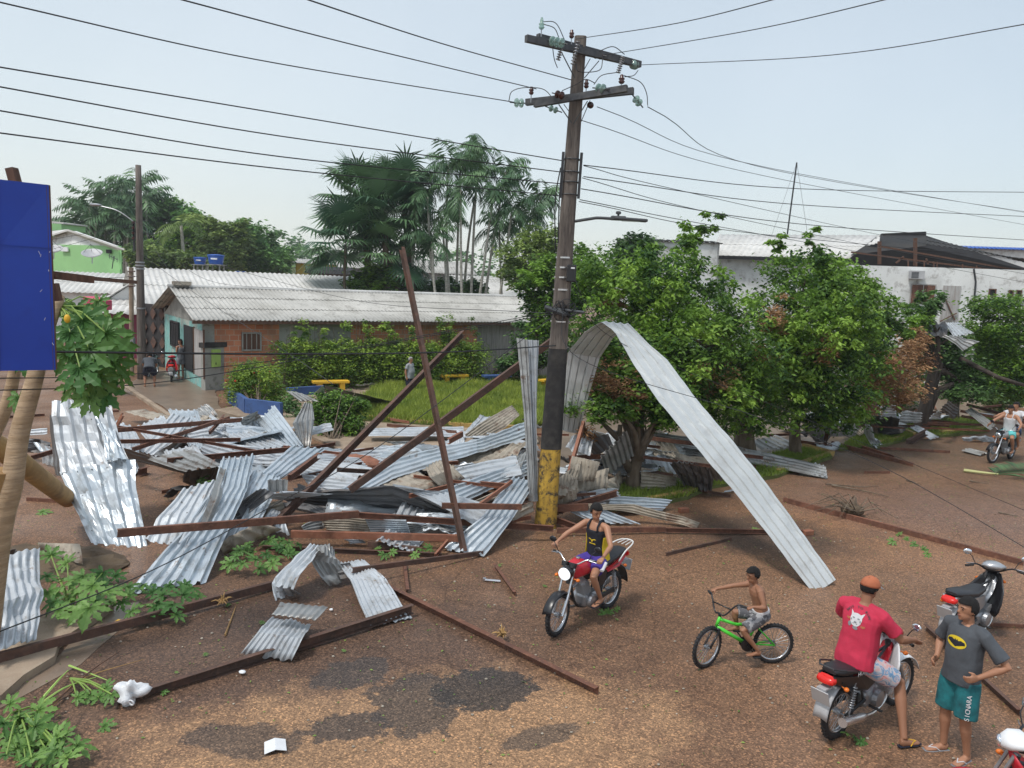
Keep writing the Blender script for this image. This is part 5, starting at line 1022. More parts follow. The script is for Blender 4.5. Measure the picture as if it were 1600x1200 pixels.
# broken forked tree behind the arch
bA=G(990,768); YA=bA.y
def fork(mb):
    f=W(985,735,YA); 
    for x,y,r in ((967,690,.09),(972,668,.06)): pass
    mb.tube([f,W(972,712,YA-.1),W(967,690,YA-.1),W(969,664,YA-.1)],[.11,.10,.08,.05],8)
    mb.tube([W(995,720,YA),W(1002,690,YA+.1),W(998,660,YA+.1),W(997,630,YA+.1)],[.17,.13,.1,.07],8)
    mb.tube([W(1000,700,YA),W(1013,680,YA),W(1026,664,YA)],[.12,.10,.07],8)
    mb.tube([W(998,690,YA),W(985,668,YA),W(982,655,YA)],[.09,.07,.05],8)
tree('broken forked tree with a mossy trunk standing inside the arch of sheet metal',bA,[bA,W(990,745,YA),W(996,715,YA)],[blob(915,632,17.2,38,24),blob(965,640,17.0,36,18),blob(1040,640,17.4,38,24),blob(960,585,17.6,38,34),blob(1010,600,17.6,50,50),blob(1045,620,17.8,35,35),blob(935,530,17.4,24,24),blob(985,550,17.9,35,35)],12500,.125,seed=3,dry=[blob(955,590,17.2,36,34),blob(985,620,17.1,20,20),blob(925,675,17.2,22,22)],r0_=.19,group=Tg,extra=fork,tb=.38)
bB=G(1165,715); YB=bB.y
tree('largest leafy tree with a thick brown trunk right of the power pole',bB,[bB,W(1163,690,YB),W(1160,650,YB),W(1150,610,YB)],[blob(985,440,20.5,75,52),blob(1050,440,21,70,46),blob(1122,482,21.5,52,46),blob(915,440,21.5,42,42),blob(930,505,21.5,50,45),blob(1010,520,20,78,55),blob(1085,530,19.5,72,62),blob(1150,560,20,70,72),blob(1100,620,19.6,62,50),blob(1165,635,20.5,60,42),blob(1070,375,22,24,28),blob(1108,345,22,22,24),blob(1010,390,21.6,20,22)],33000,.145,seed=5,r0_=.30,group=Tg,shell=.5,cl=.14,clusters=480,droop=.8,dry=[blob(1110,590,19.3,40,30),blob(1010,560,19.4,30,18),blob(1185,560,20.4,24,30),blob(960,470,20.2,18,18)],young=[blob(1060,500,19.2,60,40),blob(1000,440,19.6,50,26),blob(1090,560,18.9,50,26),blob(1130,620,19.1,40,26)])
bC=G(1243,713); YC=bC.y
tree('leafy tree with a short bare trunk standing in the middle kerbed bed',bC,[bC,W(1242,690,YC),W(1244,650,YC),W(1260,600,YC)],[blob(1260,430,22,62,42),blob(1325,452,22.5,60,38),blob(1215,480,22.5,50,60),blob(1290,500,21,75,60),blob(1362,492,23,42,44),blob(1230,570,21,62,62),blob(1305,590,21,70,60),blob(1348,545,22,38,46),blob(1400,500,23,32,30),blob(1240,640,21.5,62,35),blob(1310,645,21.5,50,30),blob(1272,378,22.5,14,24),blob(1218,385,22.5,12,24),blob(1300,395,22.5,22,22)],33000,.145,seed=8,r0_=.17,group=Tg,shell=.5,cl=.14,clusters=480,droop=.8,dry=[blob(1212,500,20.6,20,40),blob(1290,545,20.2,26,26),blob(1190,620,20.6,22,20)],young=[blob(1270,520,20.1,60,30),blob(1235,600,20.2,40,40),blob(1330,470,20.9,50,26)])
bD=G(1363,683); YD=bD.y
tree('tree with hanging dry brown branches and a thin trunk',bD,[bD,W(1362,660,YD),W(1365,620,YD),W(1375,580,YD)],[blob(1390,580,22.8,44,40),blob(1422,560,24,26,30),blob(1362,612,22.6,20,40),blob(1408,620,23,22,22),blob(1435,605,25,14,18),blob(1430,530,26,22,20)],10000,.13,'leaf_dry',seed=9,r0_=.18,group=Tg,shell=.2,asp=.25,tb=.55)
tree('low leafy shoots around the dry brown branches',W(1345,660,26)-V((0,0,W(1345,660,26).z)),[W(1345,668,26),W(1350,640,26),W(1360,600,26)],[blob(1390,610,26.5,34,34),blob(1345,560,26.5,30,34),blob(1425,500,27,26,26)],7000,.14,seed=10,r0_=.06,group=Tg)
bE=G(1438,675); YE=bE.y
def forkE(mb):
    a=W(1455,620,YE); mb.tube([W(1450,640,YE),W(1463,612,YE),W(1490,600,YE)],[.17,.15,.11],8); mb.tube([a,W(1470,570,YE),W(1438,500,YE)],[.13,.10,.06],8); mb.tube([W(1500,560,YE),W(1560,590,YE-1),W(1600,602,YE-1)],[.1,.08,.06],6)
tree('broken tree with a thick leaning dark trunk and roofing caught in its top',bE,[bE,W(1445,645,YE),W(1452,610,YE),W(1460,575,YE)],[blob(1470,560,28,34,28),blob(1500,580,28,32,24),blob(1455,465,27.5,18,16),blob(1448,478,27.5,20,16),blob(1510,610,27.5,42,14),blob(1480,535,28,24,16)],11000,.15,'leaf_dark',seed=12,r0_=.25,bark='bark_dark',group=Tg,extra=forkE,tb=.6)
bF=G(1488,657); YF=bF.y
tree('dark trunked tree with a rounded green crown at the right edge',bF,[bF,W(1490,630,YF),W(1500,600,YF),W(1530,560,YF)],[blob(1560,500,28,44,38),blob(1585,545,28,38,44),blob(1555,560,29,34,40),blob(1590,480,28.5,26,20),blob(1570,600,28,46,18),blob(1540,480,29,20,20),blob(1610,590,28,30,30)],20000,.15,seed=14,r0_=.22,bark='bark_dark',group=Tg,tb=.42)
bG=G(1560,650); tree('small withered grey bush tree behind the far motorcycle',W(1568,650,33),[W(1565,652,33),W(1566,630,33),W(1568,615,33)],[blob(1568,620,33,30,22)],2600,.17,'leaf_olive',seed=15,r0_=.07,group=Tg,tb=.2)
# green masses behind the pole
Bg='garden trees behind the square'
def bush(label,x,y,Y,blobs,n,ls,m='leaf_tree',seed=1,r0_=.08,group=Bg,name='tree',**k):
    base=W(x,y,Y); base.z=0; b0=blobs[0][0]; return tree(label,base,[base,base.lerp(V(b0),.5)+V((.1,0,.1)),V(b0)],blobs,n,ls,m,seed,r0_,group=group,name=name,cat='tree',**k)
bush('bright green tree just left of the upper power pole',830,560,32,[blob(842,440,32,30,26),blob(862,420,32,24,24),blob(838,470,32,22,22),blob(870,470,32,30,34),blob(855,505,32,30,30)],9000,.2,seed=21)
bush('olive green tree between the slender palms and the pole',820,560,42,[blob(820,400,46,40,32),blob(850,375,46,30,26),blob(808,428,46,30,18),blob(855,410,46,30,30)],8000,.28,'leaf_olive',seed=22)
bush('small green tree right behind the pole at lamp height',905,560,34,[blob(912,410,34,20,28),blob(925,440,34,24,24),blob(900,460,34,26,26)],5000,.2,seed=23)
bush('green shrub mass behind the hedge end under the slender palms',760,560,36,[blob(822,530,36,22,28),blob(845,545,36,30,28),blob(810,568,36,34,14)],6000,.2,'leaf_dark',seed=24)
bush('leafy bush below the fan palm above the tile roof',590,560,50,[blob(580,445,50,30,26),blob(560,455,50,24,18),blob(605,440,50,24,24)],5000,.3,seed=25)
bush('dark bush below the slender palms above the tile roof',640,560,52,[blob(640,445,52,30,18),blob(700,448,52,30,14),blob(740,450,52,20,14)],4500,.3,'leaf_dark',seed=26)
bush('vine covered crown over the narrow white building',985,560,42,[blob(985,395,42,24,26),blob(1000,385,42,30,18),blob(970,420,42,18,30)],5000,.24,'leaf_dark',seed=27)
bush('dark leaf mass filling the shade between the square trees and the warehouse',1400,600,38,[blob(1300,560,38,90,60),blob(1180,580,38,80,50),blob(1440,560,38,40,50),blob(1090,560,38,60,60),blob(1540,560,38,50,40)],14000,.3,'leaf_dark',seed=28)  # dark leaves put in to fill the deep shade behind the trees
bush('low dark leaf mass filling the shade behind the broken forked tree',960,600,32,[blob(950,560,32,60,46),blob(1040,560,32,60,50),blob(1000,610,32,60,24)],9000,.22,'leaf_dark',seed=29)  # more dark leaves standing in for shade low behind the trunk
# hedge and bushes of the square
def box_blobs(pts): return [blob(*p) for p in pts]
hd_=thing('hedge','tall loose vine hedge in front of the brick house','hedge',W(600,600,34)-V((0,0,W(600,600,34).z)))
hbz=[blob(x,574,31.0+(x-455)*.0165,34,34,26) for x in range(455,750,24)]+[blob(x,548+5*math.sin(x),31.0+(x-455)*.0165,24,18,20) for x in range(450,750,22)]+[blob(x,520+8*math.sin(x*1.7),31.+(x-455)*.0165,9,22,9) for x in (462,480,508,540,575,602,615,640,690,705,742)]
v,t=leafcloud(hbz,52000,.13,31,shell=.35,cl=.2,tb=.45); fastmesh('foliage',v,4,t,'leaf_hedge',tuple(hd_.location),hd_)
mb=MB()
for i in range(70):
    x=rng.uniform(440,748); Y_=31+(x-455)*.0165; a=W(x,600,Y_+rng.uniform(-.3,.3)); a.z=.05; b=W(x+rng.uniform(-8,8),rng.uniform(495,540),Y_); mb.tube([a,a.lerp(b,.5)+V((rng.uniform(-.1,.1),0,0)),b],[.02,.015,.006],4)
mb.build('stem','bark',hd_)
def shrub(label,x,y,Y,bl,n,ls,m='leaf_hedge',seed=1,flowers=0,**k):
    base=G(x,y); o=thing('bush',label,'bush',base); v,t=leafcloud(bl,n,ls,seed,**k); f=fastmesh('foliage',v,4,t,m,tuple(base),o)
    mb=MB()
    for i in range(14): b=V(bl[i%len(bl)][0])+V((rng.uniform(-.5,.5),rng.uniform(-.3,.3),rng.uniform(-.1,.4))); mb.tube([base+V((rng.uniform(-.15,.15),0,0)),b],[.025,.008],5)
    mb.build('stem','bark',o)
    if flowers:
        mb=MB()
        for i in range(flowers):
            b=bl[rng.randrange(len(bl))]; d=V((rng.gauss(0,1),-abs(rng.gauss(0,1)),rng.gauss(0,1))).normalized(); mb.ell(V(b[0])+V((d.x*b[1][0],d.y*b[1][1],d.z*b[1][2]))*1.02,.045,None,6,4)
        mb.build('flower','red_lens',o)
    return o
shrub('round bush with small red flowers in the blue planter',400,650,26,[blob(402,610,27,42,36,30),blob(380,600,27,26,28,24),blob(425,625,27,26,24,24),blob(395,580,27.5,28,18,20)],14000,.10,seed=41,flowers=9)
shrub('dark leaning bush at the left corner of the lawn',520,690,22.5,[blob(520,640,23,38,28,26),blob(535,665,22.6,32,28,24),blob(500,665,22.8,26,24,20),blob(555,632,23,24,12,16)],12000,.11,'leaf_tree',seed=42,tb=.35)
shrub('small dark bush between round bush and left bench',455,650,26,[blob(455,645,26,24,26,20),blob(470,660,25,20,20,16)],4000,.11,'leaf_dark',seed=43,tb=.6)
# ---------------- palms
def frond(base,az,el,L,n=26,lw=.05,ll=.55,droop=.9,drop_leaf=.35,seed=0,rg=None):
    """feather frond as one arching rachis with drooping leaflets -> arrays of quads"""
    rg=rg or random.Random(seed); P=[]; p=V(base); e=el
    for i in range(n+1):
        P.append(p.copy()); d=V((math.cos(az)*math.cos(e),math.sin(az)*math.cos(e),math.sin(e))); p=p+d*(L/n); e-=droop/n*(1+.9*i/n)
    q=[]
    for i in range(1,n):
        d=(P[i+1]-P[i]).normalized(); s=d.cross(V((0,0,1))); s=s.normalized() if s.length>1e-3 else V((1,0,0)); l=ll*L*.45*math.sin(PI*min(1,.12+.95*i/n))**.6
        for sg in (-1,1):
            if rg.random()<.06: continue
            a=(s*sg+d*.55+V((0,0,-drop_leaf*rg.uniform(.5,1.5)))).normalized(); w_=d*lw*L*.5; tip=P[i]+a*l+V((0,0,-.12*l)); mid=P[i]+a*l*.5
            q+=[P[i]-w_*.4,mid-w_*.5,tip,mid+w_*.5]
    r=[]
    for i in range(n): 
        s=V((0,0,1))*.012*L*.3*(1-i/n)+V((0,0,.006)); r+=[P[i]-s,P[i+1]-s,P[i+1]+s,P[i]+s]
    return q+r
def fanleaf(base,az,el,L,R_,rg,n=26):
    """buriti style fan: petiole and a round blade of drooping segments"""
    d=V((math.cos(az)*math.cos(el),math.sin(az)*math.cos(el),math.sin(el))); c=V(base)+d*L; s=d.cross(V((0,0,1))).normalized(); u=s.cross(d).normalized(); q=[]
    w_=s*.05; q+=[V(base)-w_,c-w_,c+w_,V(base)+w_]
    for i in range(n):
        a=-2.5+5.0*i/(n-1); e=(d*math.cos(a)+s*math.sin(a)).normalized(); e=(e+u*.15).normalized(); t1=c+e*R_*.55; t2=t1+(e+V((0,0,-.75*rg.uniform(.6,1.3)))).normalized()*R_*.5; ww=e.cross(u).normalized()*R_*.045
        q+=[c-ww*.3,t1-ww,t1+ww,c+ww*.3]; q+=[t1-ww,t2-ww*.1,t2+ww*.1,t1+ww]
    return q
def palm(label,base,top,r0_,L,nf,seed,m='leaf_palm',bark='pale_trunk',fan=0,group='palms behind the old house',droop=1.3,el=(-.2,1.3),cat='palm',shaft=True,**k):
    rg=random.Random(seed); o=thing('palm_tree',label,cat,base,group=group); mb=MB(); mid=base.lerp(top,.55)+V((rg.uniform(-.3,.3),0,0)); pts=curve([base,mid,top],6); mb.tube(pts,[r0_*(1.15-.4*i/(len(pts)-1)) for i in range(len(pts))],8); mb.build('trunk',bark,o,smooth=True)
    q=[]; tints=[]
    for i in range(nf):
        az=rg.uniform(0,2*PI); f=(i+.5)/nf; e=el[0]+(el[1]-el[0])*f; n0=len(q)
        if fan: q+=fanleaf(top+V((0,0,.3*f)),az,e,L*rg.uniform(.8,1.1),fan*rg.uniform(.85,1.15),rg)
        else: q+=frond(top+V((0,0,.2*f)),az,e,L*rg.uniform(.8,1.15),droop=droop*rg.uniform(.8,1.2),rg=rg,**k)
        tints+=[min(1,max(0,rg.gauss(.45,.25)))]*((len(q)-n0)//4)
    fastmesh('crown',np.array([tuple(v) for v in q]),4,tints,m,tuple(base),o); return o
def gbase(x,y,Y): p=W(x,y,Y); p.z=0; return p
fi=0
for x,y,Y_,L,fn,nf,lab in ((600,330,50,2.3,1.75,22,'stout fan palm in the middle of the palm group'),(540,372,49,1.9,1.6,16,'leftmost fan palm with wide hanging leaves'),(565,305,51,1.9,1.6,16,'fan palm reaching over the leftmost one'),(630,300,52,1.9,1.5,16,'fan palm touching the slender palms'),(610,385,50,1.9,1.5,14,'low fan palm just above the dark bush')):
    fi+=1; palm(lab,gbase(x+10,440,Y_),W(x,y+12,Y_),.24 if x!=540 else .10,L,nf+6,100+fi,fan=fn,bark='bark',el=(-.75,1.25))
ac=[(655,275,650,455,50),(668,300,700,465,49),(690,330,700,460,49.5),(700,250,712,455,50),(720,240,715,455,51),(745,262,736,460,50),(755,228,722,465,52),(772,290,740,460,49),(790,262,750,465,50.5),(800,320,770,465,49),(720,290,728,460,48.5),(830,330,800,465,50),(845,300,815,465,52),(675,370,700,465,48.5),(780,350,790,465,51)]
for i,(tx,ty,bx_,by_,Y_) in enumerate(ac): palm('slender pale trunked palm in the group left of the power pole',gbase(bx_,by_,Y_),W(tx,ty+8,Y_),.085,2.3,15,200+i,droop=1.5,el=(-.6,1.3),ll=.8,lw=.11,drop_leaf=.8,n=16)
for i,(tx,ty,Y_) in enumerate([(140,320,84),(165,305,86),(190,295,84),(215,285,86),(150,345,82),(180,340,82),(205,325,84),(228,310,85),(200,360,82),(125,345,86)]): palm('dark slender palm in the grove behind the green building',gbase(tx,420,Y_),W(tx,ty+4,Y_),.14,3.6,15,300+i,droop=1.3,el=(-.5,1.3),group='palms in the far grove',n=12,ll=.8,lw=.13,drop_leaf=.7)
palm('coconut palm with yellowish fronds right of the distant pole',gbase(282,420,76),W(283,352,76),.2,3.4,13,330,m='leaf_olive',group='palms in the far grove',droop=1.4,el=(-.3,1.2),n=14,ll=.8,lw=.1)
Fg='trees of the far grove'
def fartree(label,x,Y,bl,n,seed,m='leaf_far',ls=.55,**k): bush(label,x,430,Y,bl,n,ls,m,seed,r0_=.25,group=Fg,**k)
fartree('dark tree under the far palms behind the green building',170,88,[blob(160,360,88,44,34),blob(215,360,88,34,44),blob(190,330,88,40,40),blob(235,330,88,26,30),blob(120,365,88,30,26)],9000,51,'leaf_dark',ls=.5)
fartree('rounded tree right of the far pole top',262,88,[blob(255,345,88,28,34),blob(270,330,88,20,20),blob(300,350,86,24,22),blob(290,335,86,18,14)],7000,52)
fartree('bright green tree in the middle of the far grove',300,82,[blob(300,380,82,34,26),blob(265,395,82,34,22),blob(320,365,82,24,20)],7000,53,'leaf_tree',ls=.5)
fartree('tall bushy tree with reddish tips at the right of the far grove',345,80,[blob(345,370,80,24,26),blob(350,400,80,34,22),blob(372,372,80,20,26),blob(335,350,80,14,12)],8000,54,'leaf_olive',ls=.5)
fartree('dark rounded tree at the right end of the far grove',400,84,[blob(400,375,84,24,26),blob(415,400,84,28,20),blob(385,400,84,28,22),blob(380,362,84,16,16)],8000,55,'leaf_far',ls=.5)
fartree('pale green bush behind the two blue tanks',270,74,[blob(250,405,74,34,14),blob(300,408,74,30,10),blob(225,395,74,24,18)],5000,56,'leaf_olive',ls=.45)
fartree('dark tree left of the yellow house',430,90,[blob(435,400,90,20,16),blob(425,412,90,22,12)],5000,57,'leaf_far',ls=.5)
# distant forest on a low rise
mb=MB(); hp=[]
for i in range(41):
    x=-260+i*11.; y=210+14*math.sin(i*.7); hp.append((x,y,5+2.5*mnoise.noise(V((i*.35,2,0)))+ (3.5 if x<-60 else 0)))
mb.grid([[V((x,y-30,0)) for x,y,z in hp],[V((x,y,z*.7)) for x,y,z in hp],[V((x,y+30,z)) for x,y,z in hp],[V((x,y+90,z*.8)) for x,y,z in hp]]); tag(mb.build('hills','turf',smooth=True),kind='structure')
fb_=[(V((x+rng.uniform(-4,4),y+rng.uniform(-18,6),z*.7+3.2)),(8+rng.uniform(-2,3),8,4.5+rng.uniform(-1,2.2))) for x,y,z in hp for k in range(2)]
v,t=leafcloud(fb_,30000,1.5,61,shell=.6,cl=.14,droop=.3); tag(fastmesh('forest',v,4,t,'leaf_far',(0,210,0)),kind='stuff')
mat('stalk_green',(.20,.30,.06),.5,0,.25,5)
# ---------------- papaya: foreground trunks and lobed leaves
def lobed(c,up,ax,R_,rg,ns=7):
    """deeply lobed papaya leaf as triangles fanning from the stalk end; up = leaf normal, ax = midrib direction"""
    up=up.normalized(); ax=(ax-up*ax.dot(up)).normalized(); s=up.cross(ax); q=[]
    for i in range(ns):
        a=-2.35+4.7*i/(ns-1); e=ax*math.cos(a)+s*math.sin(a); f=up.cross(e); L=R_*(1-.38*abs(a)/2.35)*rg.uniform(.88,1.1); cup=lambda r_: -up*(.18*r_*r_/R_)
        pr=[(0,.0),(.28,.15),(.42,.10),(.58,.21),(.66,.12),(.80,.13),(.86,.05),(1,0)]
        P=[c+e*(L*u)+cup(L*u) for u,w_ in pr]; Wd_=[w_*L for u,w_ in pr]; fold=up*.05*L
        for k in range(len(pr)-1):
            for sg in (-1,1): q+=[P[k],P[k+1],P[k+1]+f*sg*Wd_[k+1]+fold,P[k]+f*sg*Wd_[k]+fold]
    return q
def papaya_clump(name,label,leaves,cat='branch',group=None,seed=1,stalks=True,base=None,tb=.45):
    rg=random.Random(seed); q=[]; t=[]; mb=MB(); b0=base or T(leaves[0][0])
    for c,R_,nrm,ax,st in leaves:
        c=T(c); n0=len(q); q+=lobed(c,V(nrm)+V((rg.uniform(-.2,.2),)*3),V(ax),R_,rg); tv=min(1,max(0,rg.gauss(tb,.22))); t+=[tv]*((len(q)-n0)//4)
        if st is not None: mb.tube([c,c.lerp(T(st),.5)+V((0,0,.04)),T(st)],[.008,.010,.013],5)
    o=thing(name,label,cat,b0,group=group); fastmesh('leaf_blades',np.array([tuple(v) for v in q]),4,t,'leaf_papaya',tuple(b0),o)
    if mb.v: mb.build('leaf_stalks','stalk_green',o)
    return o
pt_=thing('papaya_tree','papaya tree with pale ringed trunks in front of the tall standing sheet','papaya tree',V((W(0,850,8.4).x,8.4,0)))
mb=MB(); P_=[W(-22,1000,8.4),W(0,830,8.4),W(18,760,8.4),W(30,680,8.5),W(52,600,8.6),W(72,520,8.8),W(92,462,9.)]; P_[0].z=max(P_[0].z,0); pp=curve(P_,4)
mb.tube(pp,[.135-.070*i/len(pp) for i in range(len(pp))],12); mb.build('trunk','papaya_bark',pt_,smooth=True)
mb=MB(); pp=curve([W(-20,700,9.4),W(8,640,9.4),W(22,585,9.4),W(30,520,9.4)],4); mb.tube(pp,[.085-.025*i/len(pp) for i in range(len(pp))],10); mb.build('trunk','papaya_bark',pt_,smooth=True)
mb=MB(); mb.tube([W(1,735,8.39),W(-3,763,8.39)],.135,14); mb.build('trunk_wrap','peeled_wood',pt_)
lg=MB(); pp=[W(-60,668,9.6),W(0,700,10.2),W(60,745,11.6),W(106,780,13.4)]; lg.tube(curve(pp,4),.15,12); tag(lg.build('log','peeled_wood',smooth=True),'smooth yellow brown log leaning across behind the papaya trunks','log')
rgp=random.Random(5); top=W(92,480,9.0); lv=[]
for (x,y,Y_,r) in [(130,500,8.8,.42),(165,520,8.7,.42),(140,545,8.6,.45),(110,520,8.7,.38),(175,560,8.8,.38),(150,590,8.6,.42),(125,575,8.5,.40),(165,610,8.7,.36),(185,535,9.,.33),(105,550,8.6,.34),(140,620,8.6,.30),(118,600,8.6,.30),(150,560,9.2,.40),(120,480,9.2,.34),(175,500,9.2,.34),(190,580,9.1,.26),(155,470,9.3,.25),(30,620,9.,.26),(36,560,9.2,.25)]:
    nr=V((rgp.uniform(-.35,.45),-.8,rgp.uniform(-.1,.6))); lv.append(((x,y,Y_),r,nr,V((rgp.uniform(-.3,.9),-.1,-.9)),(94,478,9.0) if x>60 else (50,600,8.7)))
b_=pt_.location; q=[];t=[]
rg=random.Random(9)
mb=MB()
for c,R_,nrm,ax,st in lv:
    c=T(c); n0=len(q); q+=lobed(c,nrm,ax,R_,rg,8); t+=[min(1,max(0,rg.gauss(.3,.2)))]*((len(q)-n0)//4); mb.tube([c,c.lerp(T(st),.5)+V((0,0,.08)),T(st)],.009,5)
fastmesh('leaf_blades',np.array([tuple(v) for v in q]),4,t,'leaf_papaya',tuple(b_),pt_); mb.build('leaf_stalks','stalk_green',pt_)
mb=MB(); mb.ell(W(105,498,8.7)*1,(.035,.03,.05)); mb.build('fruit','yellow_paint',pt_)
def ground_leaves(label,pts,seed,z=(.08,.3),R_=(.16,.26),st=None,tb=.45,flatn=.8):
    rg=random.Random(seed); L=[]
    for x,y in pts:
        L.append(((x,y,rg.uniform(*z)),rg.uniform(*R_),V((rg.uniform(-.5,.5),rg.uniform(-.7,.1),flatn)),V((rg.uniform(-1,1),rg.uniform(-1,1),-.1)),(st[0],st[1],.06) if st else None))
    return papaya_clump('fallen_papaya_branch',label,L,group='papaya branches torn down by the storm',seed=seed,tb=tb)
ground_leaves('fallen papaya leaves standing up beside the silver sheet at the left',[(80,868),(105,880),(130,900),(95,905),(75,925),(110,935),(145,915),(160,895),(90,955),(125,960),(72,900),(150,940),(100,915),(85,940),(140,950),(120,925),(165,925),(170,945)],61,(.15,.55),(.2,.34),(110,960),.5)
ground_leaves('fallen papaya leaves under the jagged end of the wide blue sheet',[(200,930),(225,945),(250,955),(215,970),(180,920),(240,925),(265,915),(285,930),(300,920),(205,955),(190,940),(235,962),(270,945),(255,930),(220,915),(290,915),(310,930),(245,945),(275,960),(180,900),(165,912),(200,918)],62,(.04,.25),(.16,.27),None,.12)
ground_leaves('papaya leaves on the street between the wide blue sheet and the crumpled sheet',[(385,860),(410,850),(435,855),(400,875),(425,880),(450,865),(380,880),(465,850),(440,845),(370,870),(415,865),(395,862),(420,845),(445,855),(460,862),(405,888),(430,870),(375,860),(360,880),(450,848),(390,850)],63,(.05,.30),(.15,.25),None,.25)
ground_leaves('fallen papaya branch with long yellow stalks in the bottom left corner',[(30,1120),(55,1135),(20,1150),(70,1160),(45,1165),(90,1170),(100,1150),(15,1100),(60,1110),(10,1180),(80,1185),(40,1190),(105,1185),(120,1165),(35,1135),(60,1150),(25,1170),(75,1140),(5,1130),(50,1185),(85,1155)],64,(.05,.3),(.16,.27),(30,1110),.45)
ground_leaves('small papaya twig beside the white bag',[(120,1090),(140,1085),(165,1075),(175,1085),(155,1090)],65,(.04,.14),(.12,.18),(110,1060),.5)
ground_leaves('leaf bunch lying by the dark street channel in the centre',[(590,858),(600,866),(612,862),(660,860),(672,856),(684,862),(650,866)],66,(.04,.12),(.12,.19),None,.4)
ground_leaves('green leaves under the rear wheel of the first rider',[(940,958),(952,955),(965,953)],67,(.02,.05),(.08,.13))
ground_leaves('green leaves by the rear wheel of the white and red motorcycle',[(1322,1145),(1335,1152),(1345,1158)],68,(.02,.05),(.08,.13))
ground_leaves('green leaves caught in the hollow of the left pile',[(322,745),(330,752),(316,750)],69,(.5,.7),(.14,.2),None,.2)
def lone(x,y,r,label,m_=.5): papaya_clump('fallen_leaf',label,[((x,y,.03),r,V((.1,-.2,1)),V((1,.3,0)),None)],cat='leaf',group='single leaves on the street',seed=int(x),tb=m_)
for x,y,r,l in ((162,1135,.15,'large single green leaf on the street by the bottom left branch'),(65,800,.22,'single green leaf on the ground beside the papaya trunk'),(320,1022,.06,'small green leaf between white bag and dented sheet'),(275,1050,.04,'tiny leaf near the dark bolted beam'),(255,1082,.07,'green leaf touching the long dark bolted beam'),(605,947,.07,'green leaf lying on the flat silver sheet'),(536,1016,.05,'tiny green leaf right of the long dark bolted beam'),(355,945,.06,'small green leaf in the middle of the left street'),(408,972,.08,'green leaf touching the dented sheet top'),(850,915,.07,'small green leaf left of the first motorcycle'),(1089,1033,.07,'green leaf in front of the bicycle wheel'),(780,883,.05,'tiny green leaf at the end of the short loose bar'),(1130,880,.04,'tiny leaf between rider and arch end'),(1180,827,.14,'green leaf near the long red channel'),(963,967,.05,'tiny leaf right of the rider foot')): lone(x,y,r,l)
ground_leaves('green twig along the very long red channel on the right street',[(1405,835),(1418,842),(1430,850),(1442,858),(1395,845),(1450,865)],71,(.02,.08),(.08,.15),None,.35)
mat('frond_stem',(.46,.46,.20),.6,0,.15,4)
# palm frond on the street at the right
fo=thing('palm_frond','broken palm frond with a yellow stem lying at the right edge of the street','palm frond',G(1510,737)); q=frond(G(1555,741,.08),math.atan2(.35,1.),.10,2.6,n=26,droop=.2,ll=.95,lw=.09,drop_leaf=-.12,rg=random.Random(3))
fastmesh('leaflets',np.array([tuple(v) for v in q]),4,[rng.gauss(.5,.15) for _ in range(len(q)//4)],'leaf_palm',tuple(fo.location),fo); mb=MB(); mb.tube([G(1506,735,.05),G(1530,738,.06),G(1560,741,.08)],[.05,.04,.025],7); mb.build('stem','frond_stem',fo)
# twigs, roots, small litter
def twig(pts,r,label,m='bark',cat='twig'): 
    mb=MB(); mb.tube(curve([G(*p) for p in pts],4),[r*(1-.7*i/(4*(len(pts)-1))) for i in range(4*(len(pts)-1)+1)],5); tag(mb.build('twig',m),label,cat,'twigs strewn on the street')
twig([(1290,756,.05),(1340,760,.04),(1372,759,.03)],.02,'straight thin twig on the right street'); twig([(1300,758,.05),(1345,766,.05),(1390,776,.03)],.025,'longer bent twig on the right street'); twig([(1416,750,.03),(1440,757,.03)],.02,'short twig near the middle of the right street'); twig([(1515,751,.03),(1545,756,.03)],.02,'short twig left of the palm frond'); twig([(1560,800,.03),(1578,804,.03),(1592,806,.03)],.02,'short crooked twig at the right edge of the street')
twig([(352,992,.02),(362,965,.02),(368,948,.03)],.015,'bent yellow straw on the left street','peeled_wood'); twig([(80,1105,.04),(130,1060,.05),(225,1030,.03)],.012,'long thin brown stalk above the white bag','peeled_wood'); twig([(70,1110,.05),(140,1050,.08),(187,1018,.03)],.014,'second long brown stalk beside the bottom left branch','dark_wood'); twig([(50,1110,.05),(100,1075,.1),(150,1058,.05)],.016,'thick light green stalk of the bottom left branch','lime_paint'); twig([(66,1092,.05),(92,1062,.1),(107,1047,.05)],.018,'upright light green stalk left of the white bag','lime_paint'); twig([(108,1040,.05),(140,1052,.06),(168,1063,.05)],.014,'crossing light green stalk left of the white bag','lime_paint')
rb=thing('uprooted_stump','small uprooted stump with spreading dry twigs on the right street','stump',G(1335,800)); mb=MB()
for i in range(26):
    a=rng.uniform(0,2*PI); L=rng.uniform(.4,1.3); p=G(1338,800,.12); mb.tube([p,p+V((math.cos(a)*L*.5,math.sin(a)*L*.35,rng.uniform(.05,.35))),p+V((math.cos(a)*L,math.sin(a)*L*.7,rng.uniform(-.1,.25)))],[.02,.012,.004],4)
mb.build('twigs','bark',rb); mb=MB(); mb.ell(G(1332,797,.12),(.26,.2,.14)); mb.build('root_ball','soil',rb,smooth=True)
for (x,y,l) in ((1345,845,'dark brown roots'),(785,994,'frayed orange root tuft on the lone street beam'),(348,942,'orange root tuft on the left street')):
    if x==1345: continue
    o=MB(); p=G(x,y,.08)
    for i in range(22):
        d=V((rng.gauss(0,1),rng.gauss(0,.8),abs(rng.gauss(0,.5)))).normalized()*rng.uniform(.06,.17); o.tube([p,p+d*.6+V((0,0,.03)),p+d],[.014,.01,.004],4)
    tag(o.build('root_tuft','peeled_wood'),l,'root')
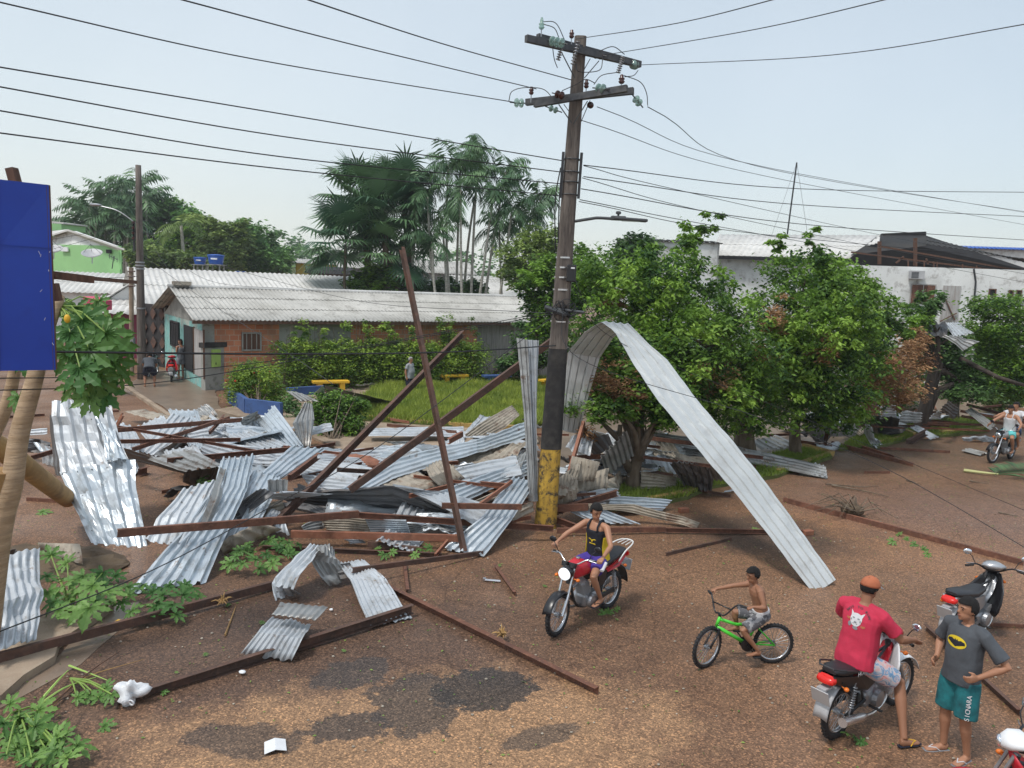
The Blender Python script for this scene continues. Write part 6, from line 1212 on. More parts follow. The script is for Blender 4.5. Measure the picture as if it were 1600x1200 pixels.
for x,y,sx_,l in ((320,885,.1,'loose red brick fragment beside the arch end'),(1265,835,.2,'red brick fragment in front of the arch'),(1065,796,.3,'brick lump on the soil right of the blue ribbed sheet')):
    pass
for x,y,l in ((1262,832,'broken red brick left on the street beside the arching sheet'),(1068,797,'dark red brick on the soil right of the blue ribbed sheet'),(402,960,'brick')):
    if l=='brick': continue
    mb=MB(); mb.box(G(x,y,.05),(.22,.12,.1),.4,.01); tag(mb.build('brick','fresh_steel'),l,'brick')
# bark pile and dirt
mb=MB(); c=G(545,725,.15); mb.ell(c,(.8,.4,.22),None,24,10); 
for i,v_ in enumerate(mb.v): mb.v[i]=tuple(V(v_)+V((1,1,1))*.08*mnoise.noise(V(v_)*6))
tag(mb.build('rubble_heap','fresh_steel'),'heap of red brown rubble on the paving between the beams','rubble')
mb=MB(); c=G(60,880,.0); mb.ell(c,(1.4,.8,.12),None,30,10)
for i,v_ in enumerate(mb.v): mb.v[i]=tuple(V(v_)+V((1,1,1))*.08*mnoise.noise(V(v_)*5))
tag(mb.build('soil','soil'),kind='stuff')
# street litter
o=thing('paper_sheet','white folded paper sheet lying on the street at the bottom','paper',G(430,1166)); mb=MB(); p=[G(413,1160,.02),G(446,1155,.02),G(448,1173,.02),G(413,1179,.02)]; m1=(p[0]+p[1])/2+V((0,0,.03)); m2=(p[3]+p[2])/2+V((0,0,.03)); mb.prism([p[0],m1,m2,p[3]],(0,0,.003)); mb.prism([m1,p[1],p[2],m2],(0,0,.003)); mb.build('leaf_of_paper','white_plastic',o)
bg=thing('plastic_bag','knotted white plastic bag on the end of the long dark beam','plastic bag',G(205,1085)); mb=MB(); c=G(205,1082,.13); mb.ell(c,(.15,.12,.13),None,24,14)
for i,v_ in enumerate(mb.v): v_=V(v_); mb.v[i]=tuple(v_+(v_-c)*(.9*mnoise.noise(v_*9)+.35*mnoise.noise(v_*22)))
mb.build('bag','white_plastic',bg,smooth=True); mb=MB(); 
for s in (-1,1): mb.ring(c+V((.03+s*.035,-.13,-.04)),(s*.3,1,.2),.03,.008,12,5)
mb.build('knot','white_plastic',bg)
for x,y,m,l in ((188,972,'yellow_paint','crumpled snack packet with orange and white print by the broken pavement'),(76,975,'yellow_paint','crushed yellow packet under the dark beam at the left'),(517,952,'white_plastic','small white scrap right of the dented sheet'),(378,1050,'white_plastic','tiny white scrap below the dented sheet')):
    mb=MB(); c=G(x,y,.04); mb.ell(c,(.09,.06,.035) if x!=378 and x!=517 else (.035,.03,.015),None,14,8)
    for i,v_ in enumerate(mb.v): v_=V(v_); mb.v[i]=tuple(v_+(v_-c)*(.8*mnoise.noise(v_*14)))
    tag(mb.build('litter',m),l,'litter')
mb=MB(); mb.tube([G(758,906,.03),G(782,908,.03)],.02,6); mb.box(G(757,905,.03),(.05,.06,.04)); tag(mb.build('bolt','bright_metal'),'loose steel bolt lying beside the short bar in the open street','bolt')
# litter of tiny leaves and bits
n=5000; pts=np.stack([nrs.rand(n)*26-9,nrs.rand(n)*20+7.2],1); v=np.zeros((n,4,3)); a=nrs.rand(n)*2*PI; L=.02+.035*nrs.rand(n)
for k,(u,w_) in enumerate(((0,0),(.5,.22),(1,0),(.5,-.22))):
    v[:,k,0]=pts[:,0]+L*(u*np.cos(a)-w_*np.sin(a)); v[:,k,1]=pts[:,1]+L*(u*np.sin(a)+w_*np.cos(a)); v[:,k,2]=.012+.008*(k==1)
pb_=MB()
for i in range(700):
    x_,y_=rng.uniform(-8,12),rng.uniform(7,17); r_=rng.uniform(.008,.022); pb_.ell((x_,y_,r_*.4),(r_,r_*rng.uniform(.6,1),r_*.6),None,6,4)
tag(pb_.build('pebbles','old_tile',base=(0,0,0)),kind='stuff')
tag(fastmesh('leaf_litter',v.reshape(-1,3),4,nrs.rand(n),'leaf_olive',(0,0,0)),kind='stuff')
# ================================================================ MOTORCYCLES AND BICYCLE
def wheel(parent,c,r,w,spokes=14,name='wheel',rz=0.):
    c=V(c); ax=V((-math.sin(rz),math.cos(rz),0)); wo=bpy.data.objects.new(name,None); col.objects.link(wo); wo.parent=parent; wo.location=(0,0,0)
    mb=MB(); mb.ring(c,ax,r-w*.45,w*.5,36,10,w*.45); 
    for i in range(36):
        a=2*PI*i/36; sx,uy,d=basis(ax); e=sx*math.cos(a)+uy*math.sin(a); mb.box(c+e*(r+.001),(.012,w*.6,.012),Matrix((sx*math.cos(a)+uy*math.sin(a),ax,(sx*math.cos(a)+uy*math.sin(a)).cross(ax))).transposed())
    mb.build('tyre','black_rubber',wo,smooth=True)
    mb=MB(); sx,uy,d=basis(ax); mb.ring(c,ax,r-w*.95,.012,36,6,w*.32); mb.build('rim','bright_metal',wo,smooth=True)
    mb=MB(); mb.tube([c-ax*w*.45,c+ax*w*.45],r*.13,14); mb.tube([c-ax*w*.9,c+ax*w*.9],.012,8)
    mb.build('hub','grey_metal',wo)
    mb=MB()
    for i in range(spokes*2):
        a=2*PI*i/(spokes*2); e=sx*math.cos(a)+uy*math.sin(a); a2=a+.35*(1 if i%2 else -1); e2=sx*math.cos(a2)+uy*math.sin(a2); mb.tube([c+e2*r*.12+ax*(w*.35*(1 if i%4<2 else -1)),c+e*(r-w*.95)],.0028,4)
    mb.build('spokes','grey_metal',wo); return wo
def loft(mb,secs,n=14,pw=1.):
    """closed loft through sections (centre, side vector, front vector) - side/front carry the half sizes"""
    rows=[]
    for c,a,b in secs:
        c=V(c);a=V(a);b=V(b); row=[]
        for k in range(n):
            t=2*PI*k/n; cs,sn=math.cos(t),math.sin(t); cs=abs(cs)**pw*(1 if cs>=0 else -1); sn=abs(sn)**pw*(1 if sn>=0 else -1); row.append(c+a*cs+b*sn)
        rows.append(row)
    o=len(rows); vs=[p for r in rows for p in r]; fs=[(i*n+k,i*n+(k+1)%n,(i+1)*n+(k+1)%n,(i+1)*n+k) for i in range(o-1) for k in range(n)]
    mb.add(vs,fs+[tuple(range(n))[::-1],tuple(range((o-1)*n,o*n))]); return mb
def moto(label,body='red_paint',accent='silver_paint',style='street',loc=(0,0,0),rz=0.,steer=0.,lean=0.,lit=False,plate=True,rack=True,name='motorcycle',seat='seat_vinyl',tail='red_lens',detail=True,cat='motorcycle'):
    o=thing(name,label,cat); r=.295; WB=1.27; tw=.085
    wheel(o,(0,0,r),r,tw)
    # front group, rotated by steering about the head tube
    Ms=Matrix.Rotation(steer,3,'Z'); hp=V((WB-.30,0,.80))
    def F(p): p=V(p)-hp; return hp+Ms@p
    wheel(o,F((WB,0,r)),r,tw*.85,name='wheel',rz=steer)
    mb=MB()
    for s in (-1,1): mb.tube([F((WB,s*.075,r)),F((WB-.14,s*.075,.56))],.024,8); mb.tube([F((WB-.14,s*.075,.56)),F((WB-.27,s*.075,.90))],.017,8)
    mb.build('fork','bright_metal' if style=='street' else 'grey_metal',o)
    mb=MB(); rows=[]
    for i in range(13):
        a=R(20+i*11.5); rows.append([F((WB+math.cos(a)*(r+.035)*1.0,y,r+math.sin(a)*(r+.035)-abs(y)*.35)) for y in (-.065,-.04,0,.04,.065)])
    mb.grid(rows); mb.build('front_fender','black_paint' if style=='street' else body,o,solid=.006,smooth=True)
    # headlight and instruments
    if style=='street':
        mb=MB(); mb.ell(F((WB-.20,0,.84)),(.10,.10,.10),None,16,10); h=mb.build('headlight','black_paint',o,smooth=True); mb=MB(); mb.lathe(F((WB-.135,0,.835)),[(.088,0),(.085,.025),(.05,.04),(.005,.045)],20,Ms@V((.96,0,-.15))); mb.build('lens','lit_lamp' if lit else 'mirror_glass',h,smooth=True)
        mb=MB()
        for s in (-1,1): mb.lathe(F((WB-.25,s*.06,.95)),[(.05,-.05),(.055,0),(.055,.02)],14,Ms@V((-.35,0,.9)))
        mb.build('instrument','black_paint',o)
    else:
        mb=MB(); loft(mb,[(F((WB-.16,0,.96)),Ms@V((0,.06,0)),V((0,0,.05))),(F((WB-.22,0,.98)),Ms@V((0,.13,0)),V((0,0,.075))),(F((WB-.32,0,1.0)),Ms@V((0,.16,0)),V((0,0,.055))),(F((WB-.38,0,1.0)),Ms@V((0,.08,0)),V((0,0,.03)))]); h=mb.build('handlebar_cowl',accent,o,smooth=True)
        mb=MB(); mb.lathe(F((WB-.165,0,.955)),[(.055,0),(.05,.025),(.005,.04)],16,Ms@V((.98,0,-.1))); mb.build('headlight','mirror_glass',h,smooth=True)
    hb_=1.02 if style=='street' else 1.01
    mb=MB(); mb.tube(curve([F((WB-.44,-.36,hb_-.02)),F((WB-.36,-.22,hb_)),F((WB-.30,-.08,hb_-.08)),F((WB-.30,.08,hb_-.08)),F((WB-.36,.22,hb_)),F((WB-.44,.36,hb_-.02))],4),.012,7); hb=mb.build('handlebar','bright_metal' if style=='street' else 'black_paint',o,smooth=True)
    for s in (-1,1):
        mb=MB(); mb.tube([F((WB-.39,s*.27,hb_-.01)),F((WB-.445,s*.375,hb_-.022))],.018,8); mb.build('grip','black_rubber',hb)
        mb=MB(); mb.tube([F((WB-.35,s*.25,hb_)),F((WB-.36,s*.36,hb_-.01))],.006,5); mb.build('lever','bright_metal',hb)
        mb=MB(); mb.tube([F((WB-.37,s*.24,hb_)),F((WB-.35,s*.29,hb_+.10)),F((WB-.38,s*.34,hb_+.15))],.006,5); m_=mb.build('mirror','black_paint',o); mb=MB(); mb.ell(F((WB-.385,s*.36,hb_+.17)),(.014,.058,.042),Ms,12,8); mb.build('glass','mirror_glass' if style!='street' else 'black_paint',m_,smooth=True)
        mb=MB(); mb.tube([F((WB-.22,s*.08,.76)),F((WB-.22,s*.15,.76))],.008,5); mb.ell(F((WB-.21,s*.17,.76)),(.035,.028,.024),Ms,10,6); mb.build('indicator','orange_lens',o,smooth=True)
        mb=MB(); mb.tube([(-.14,s*.06,.68),(-.16,s*.13,.67)],.008,5); mb.ell((-.16,s*.15,.67),(.03,.028,.024),None,10,6); mb.build('indicator','orange_lens',o,smooth=True)
    # frame
    mb=MB(); mb.tube([(WB-.30,0,.86),(WB-.25,0,.66)],.032,10); mb.tube(curve([V((WB-.28,0,.76)),V((WB-.42,0,.35)),V((WB-.62,0,.22)),V((.42,0,.24)),V((.36,0,.40))],4),.020,8)
    for s in (-1,1): mb.tube([(WB-.30,0,.80),(.55,s*.06,.70),(.10,s*.10,.70),(-.16,s*.09,.72)],.015,7); mb.tube([(.38,s*.09,.36),(.0,s*.09,r)],.019,7); mb.tube([(.38,s*.07,.36),(.20,s*.09,.70)],.014,7)
    mb.build('frame','dark_metal',o)
    for s in (-1,1):
        mb=MB(); mb.tube([(.02,s*.115,r+.02),(.09,s*.115,.66)],.010,6)
        for k in range(9): mb.ring((.03+.05*(k+1)/9,s*.115,r+.10+.24*k/9),(.2,0,1),.027,.006,12,5)
        mb.build('shock_absorber','grey_metal',o)
    # engine
    mb=MB(); mb.box((.56,0,.34),(.34,.20,.20),None,.05); mb.lathe((.60,-.16,.33),[(.03,-.012),(.09,0),(.10,.05),(.10,.09)],20,(0,1,0)); mb.lathe((.60,.09,.33),[(.10,-.02),(.10,.04),(.085,.07),(.03,.075)],20,(0,1,0)); e=mb.build('engine','grey_metal',o)
    up=V((.35,0,.93)) if style=='street' else V((.95,0,.2)); mb=MB(); b0=V((.64,0,.43)) if style=='street' else V((.70,0,.36))
    for k in range(8): 
        c=b0+up*(.025*k); sx,uy,d=basis(up); mb.box(c,(.15,.16,.009),Matrix((d.cross(V((0,1,0))),V((0,1,0)),d)).transposed())
    mb.tube([b0,b0+up*.22],.062,12); mb.build('cylinder','dish_grey',e)
    mb=MB(); mb.tube(curve([b0+up*.19+V((.06,-.02,0)),V((.92,-.06,.48)),V((.84,-.10,.25)),V((.55,-.13,.19)),V((.28,-.15,.23))],4),.019,8); mb.tube([(.30,-.155,.235),(.16,-.165,.26),(-.22,-.175,.33)],[.028,.048,.05],14); mb.build('exhaust','bright_metal' if style!='street' else 'grey_metal',o,smooth=R(40))
    for s in (-1,1):
        mb=MB(); mb.tube([(.47,s*.10,.27),(.47,s*.25,.27)],.016,8); mb.build('footpeg','black_rubber',o)
    mb=MB(); mb.box((.20,.105,.33),(.48,.02,.07),Matrix.Rotation(.13,3,'Y'),.01); mb.build('chain_guard','dark_metal',o)
    # body
    if style=='street':
        mb=MB(); loft(mb,[((WB-.27,0,.80),(0,.05,0),(0,0,.07)),((WB-.34,0,.83),(0,.115,0),(.02,0,.125)),((WB-.50,0,.845),(0,.135,0),(.02,0,.135)),((WB-.66,0,.80),(0,.10,0),(.02,0,.10)),((.52,0,.76),(0,.06,0),(0,0,.05))],16,.8); t_=mb.build('fuel_tank',body,o,smooth=True)
        mb=MB(); mb.lathe((WB-.46,0,.975),[(.035,0),(.035,.012),(.02,.018)],14); mb.build('fuel_cap','bright_metal',t_)
        for s in (-1,1):
            mb=MB(); mb.prism([(.28,s*.115,.70),(.50,s*.12,.70),(.46,s*.12,.50),(.32,s*.115,.52)],(0,s*.02,0)); mb.build('side_panel','black_paint',o)
            mb=MB(); mb.prism([(.30,s*.10,.72),(.10,s*.11,.76),(-.30,s*.07,.86),(-.33,s*.05,.80),(-.05,s*.10,.68),(.24,s*.10,.66)],(0,s*.025,0)); mb.build('tail_panel',body,o)
        sz=.79
    else:
        # step-through: leg shield, under-cowl, side covers
        mb=MB(); rows=[]
        for z,xo,wd in ((.90,WB-.33,.09),(.82,WB-.35,.15),(.70,WB-.38,.22),(.55,WB-.43,.24),(.42,WB-.48,.22),(.33,WB-.52,.17)): rows.append([V((xo+.10-1.6*abs(k)**2*wd*wd*2,k*wd,z)) for k in (-1,-.8,-.55,-.3,0,.3,.55,.8,1)])
        mb.grid(rows); mb.build('leg_shield',body,o,solid=.012,smooth=True)
        mb=MB(); loft(mb,[((WB-.30,0,.80),(0,.07,0),(.03,0,.05)),((WB-.42,0,.62),(0,.075,0),(.05,0,.05)),((.66,0,.52),(0,.07,0),(.03,0,.06)),((.50,0,.56),(0,.08,0),(.0,0,.08)),((.38,0,.64),(0,.09,0),(0,0,.08))],14,.8); mb.build('centre_cover',accent,o,smooth=True)
        for s in (-1,1):
            mb=MB(); mb.prism([(.50,s*.10,.70),(.10,s*.12,.74),(-.30,s*.07,.82),(-.32,s*.05,.74),(-.02,s*.11,.60),(.35,s*.10,.50),(.50,s*.10,.54)],(0,s*.025,0)); mb.build('side_cover',accent if style=='cub' else body,o)
        sz=.76
    mb=MB(); loft(mb,[((.62,0,sz+.01),(0,.07,0),(0,0,.02)),((.52,0,sz+.005),(0,.115,0),(0,0,.04)),((.25,0,sz-.0),(0,.14,0),(0,0,.045)),((.08,0,sz+.03),(0,.135,0),(0,0,.05)),((-.18,0,sz+.075),(0,.12,0),(0,0,.045)),((-.27,0,sz+.085),(0,.08,0),(0,0,.02))],16,.65); st=mb.build('seat',seat,o,smooth=R(50))
    mb=MB(); rows=[]
    for i in range(10):
        a=R(75+i*11.5); rows.append([V((math.cos(a)*(r+.07),y,r+.05+math.sin(a)*(r+.07)-abs(y)*.25)) for y in (-.08,-.05,0,.05,.08)])
    mb.grid(rows); mb.build('rear_fender','dark_metal' if style!='cub' else 'dish_grey',o,solid=.008,smooth=True)
    mb=MB(); loft(mb,[((-.29,0,sz+.01),(0,.105,0),(0,0,.045)),((-.34,0,sz+.0),(0,.095,0),(0,0,.038)),((-.36,0,sz-.005),(0,.05,0),(0,0,.02))],12,.6); mb.build('tail_light',tail,o,smooth=R(50))
    if plate:
        mb=MB(); mb.box((-.40,0,.60),(.012,.20,.17),Matrix.Rotation(-.35,3,'Y'),.005); mb.box((-.33,0,.68),(.14,.10,.02)); mb.build('number_plate','dish_grey',o)
    if rack:
        mb=MB(); mb.tube(curve([V((.02,.15,sz-.02)),V((-.12,.16,sz+.10)),V((-.34,.13,sz+.15)),V((-.46,.06,sz+.16)),V((-.46,-.06,sz+.16)),V((-.34,-.13,sz+.15)),V((-.12,-.16,sz+.10)),V((.02,-.15,sz-.02))],4),.011,7)
        for y in (-.07,0,.07): mb.tube([(-.26,y,sz+.145),(-.46,y*.8,sz+.162)],.007,5)
        mb.build('rack','white_paint' if body=='red_paint' and style=='street' else 'dark_metal',o,smooth=True)
    o.location=loc; o.rotation_mode='XYZ'; o.rotation_euler=(lean,0,rz); return o,sz
def head_angle(a,b): d=b-a; return math.atan2(d.y,d.x)
def pose_between(xr,yr,xf,yf): a=G(xr,yr); b=G(xf,yf); return V((a.x,a.y,0)),head_angle(a,b)
LA,RA=pose_between(950,950,872,988)
m1,_=moto('red street motorcycle with a lit round headlight and a white rear rack','red_paint','silver_paint','street',LA,RA,steer=R(8),lit=True)
LB,RB=pose_between(1305,1152,1404,1092)
m2,_=moto('white and red motorcycle seen from behind under the man in the red shirt','white_plastic','red_paint','cub',LB,RB,steer=R(-6),rack=False)
for ob in list(m2.children):
    if ob.name.startswith('side_cover'): ob.data.materials[0]=MATS['black_paint']
    if ob.name.startswith('front_fender'): ob.data.materials[0]=MATS['white_plastic']
mb=MB(); mb.tube([(.05,-.15,.80),(-.2,-.15,.88),(-.33,-.08,.90),(-.33,.08,.90),(-.2,.15,.88),(.05,.15,.80)],.010,6); g=mb.build('grab_rail','dark_metal'); g.parent=m2; g.location=(0,0,0)
g.data.transform(Matrix.Translation(V((0,0,.80)) if 0 else V((-.14,0,.80))))
txt=text_on('seat_lettering','HONDA',.075,'white_plastic',m2,(.20,-.148,.765),Matrix.Rotation(PI/2,3,'X'),.002)
LC=G(1490,1012); LC=V((LC.x,LC.y,0)); RC=R(36)
m3,_=moto('black step-through scooter with its leg shield facing away behind the standing man','black_paint','silver_paint','cub',LC,RC,steer=R(32),rack=False)
RD=R(158); LD=G(1610,1142,1.1)-V((math.cos(RD),math.sin(RD),0))*.9; LD=V((LD.x,LD.y,0))
m4,_=moto('parked red and black motorcycle cut off by the bottom right corner','red_paint','white_plastic','cub',LD,RD,rack=True)
LE,RE=pose_between(1600,710,1551,724); fE=G(1553,724); LE=V((fE.x,fE.y,0))-V((math.cos(RE),math.sin(RE),0))*1.27
m5,_=moto('distant grey motorcycle ridden by the man in the white top at the right edge','silver_paint','silver_paint','street',LE,RE,steer=R(-10),rack=False)
LF=G(268,598); LF=V((LF.x,LF.y,0))
m6,_=moto('red motorcycle parked with its rear to the street at the turquoise wall','red_paint','red_paint','cub',LF,R(112),rack=False)
LG=G(232,594); LG=V((LG.x,LG.y,0))
m7,_=moto('dark motorcycle the crouching man works on beside the black gate','black_paint','black_paint','street',LG+V((-.3,.6,0)),R(100),rack=False)
# green bicycle
def bicycle(label,loc,rz,frame='green_paint'):
    o=thing('bicycle',label,'bicycle'); r=.27; WB=.94; st=R(32); hp=V((WB-.20,0,.55))
    def F(p): p=V(p)-hp; return hp+Matrix.Rotation(st,3,'Z')@p
    wheel(o,(0,0,r),r,.055,12); wheel(o,F((WB,0,r)),r,.055,12,rz=st)
    mb=MB(); bb=V((.36,0,.27)); hd1=V((WB-.20,0,.60)); hd2=V((WB-.17,0,.50)); s1=V((.26,0,.52))
    mb.tube([hd1+V((-.01,0,.03)),hd2],.022,10); mb.tube([hd2,bb],.024,10); mb.tube([hd1,hd1.lerp(s1,.45)+V((0,0,-.035)),s1],.020,10); mb.tube([s1+V((-.03,0,.04)),bb],.018,10)
    for s in (-1,1): mb.tube([bb,(0,s*.055,r)],.011,8); mb.tube([s1,(0,s*.055,r)],.010,8)
    mb.build('frame',frame,o,smooth=True)
    mb=MB(); 
    for s in (-1,1): mb.tube([F((WB-.165,s*.045,.47)),F((WB,s*.05,r))],.014,8)
    mb.tube([F((WB-.165,-.05,.475)),F((WB-.165,.05,.475))],.016,8); mb.build('fork','black_paint',o,smooth=True)
    mb=MB(); mb.tube([F((WB-.21,0,.62)),F((WB-.19,0,.68))],.018,8)
    mb.tube(curve([F((WB-.34,-.30,.83)),F((WB-.27,-.20,.84)),F((WB-.20,-.08,.68)),F((WB-.19,0,.68)),F((WB-.20,.08,.68)),F((WB-.27,.20,.84)),F((WB-.34,.30,.83))],5),.011,7); mb.tube([F((WB-.235,-.14,.77)),F((WB-.235,.14,.77))],.009,6); hb=mb.build('handlebar','black_paint',o,smooth=True)
    for s in (-1,1): mb=MB(); mb.tube([F((WB-.29,s*.235,.837)),F((WB-.35,s*.315,.83))],.016,8); mb.build('grip','black_rubber',hb)
    mb=MB(); loft(mb,[((.12,0,.62),(0,.06,0),(0,0,.015)),((.18,0,.62),(0,.07,0),(0,0,.025)),((.28,0,.61),(0,.03,0),(0,0,.02)),((.36,0,.60),(0,.02,0),(0,0,.012))]); mb.build('saddle','seat_vinyl',o,smooth=True); mb=MB(); mb.tube([(.24,0,.54),(.22,0,.61)],.013,8); mb.build('seat_post','dark_metal',o)
    mb=MB(); mb.lathe((.36,-.05,.27),[(.02,-.01),(.075,-.003),(.078,.003),(.02,.01)],20,(0,1,0)); mb.lathe((.36,.05,.27),[(.02,-.01),(.085,-.003),(.085,.003),(.02,.01)],20,(0,1,0)); mb.tube([(.36,-.09,.27),(.36,.09,.27)],.012,8)
    mb.tube([(.36,.09,.27),(.27,.10,.16)],.010,6); mb.tube([(.36,-.09,.27),(.45,-.10,.38)],.010,6); mb.build('crank','black_paint',o)
    for s,p in ((1,(.27,.14,.16)),(-1,(.45,-.14,.38))): mb=MB(); mb.box(p,(.09,.08,.02),None,.005); mb.build('pedal','black_rubber',o)
    mb=MB(); mb.tube([(.36,.05,.355),(0,.045,r+.05)],.004,4); mb.tube([(.36,.05,.185),(0,.045,r-.05)],.004,4); mb.build('chain','dark_metal',o)
    o.location=loc; o.rotation_euler=(0,0,rz); return o
LH,RH=pose_between(1205,1036,1108,1036); LH=LH
bike=bicycle('small bright green bicycle with black wheels ridden by the shirtless boy',LH,RH)
# ================================================================ PEOPLE
mat('skin_brown',(.30,.145,.085),.5,0,.08,6,spec=.35); mat('skin_tan',(.38,.19,.115),.5,0,.08,6,spec=.35); mat('skin_dark',(.20,.095,.06),.5,0,.08,6,spec=.35); mat('hair_black',(.008,.007,.007),.95,0,.3,30,bump=.3,bscale=150); mat('hair_grey',(.28,.27,.26),.8,0,.3,30)
mat('lips',(.25,.08,.06),.5,0,.05,5); mat('cloth_black',(.012,.014,.022),.85,0,.2,12,bump=.15,bscale=30); mat('cloth_yellow',(.65,.48,.02),.85,0,.1,8); mat('cloth_purple',(.055,.03,.26),.8,0,.15,8); mat('cloth_red',(.50,.025,.065),.85,0,.12,6,bump=.2,bscale=25); mat('cloth_grey',(.07,.078,.09),.9,0,.12,8,bump=.2,bscale=25); mat('cloth_teal',(.012,.16,.18),.8,0,.2,9,c2=(.01,.08,.095),bump=.2,bscale=25); mat('cloth_white',(.60,.60,.62),.85,0,.08,8); mat('cloth_denim',(.03,.05,.11),.9,0,.2,10); mat('cloth_navy',(.012,.014,.03),.9,0,.2,10); mat('cloth_aqua',(.12,.52,.52),.8,0,.15,8); mat('cloth_midgrey',(.22,.23,.25),.9,0,.1,8); mat('cloth_lightgrey',(.3,.31,.33),.9,0,.1,8)
mat('cap_orange',(.42,.13,.06),.8,0,.15,8); mat('cloth_camo',(.10,.10,.11),.85,0,.1,14,c2=(.32,.32,.33),amt=(.5,.53))
def print_mat():
    m,t,b=nt('cloth_print'); tc=N(t,'ShaderNodeTexCoord'); n=N(t,'ShaderNodeTexNoise',_Scale=9.,_Detail=3); t.links.new(tc.outputs['Object'],n.inputs[0])
    c=ramp(t,n.outputs['Color'],[(.34,(.45,.10,.18)),(.42,(.72,.38,.36)),(.50,(.55,.55,.58)),(.56,(.10,.28,.50)),(.62,(.62,.50,.50)),(.68,(.12,.08,.16))]); n.inputs['Distortion'].default_value=1.2; t.links.new(c,b.inputs['Base Color']); b.inputs['Roughness'].default_value=.85; MATS['cloth_print']=m
print_mat()
def voxmesh(mb,vox,m,name,parent,smooth=3,wr=0.,wsc=9.,stretch=(1,1,1)):
    me=bpy.data.meshes.new(name); me.from_pydata(mb.v,[],mb.f); o=bpy.data.objects.new(name,me); col.objects.link(o)
    bm=bmesh.new(); bm.from_mesh(me); bmesh.ops.recalc_face_normals(bm,faces=bm.faces); bm.to_mesh(me); bm.free()
    r=o.modifiers.new('r','REMESH'); r.mode='VOXEL'; r.voxel_size=vox; r.use_smooth_shade=True
    s=o.modifiers.new('s','SMOOTH'); s.factor=.5; s.iterations=smooth
    dg=bpy.context.evaluated_depsgraph_get(); dg.update(); me2=bpy.data.meshes.new_from_object(o.evaluated_get(dg)); bpy.data.objects.remove(o); bpy.data.meshes.remove(me)
    if wr:
        ns=[v.normal.copy() for v in me2.vertices]
        for v,n in zip(me2.vertices,ns):
            c=v.co; v.co=c+n*wr*(mnoise.noise(V((c.x*wsc*stretch[0],c.y*wsc*stretch[1],c.z*wsc*stretch[2])))+.5*mnoise.noise(V((c.x*wsc*2.3,c.y*wsc*2.3,c.z*wsc*1.5+5))))
    me2.materials.clear(); me2.materials.append(MATS[m]); me2.shade_smooth(); me2.name=name
    o=bpy.data.objects.new(name,me2); col.objects.link(o); o.parent=parent; return o
def hand(mb,w,d,pn,k,side,curl=.5,sc=1.):
    """palm plus five fingers; d = pointing direction, pn = palm normal (fingers curl towards it), side = which side the thumb is on"""
    d=V(d).normalized(); pn=V(pn); pn=(pn-d*pn.dot(d)).normalized(); la=d.cross(pn)*side; s=sc*k
    loft(mb,[(w-d*.01*s,la*.026*s,pn*.020*s),(w+d*.03*s,la*.040*s,pn*.017*s),(w+d*.075*s,la*.044*s,pn*.015*s),(w+d*.092*s,la*.038*s,pn*.011*s)],12,.8)
    for i,(L,o) in enumerate(((.068,.030),(.078,.011),(.072,-.011),(.056,-.031))):
        p=w+d*.085*s+la*o*s; a=0; pts=[p-d*.015*s,p]
        for q,f in enumerate((.42,.32,.26)):
            a+=curl*(1.+.12*i)*(.9 if q==0 else 1.15); e=d*math.cos(a)+pn*math.sin(a)+la*o*.8*(1-curl*.4); p=p+e.normalized()*L*f*s; pts.append(p)
        mb.tube(pts,[.0105*s,.0105*s,.0098*s,.009*s,.0075*s],8)
    p=w+d*.022*s+la*.030*s; a=la*.75+d*.6+pn*.35*curl; a.normalize(); b=(d*.85+la*.25+pn*(.25+.7*curl)).normalized(); mb.tube([p-la*.01*s,p+a*.032*s,p+a*.032*s+b*.028*s,p+a*.032*s+b*.05*s],[.014*s,.0125*s,.011*s,.008*s],8)
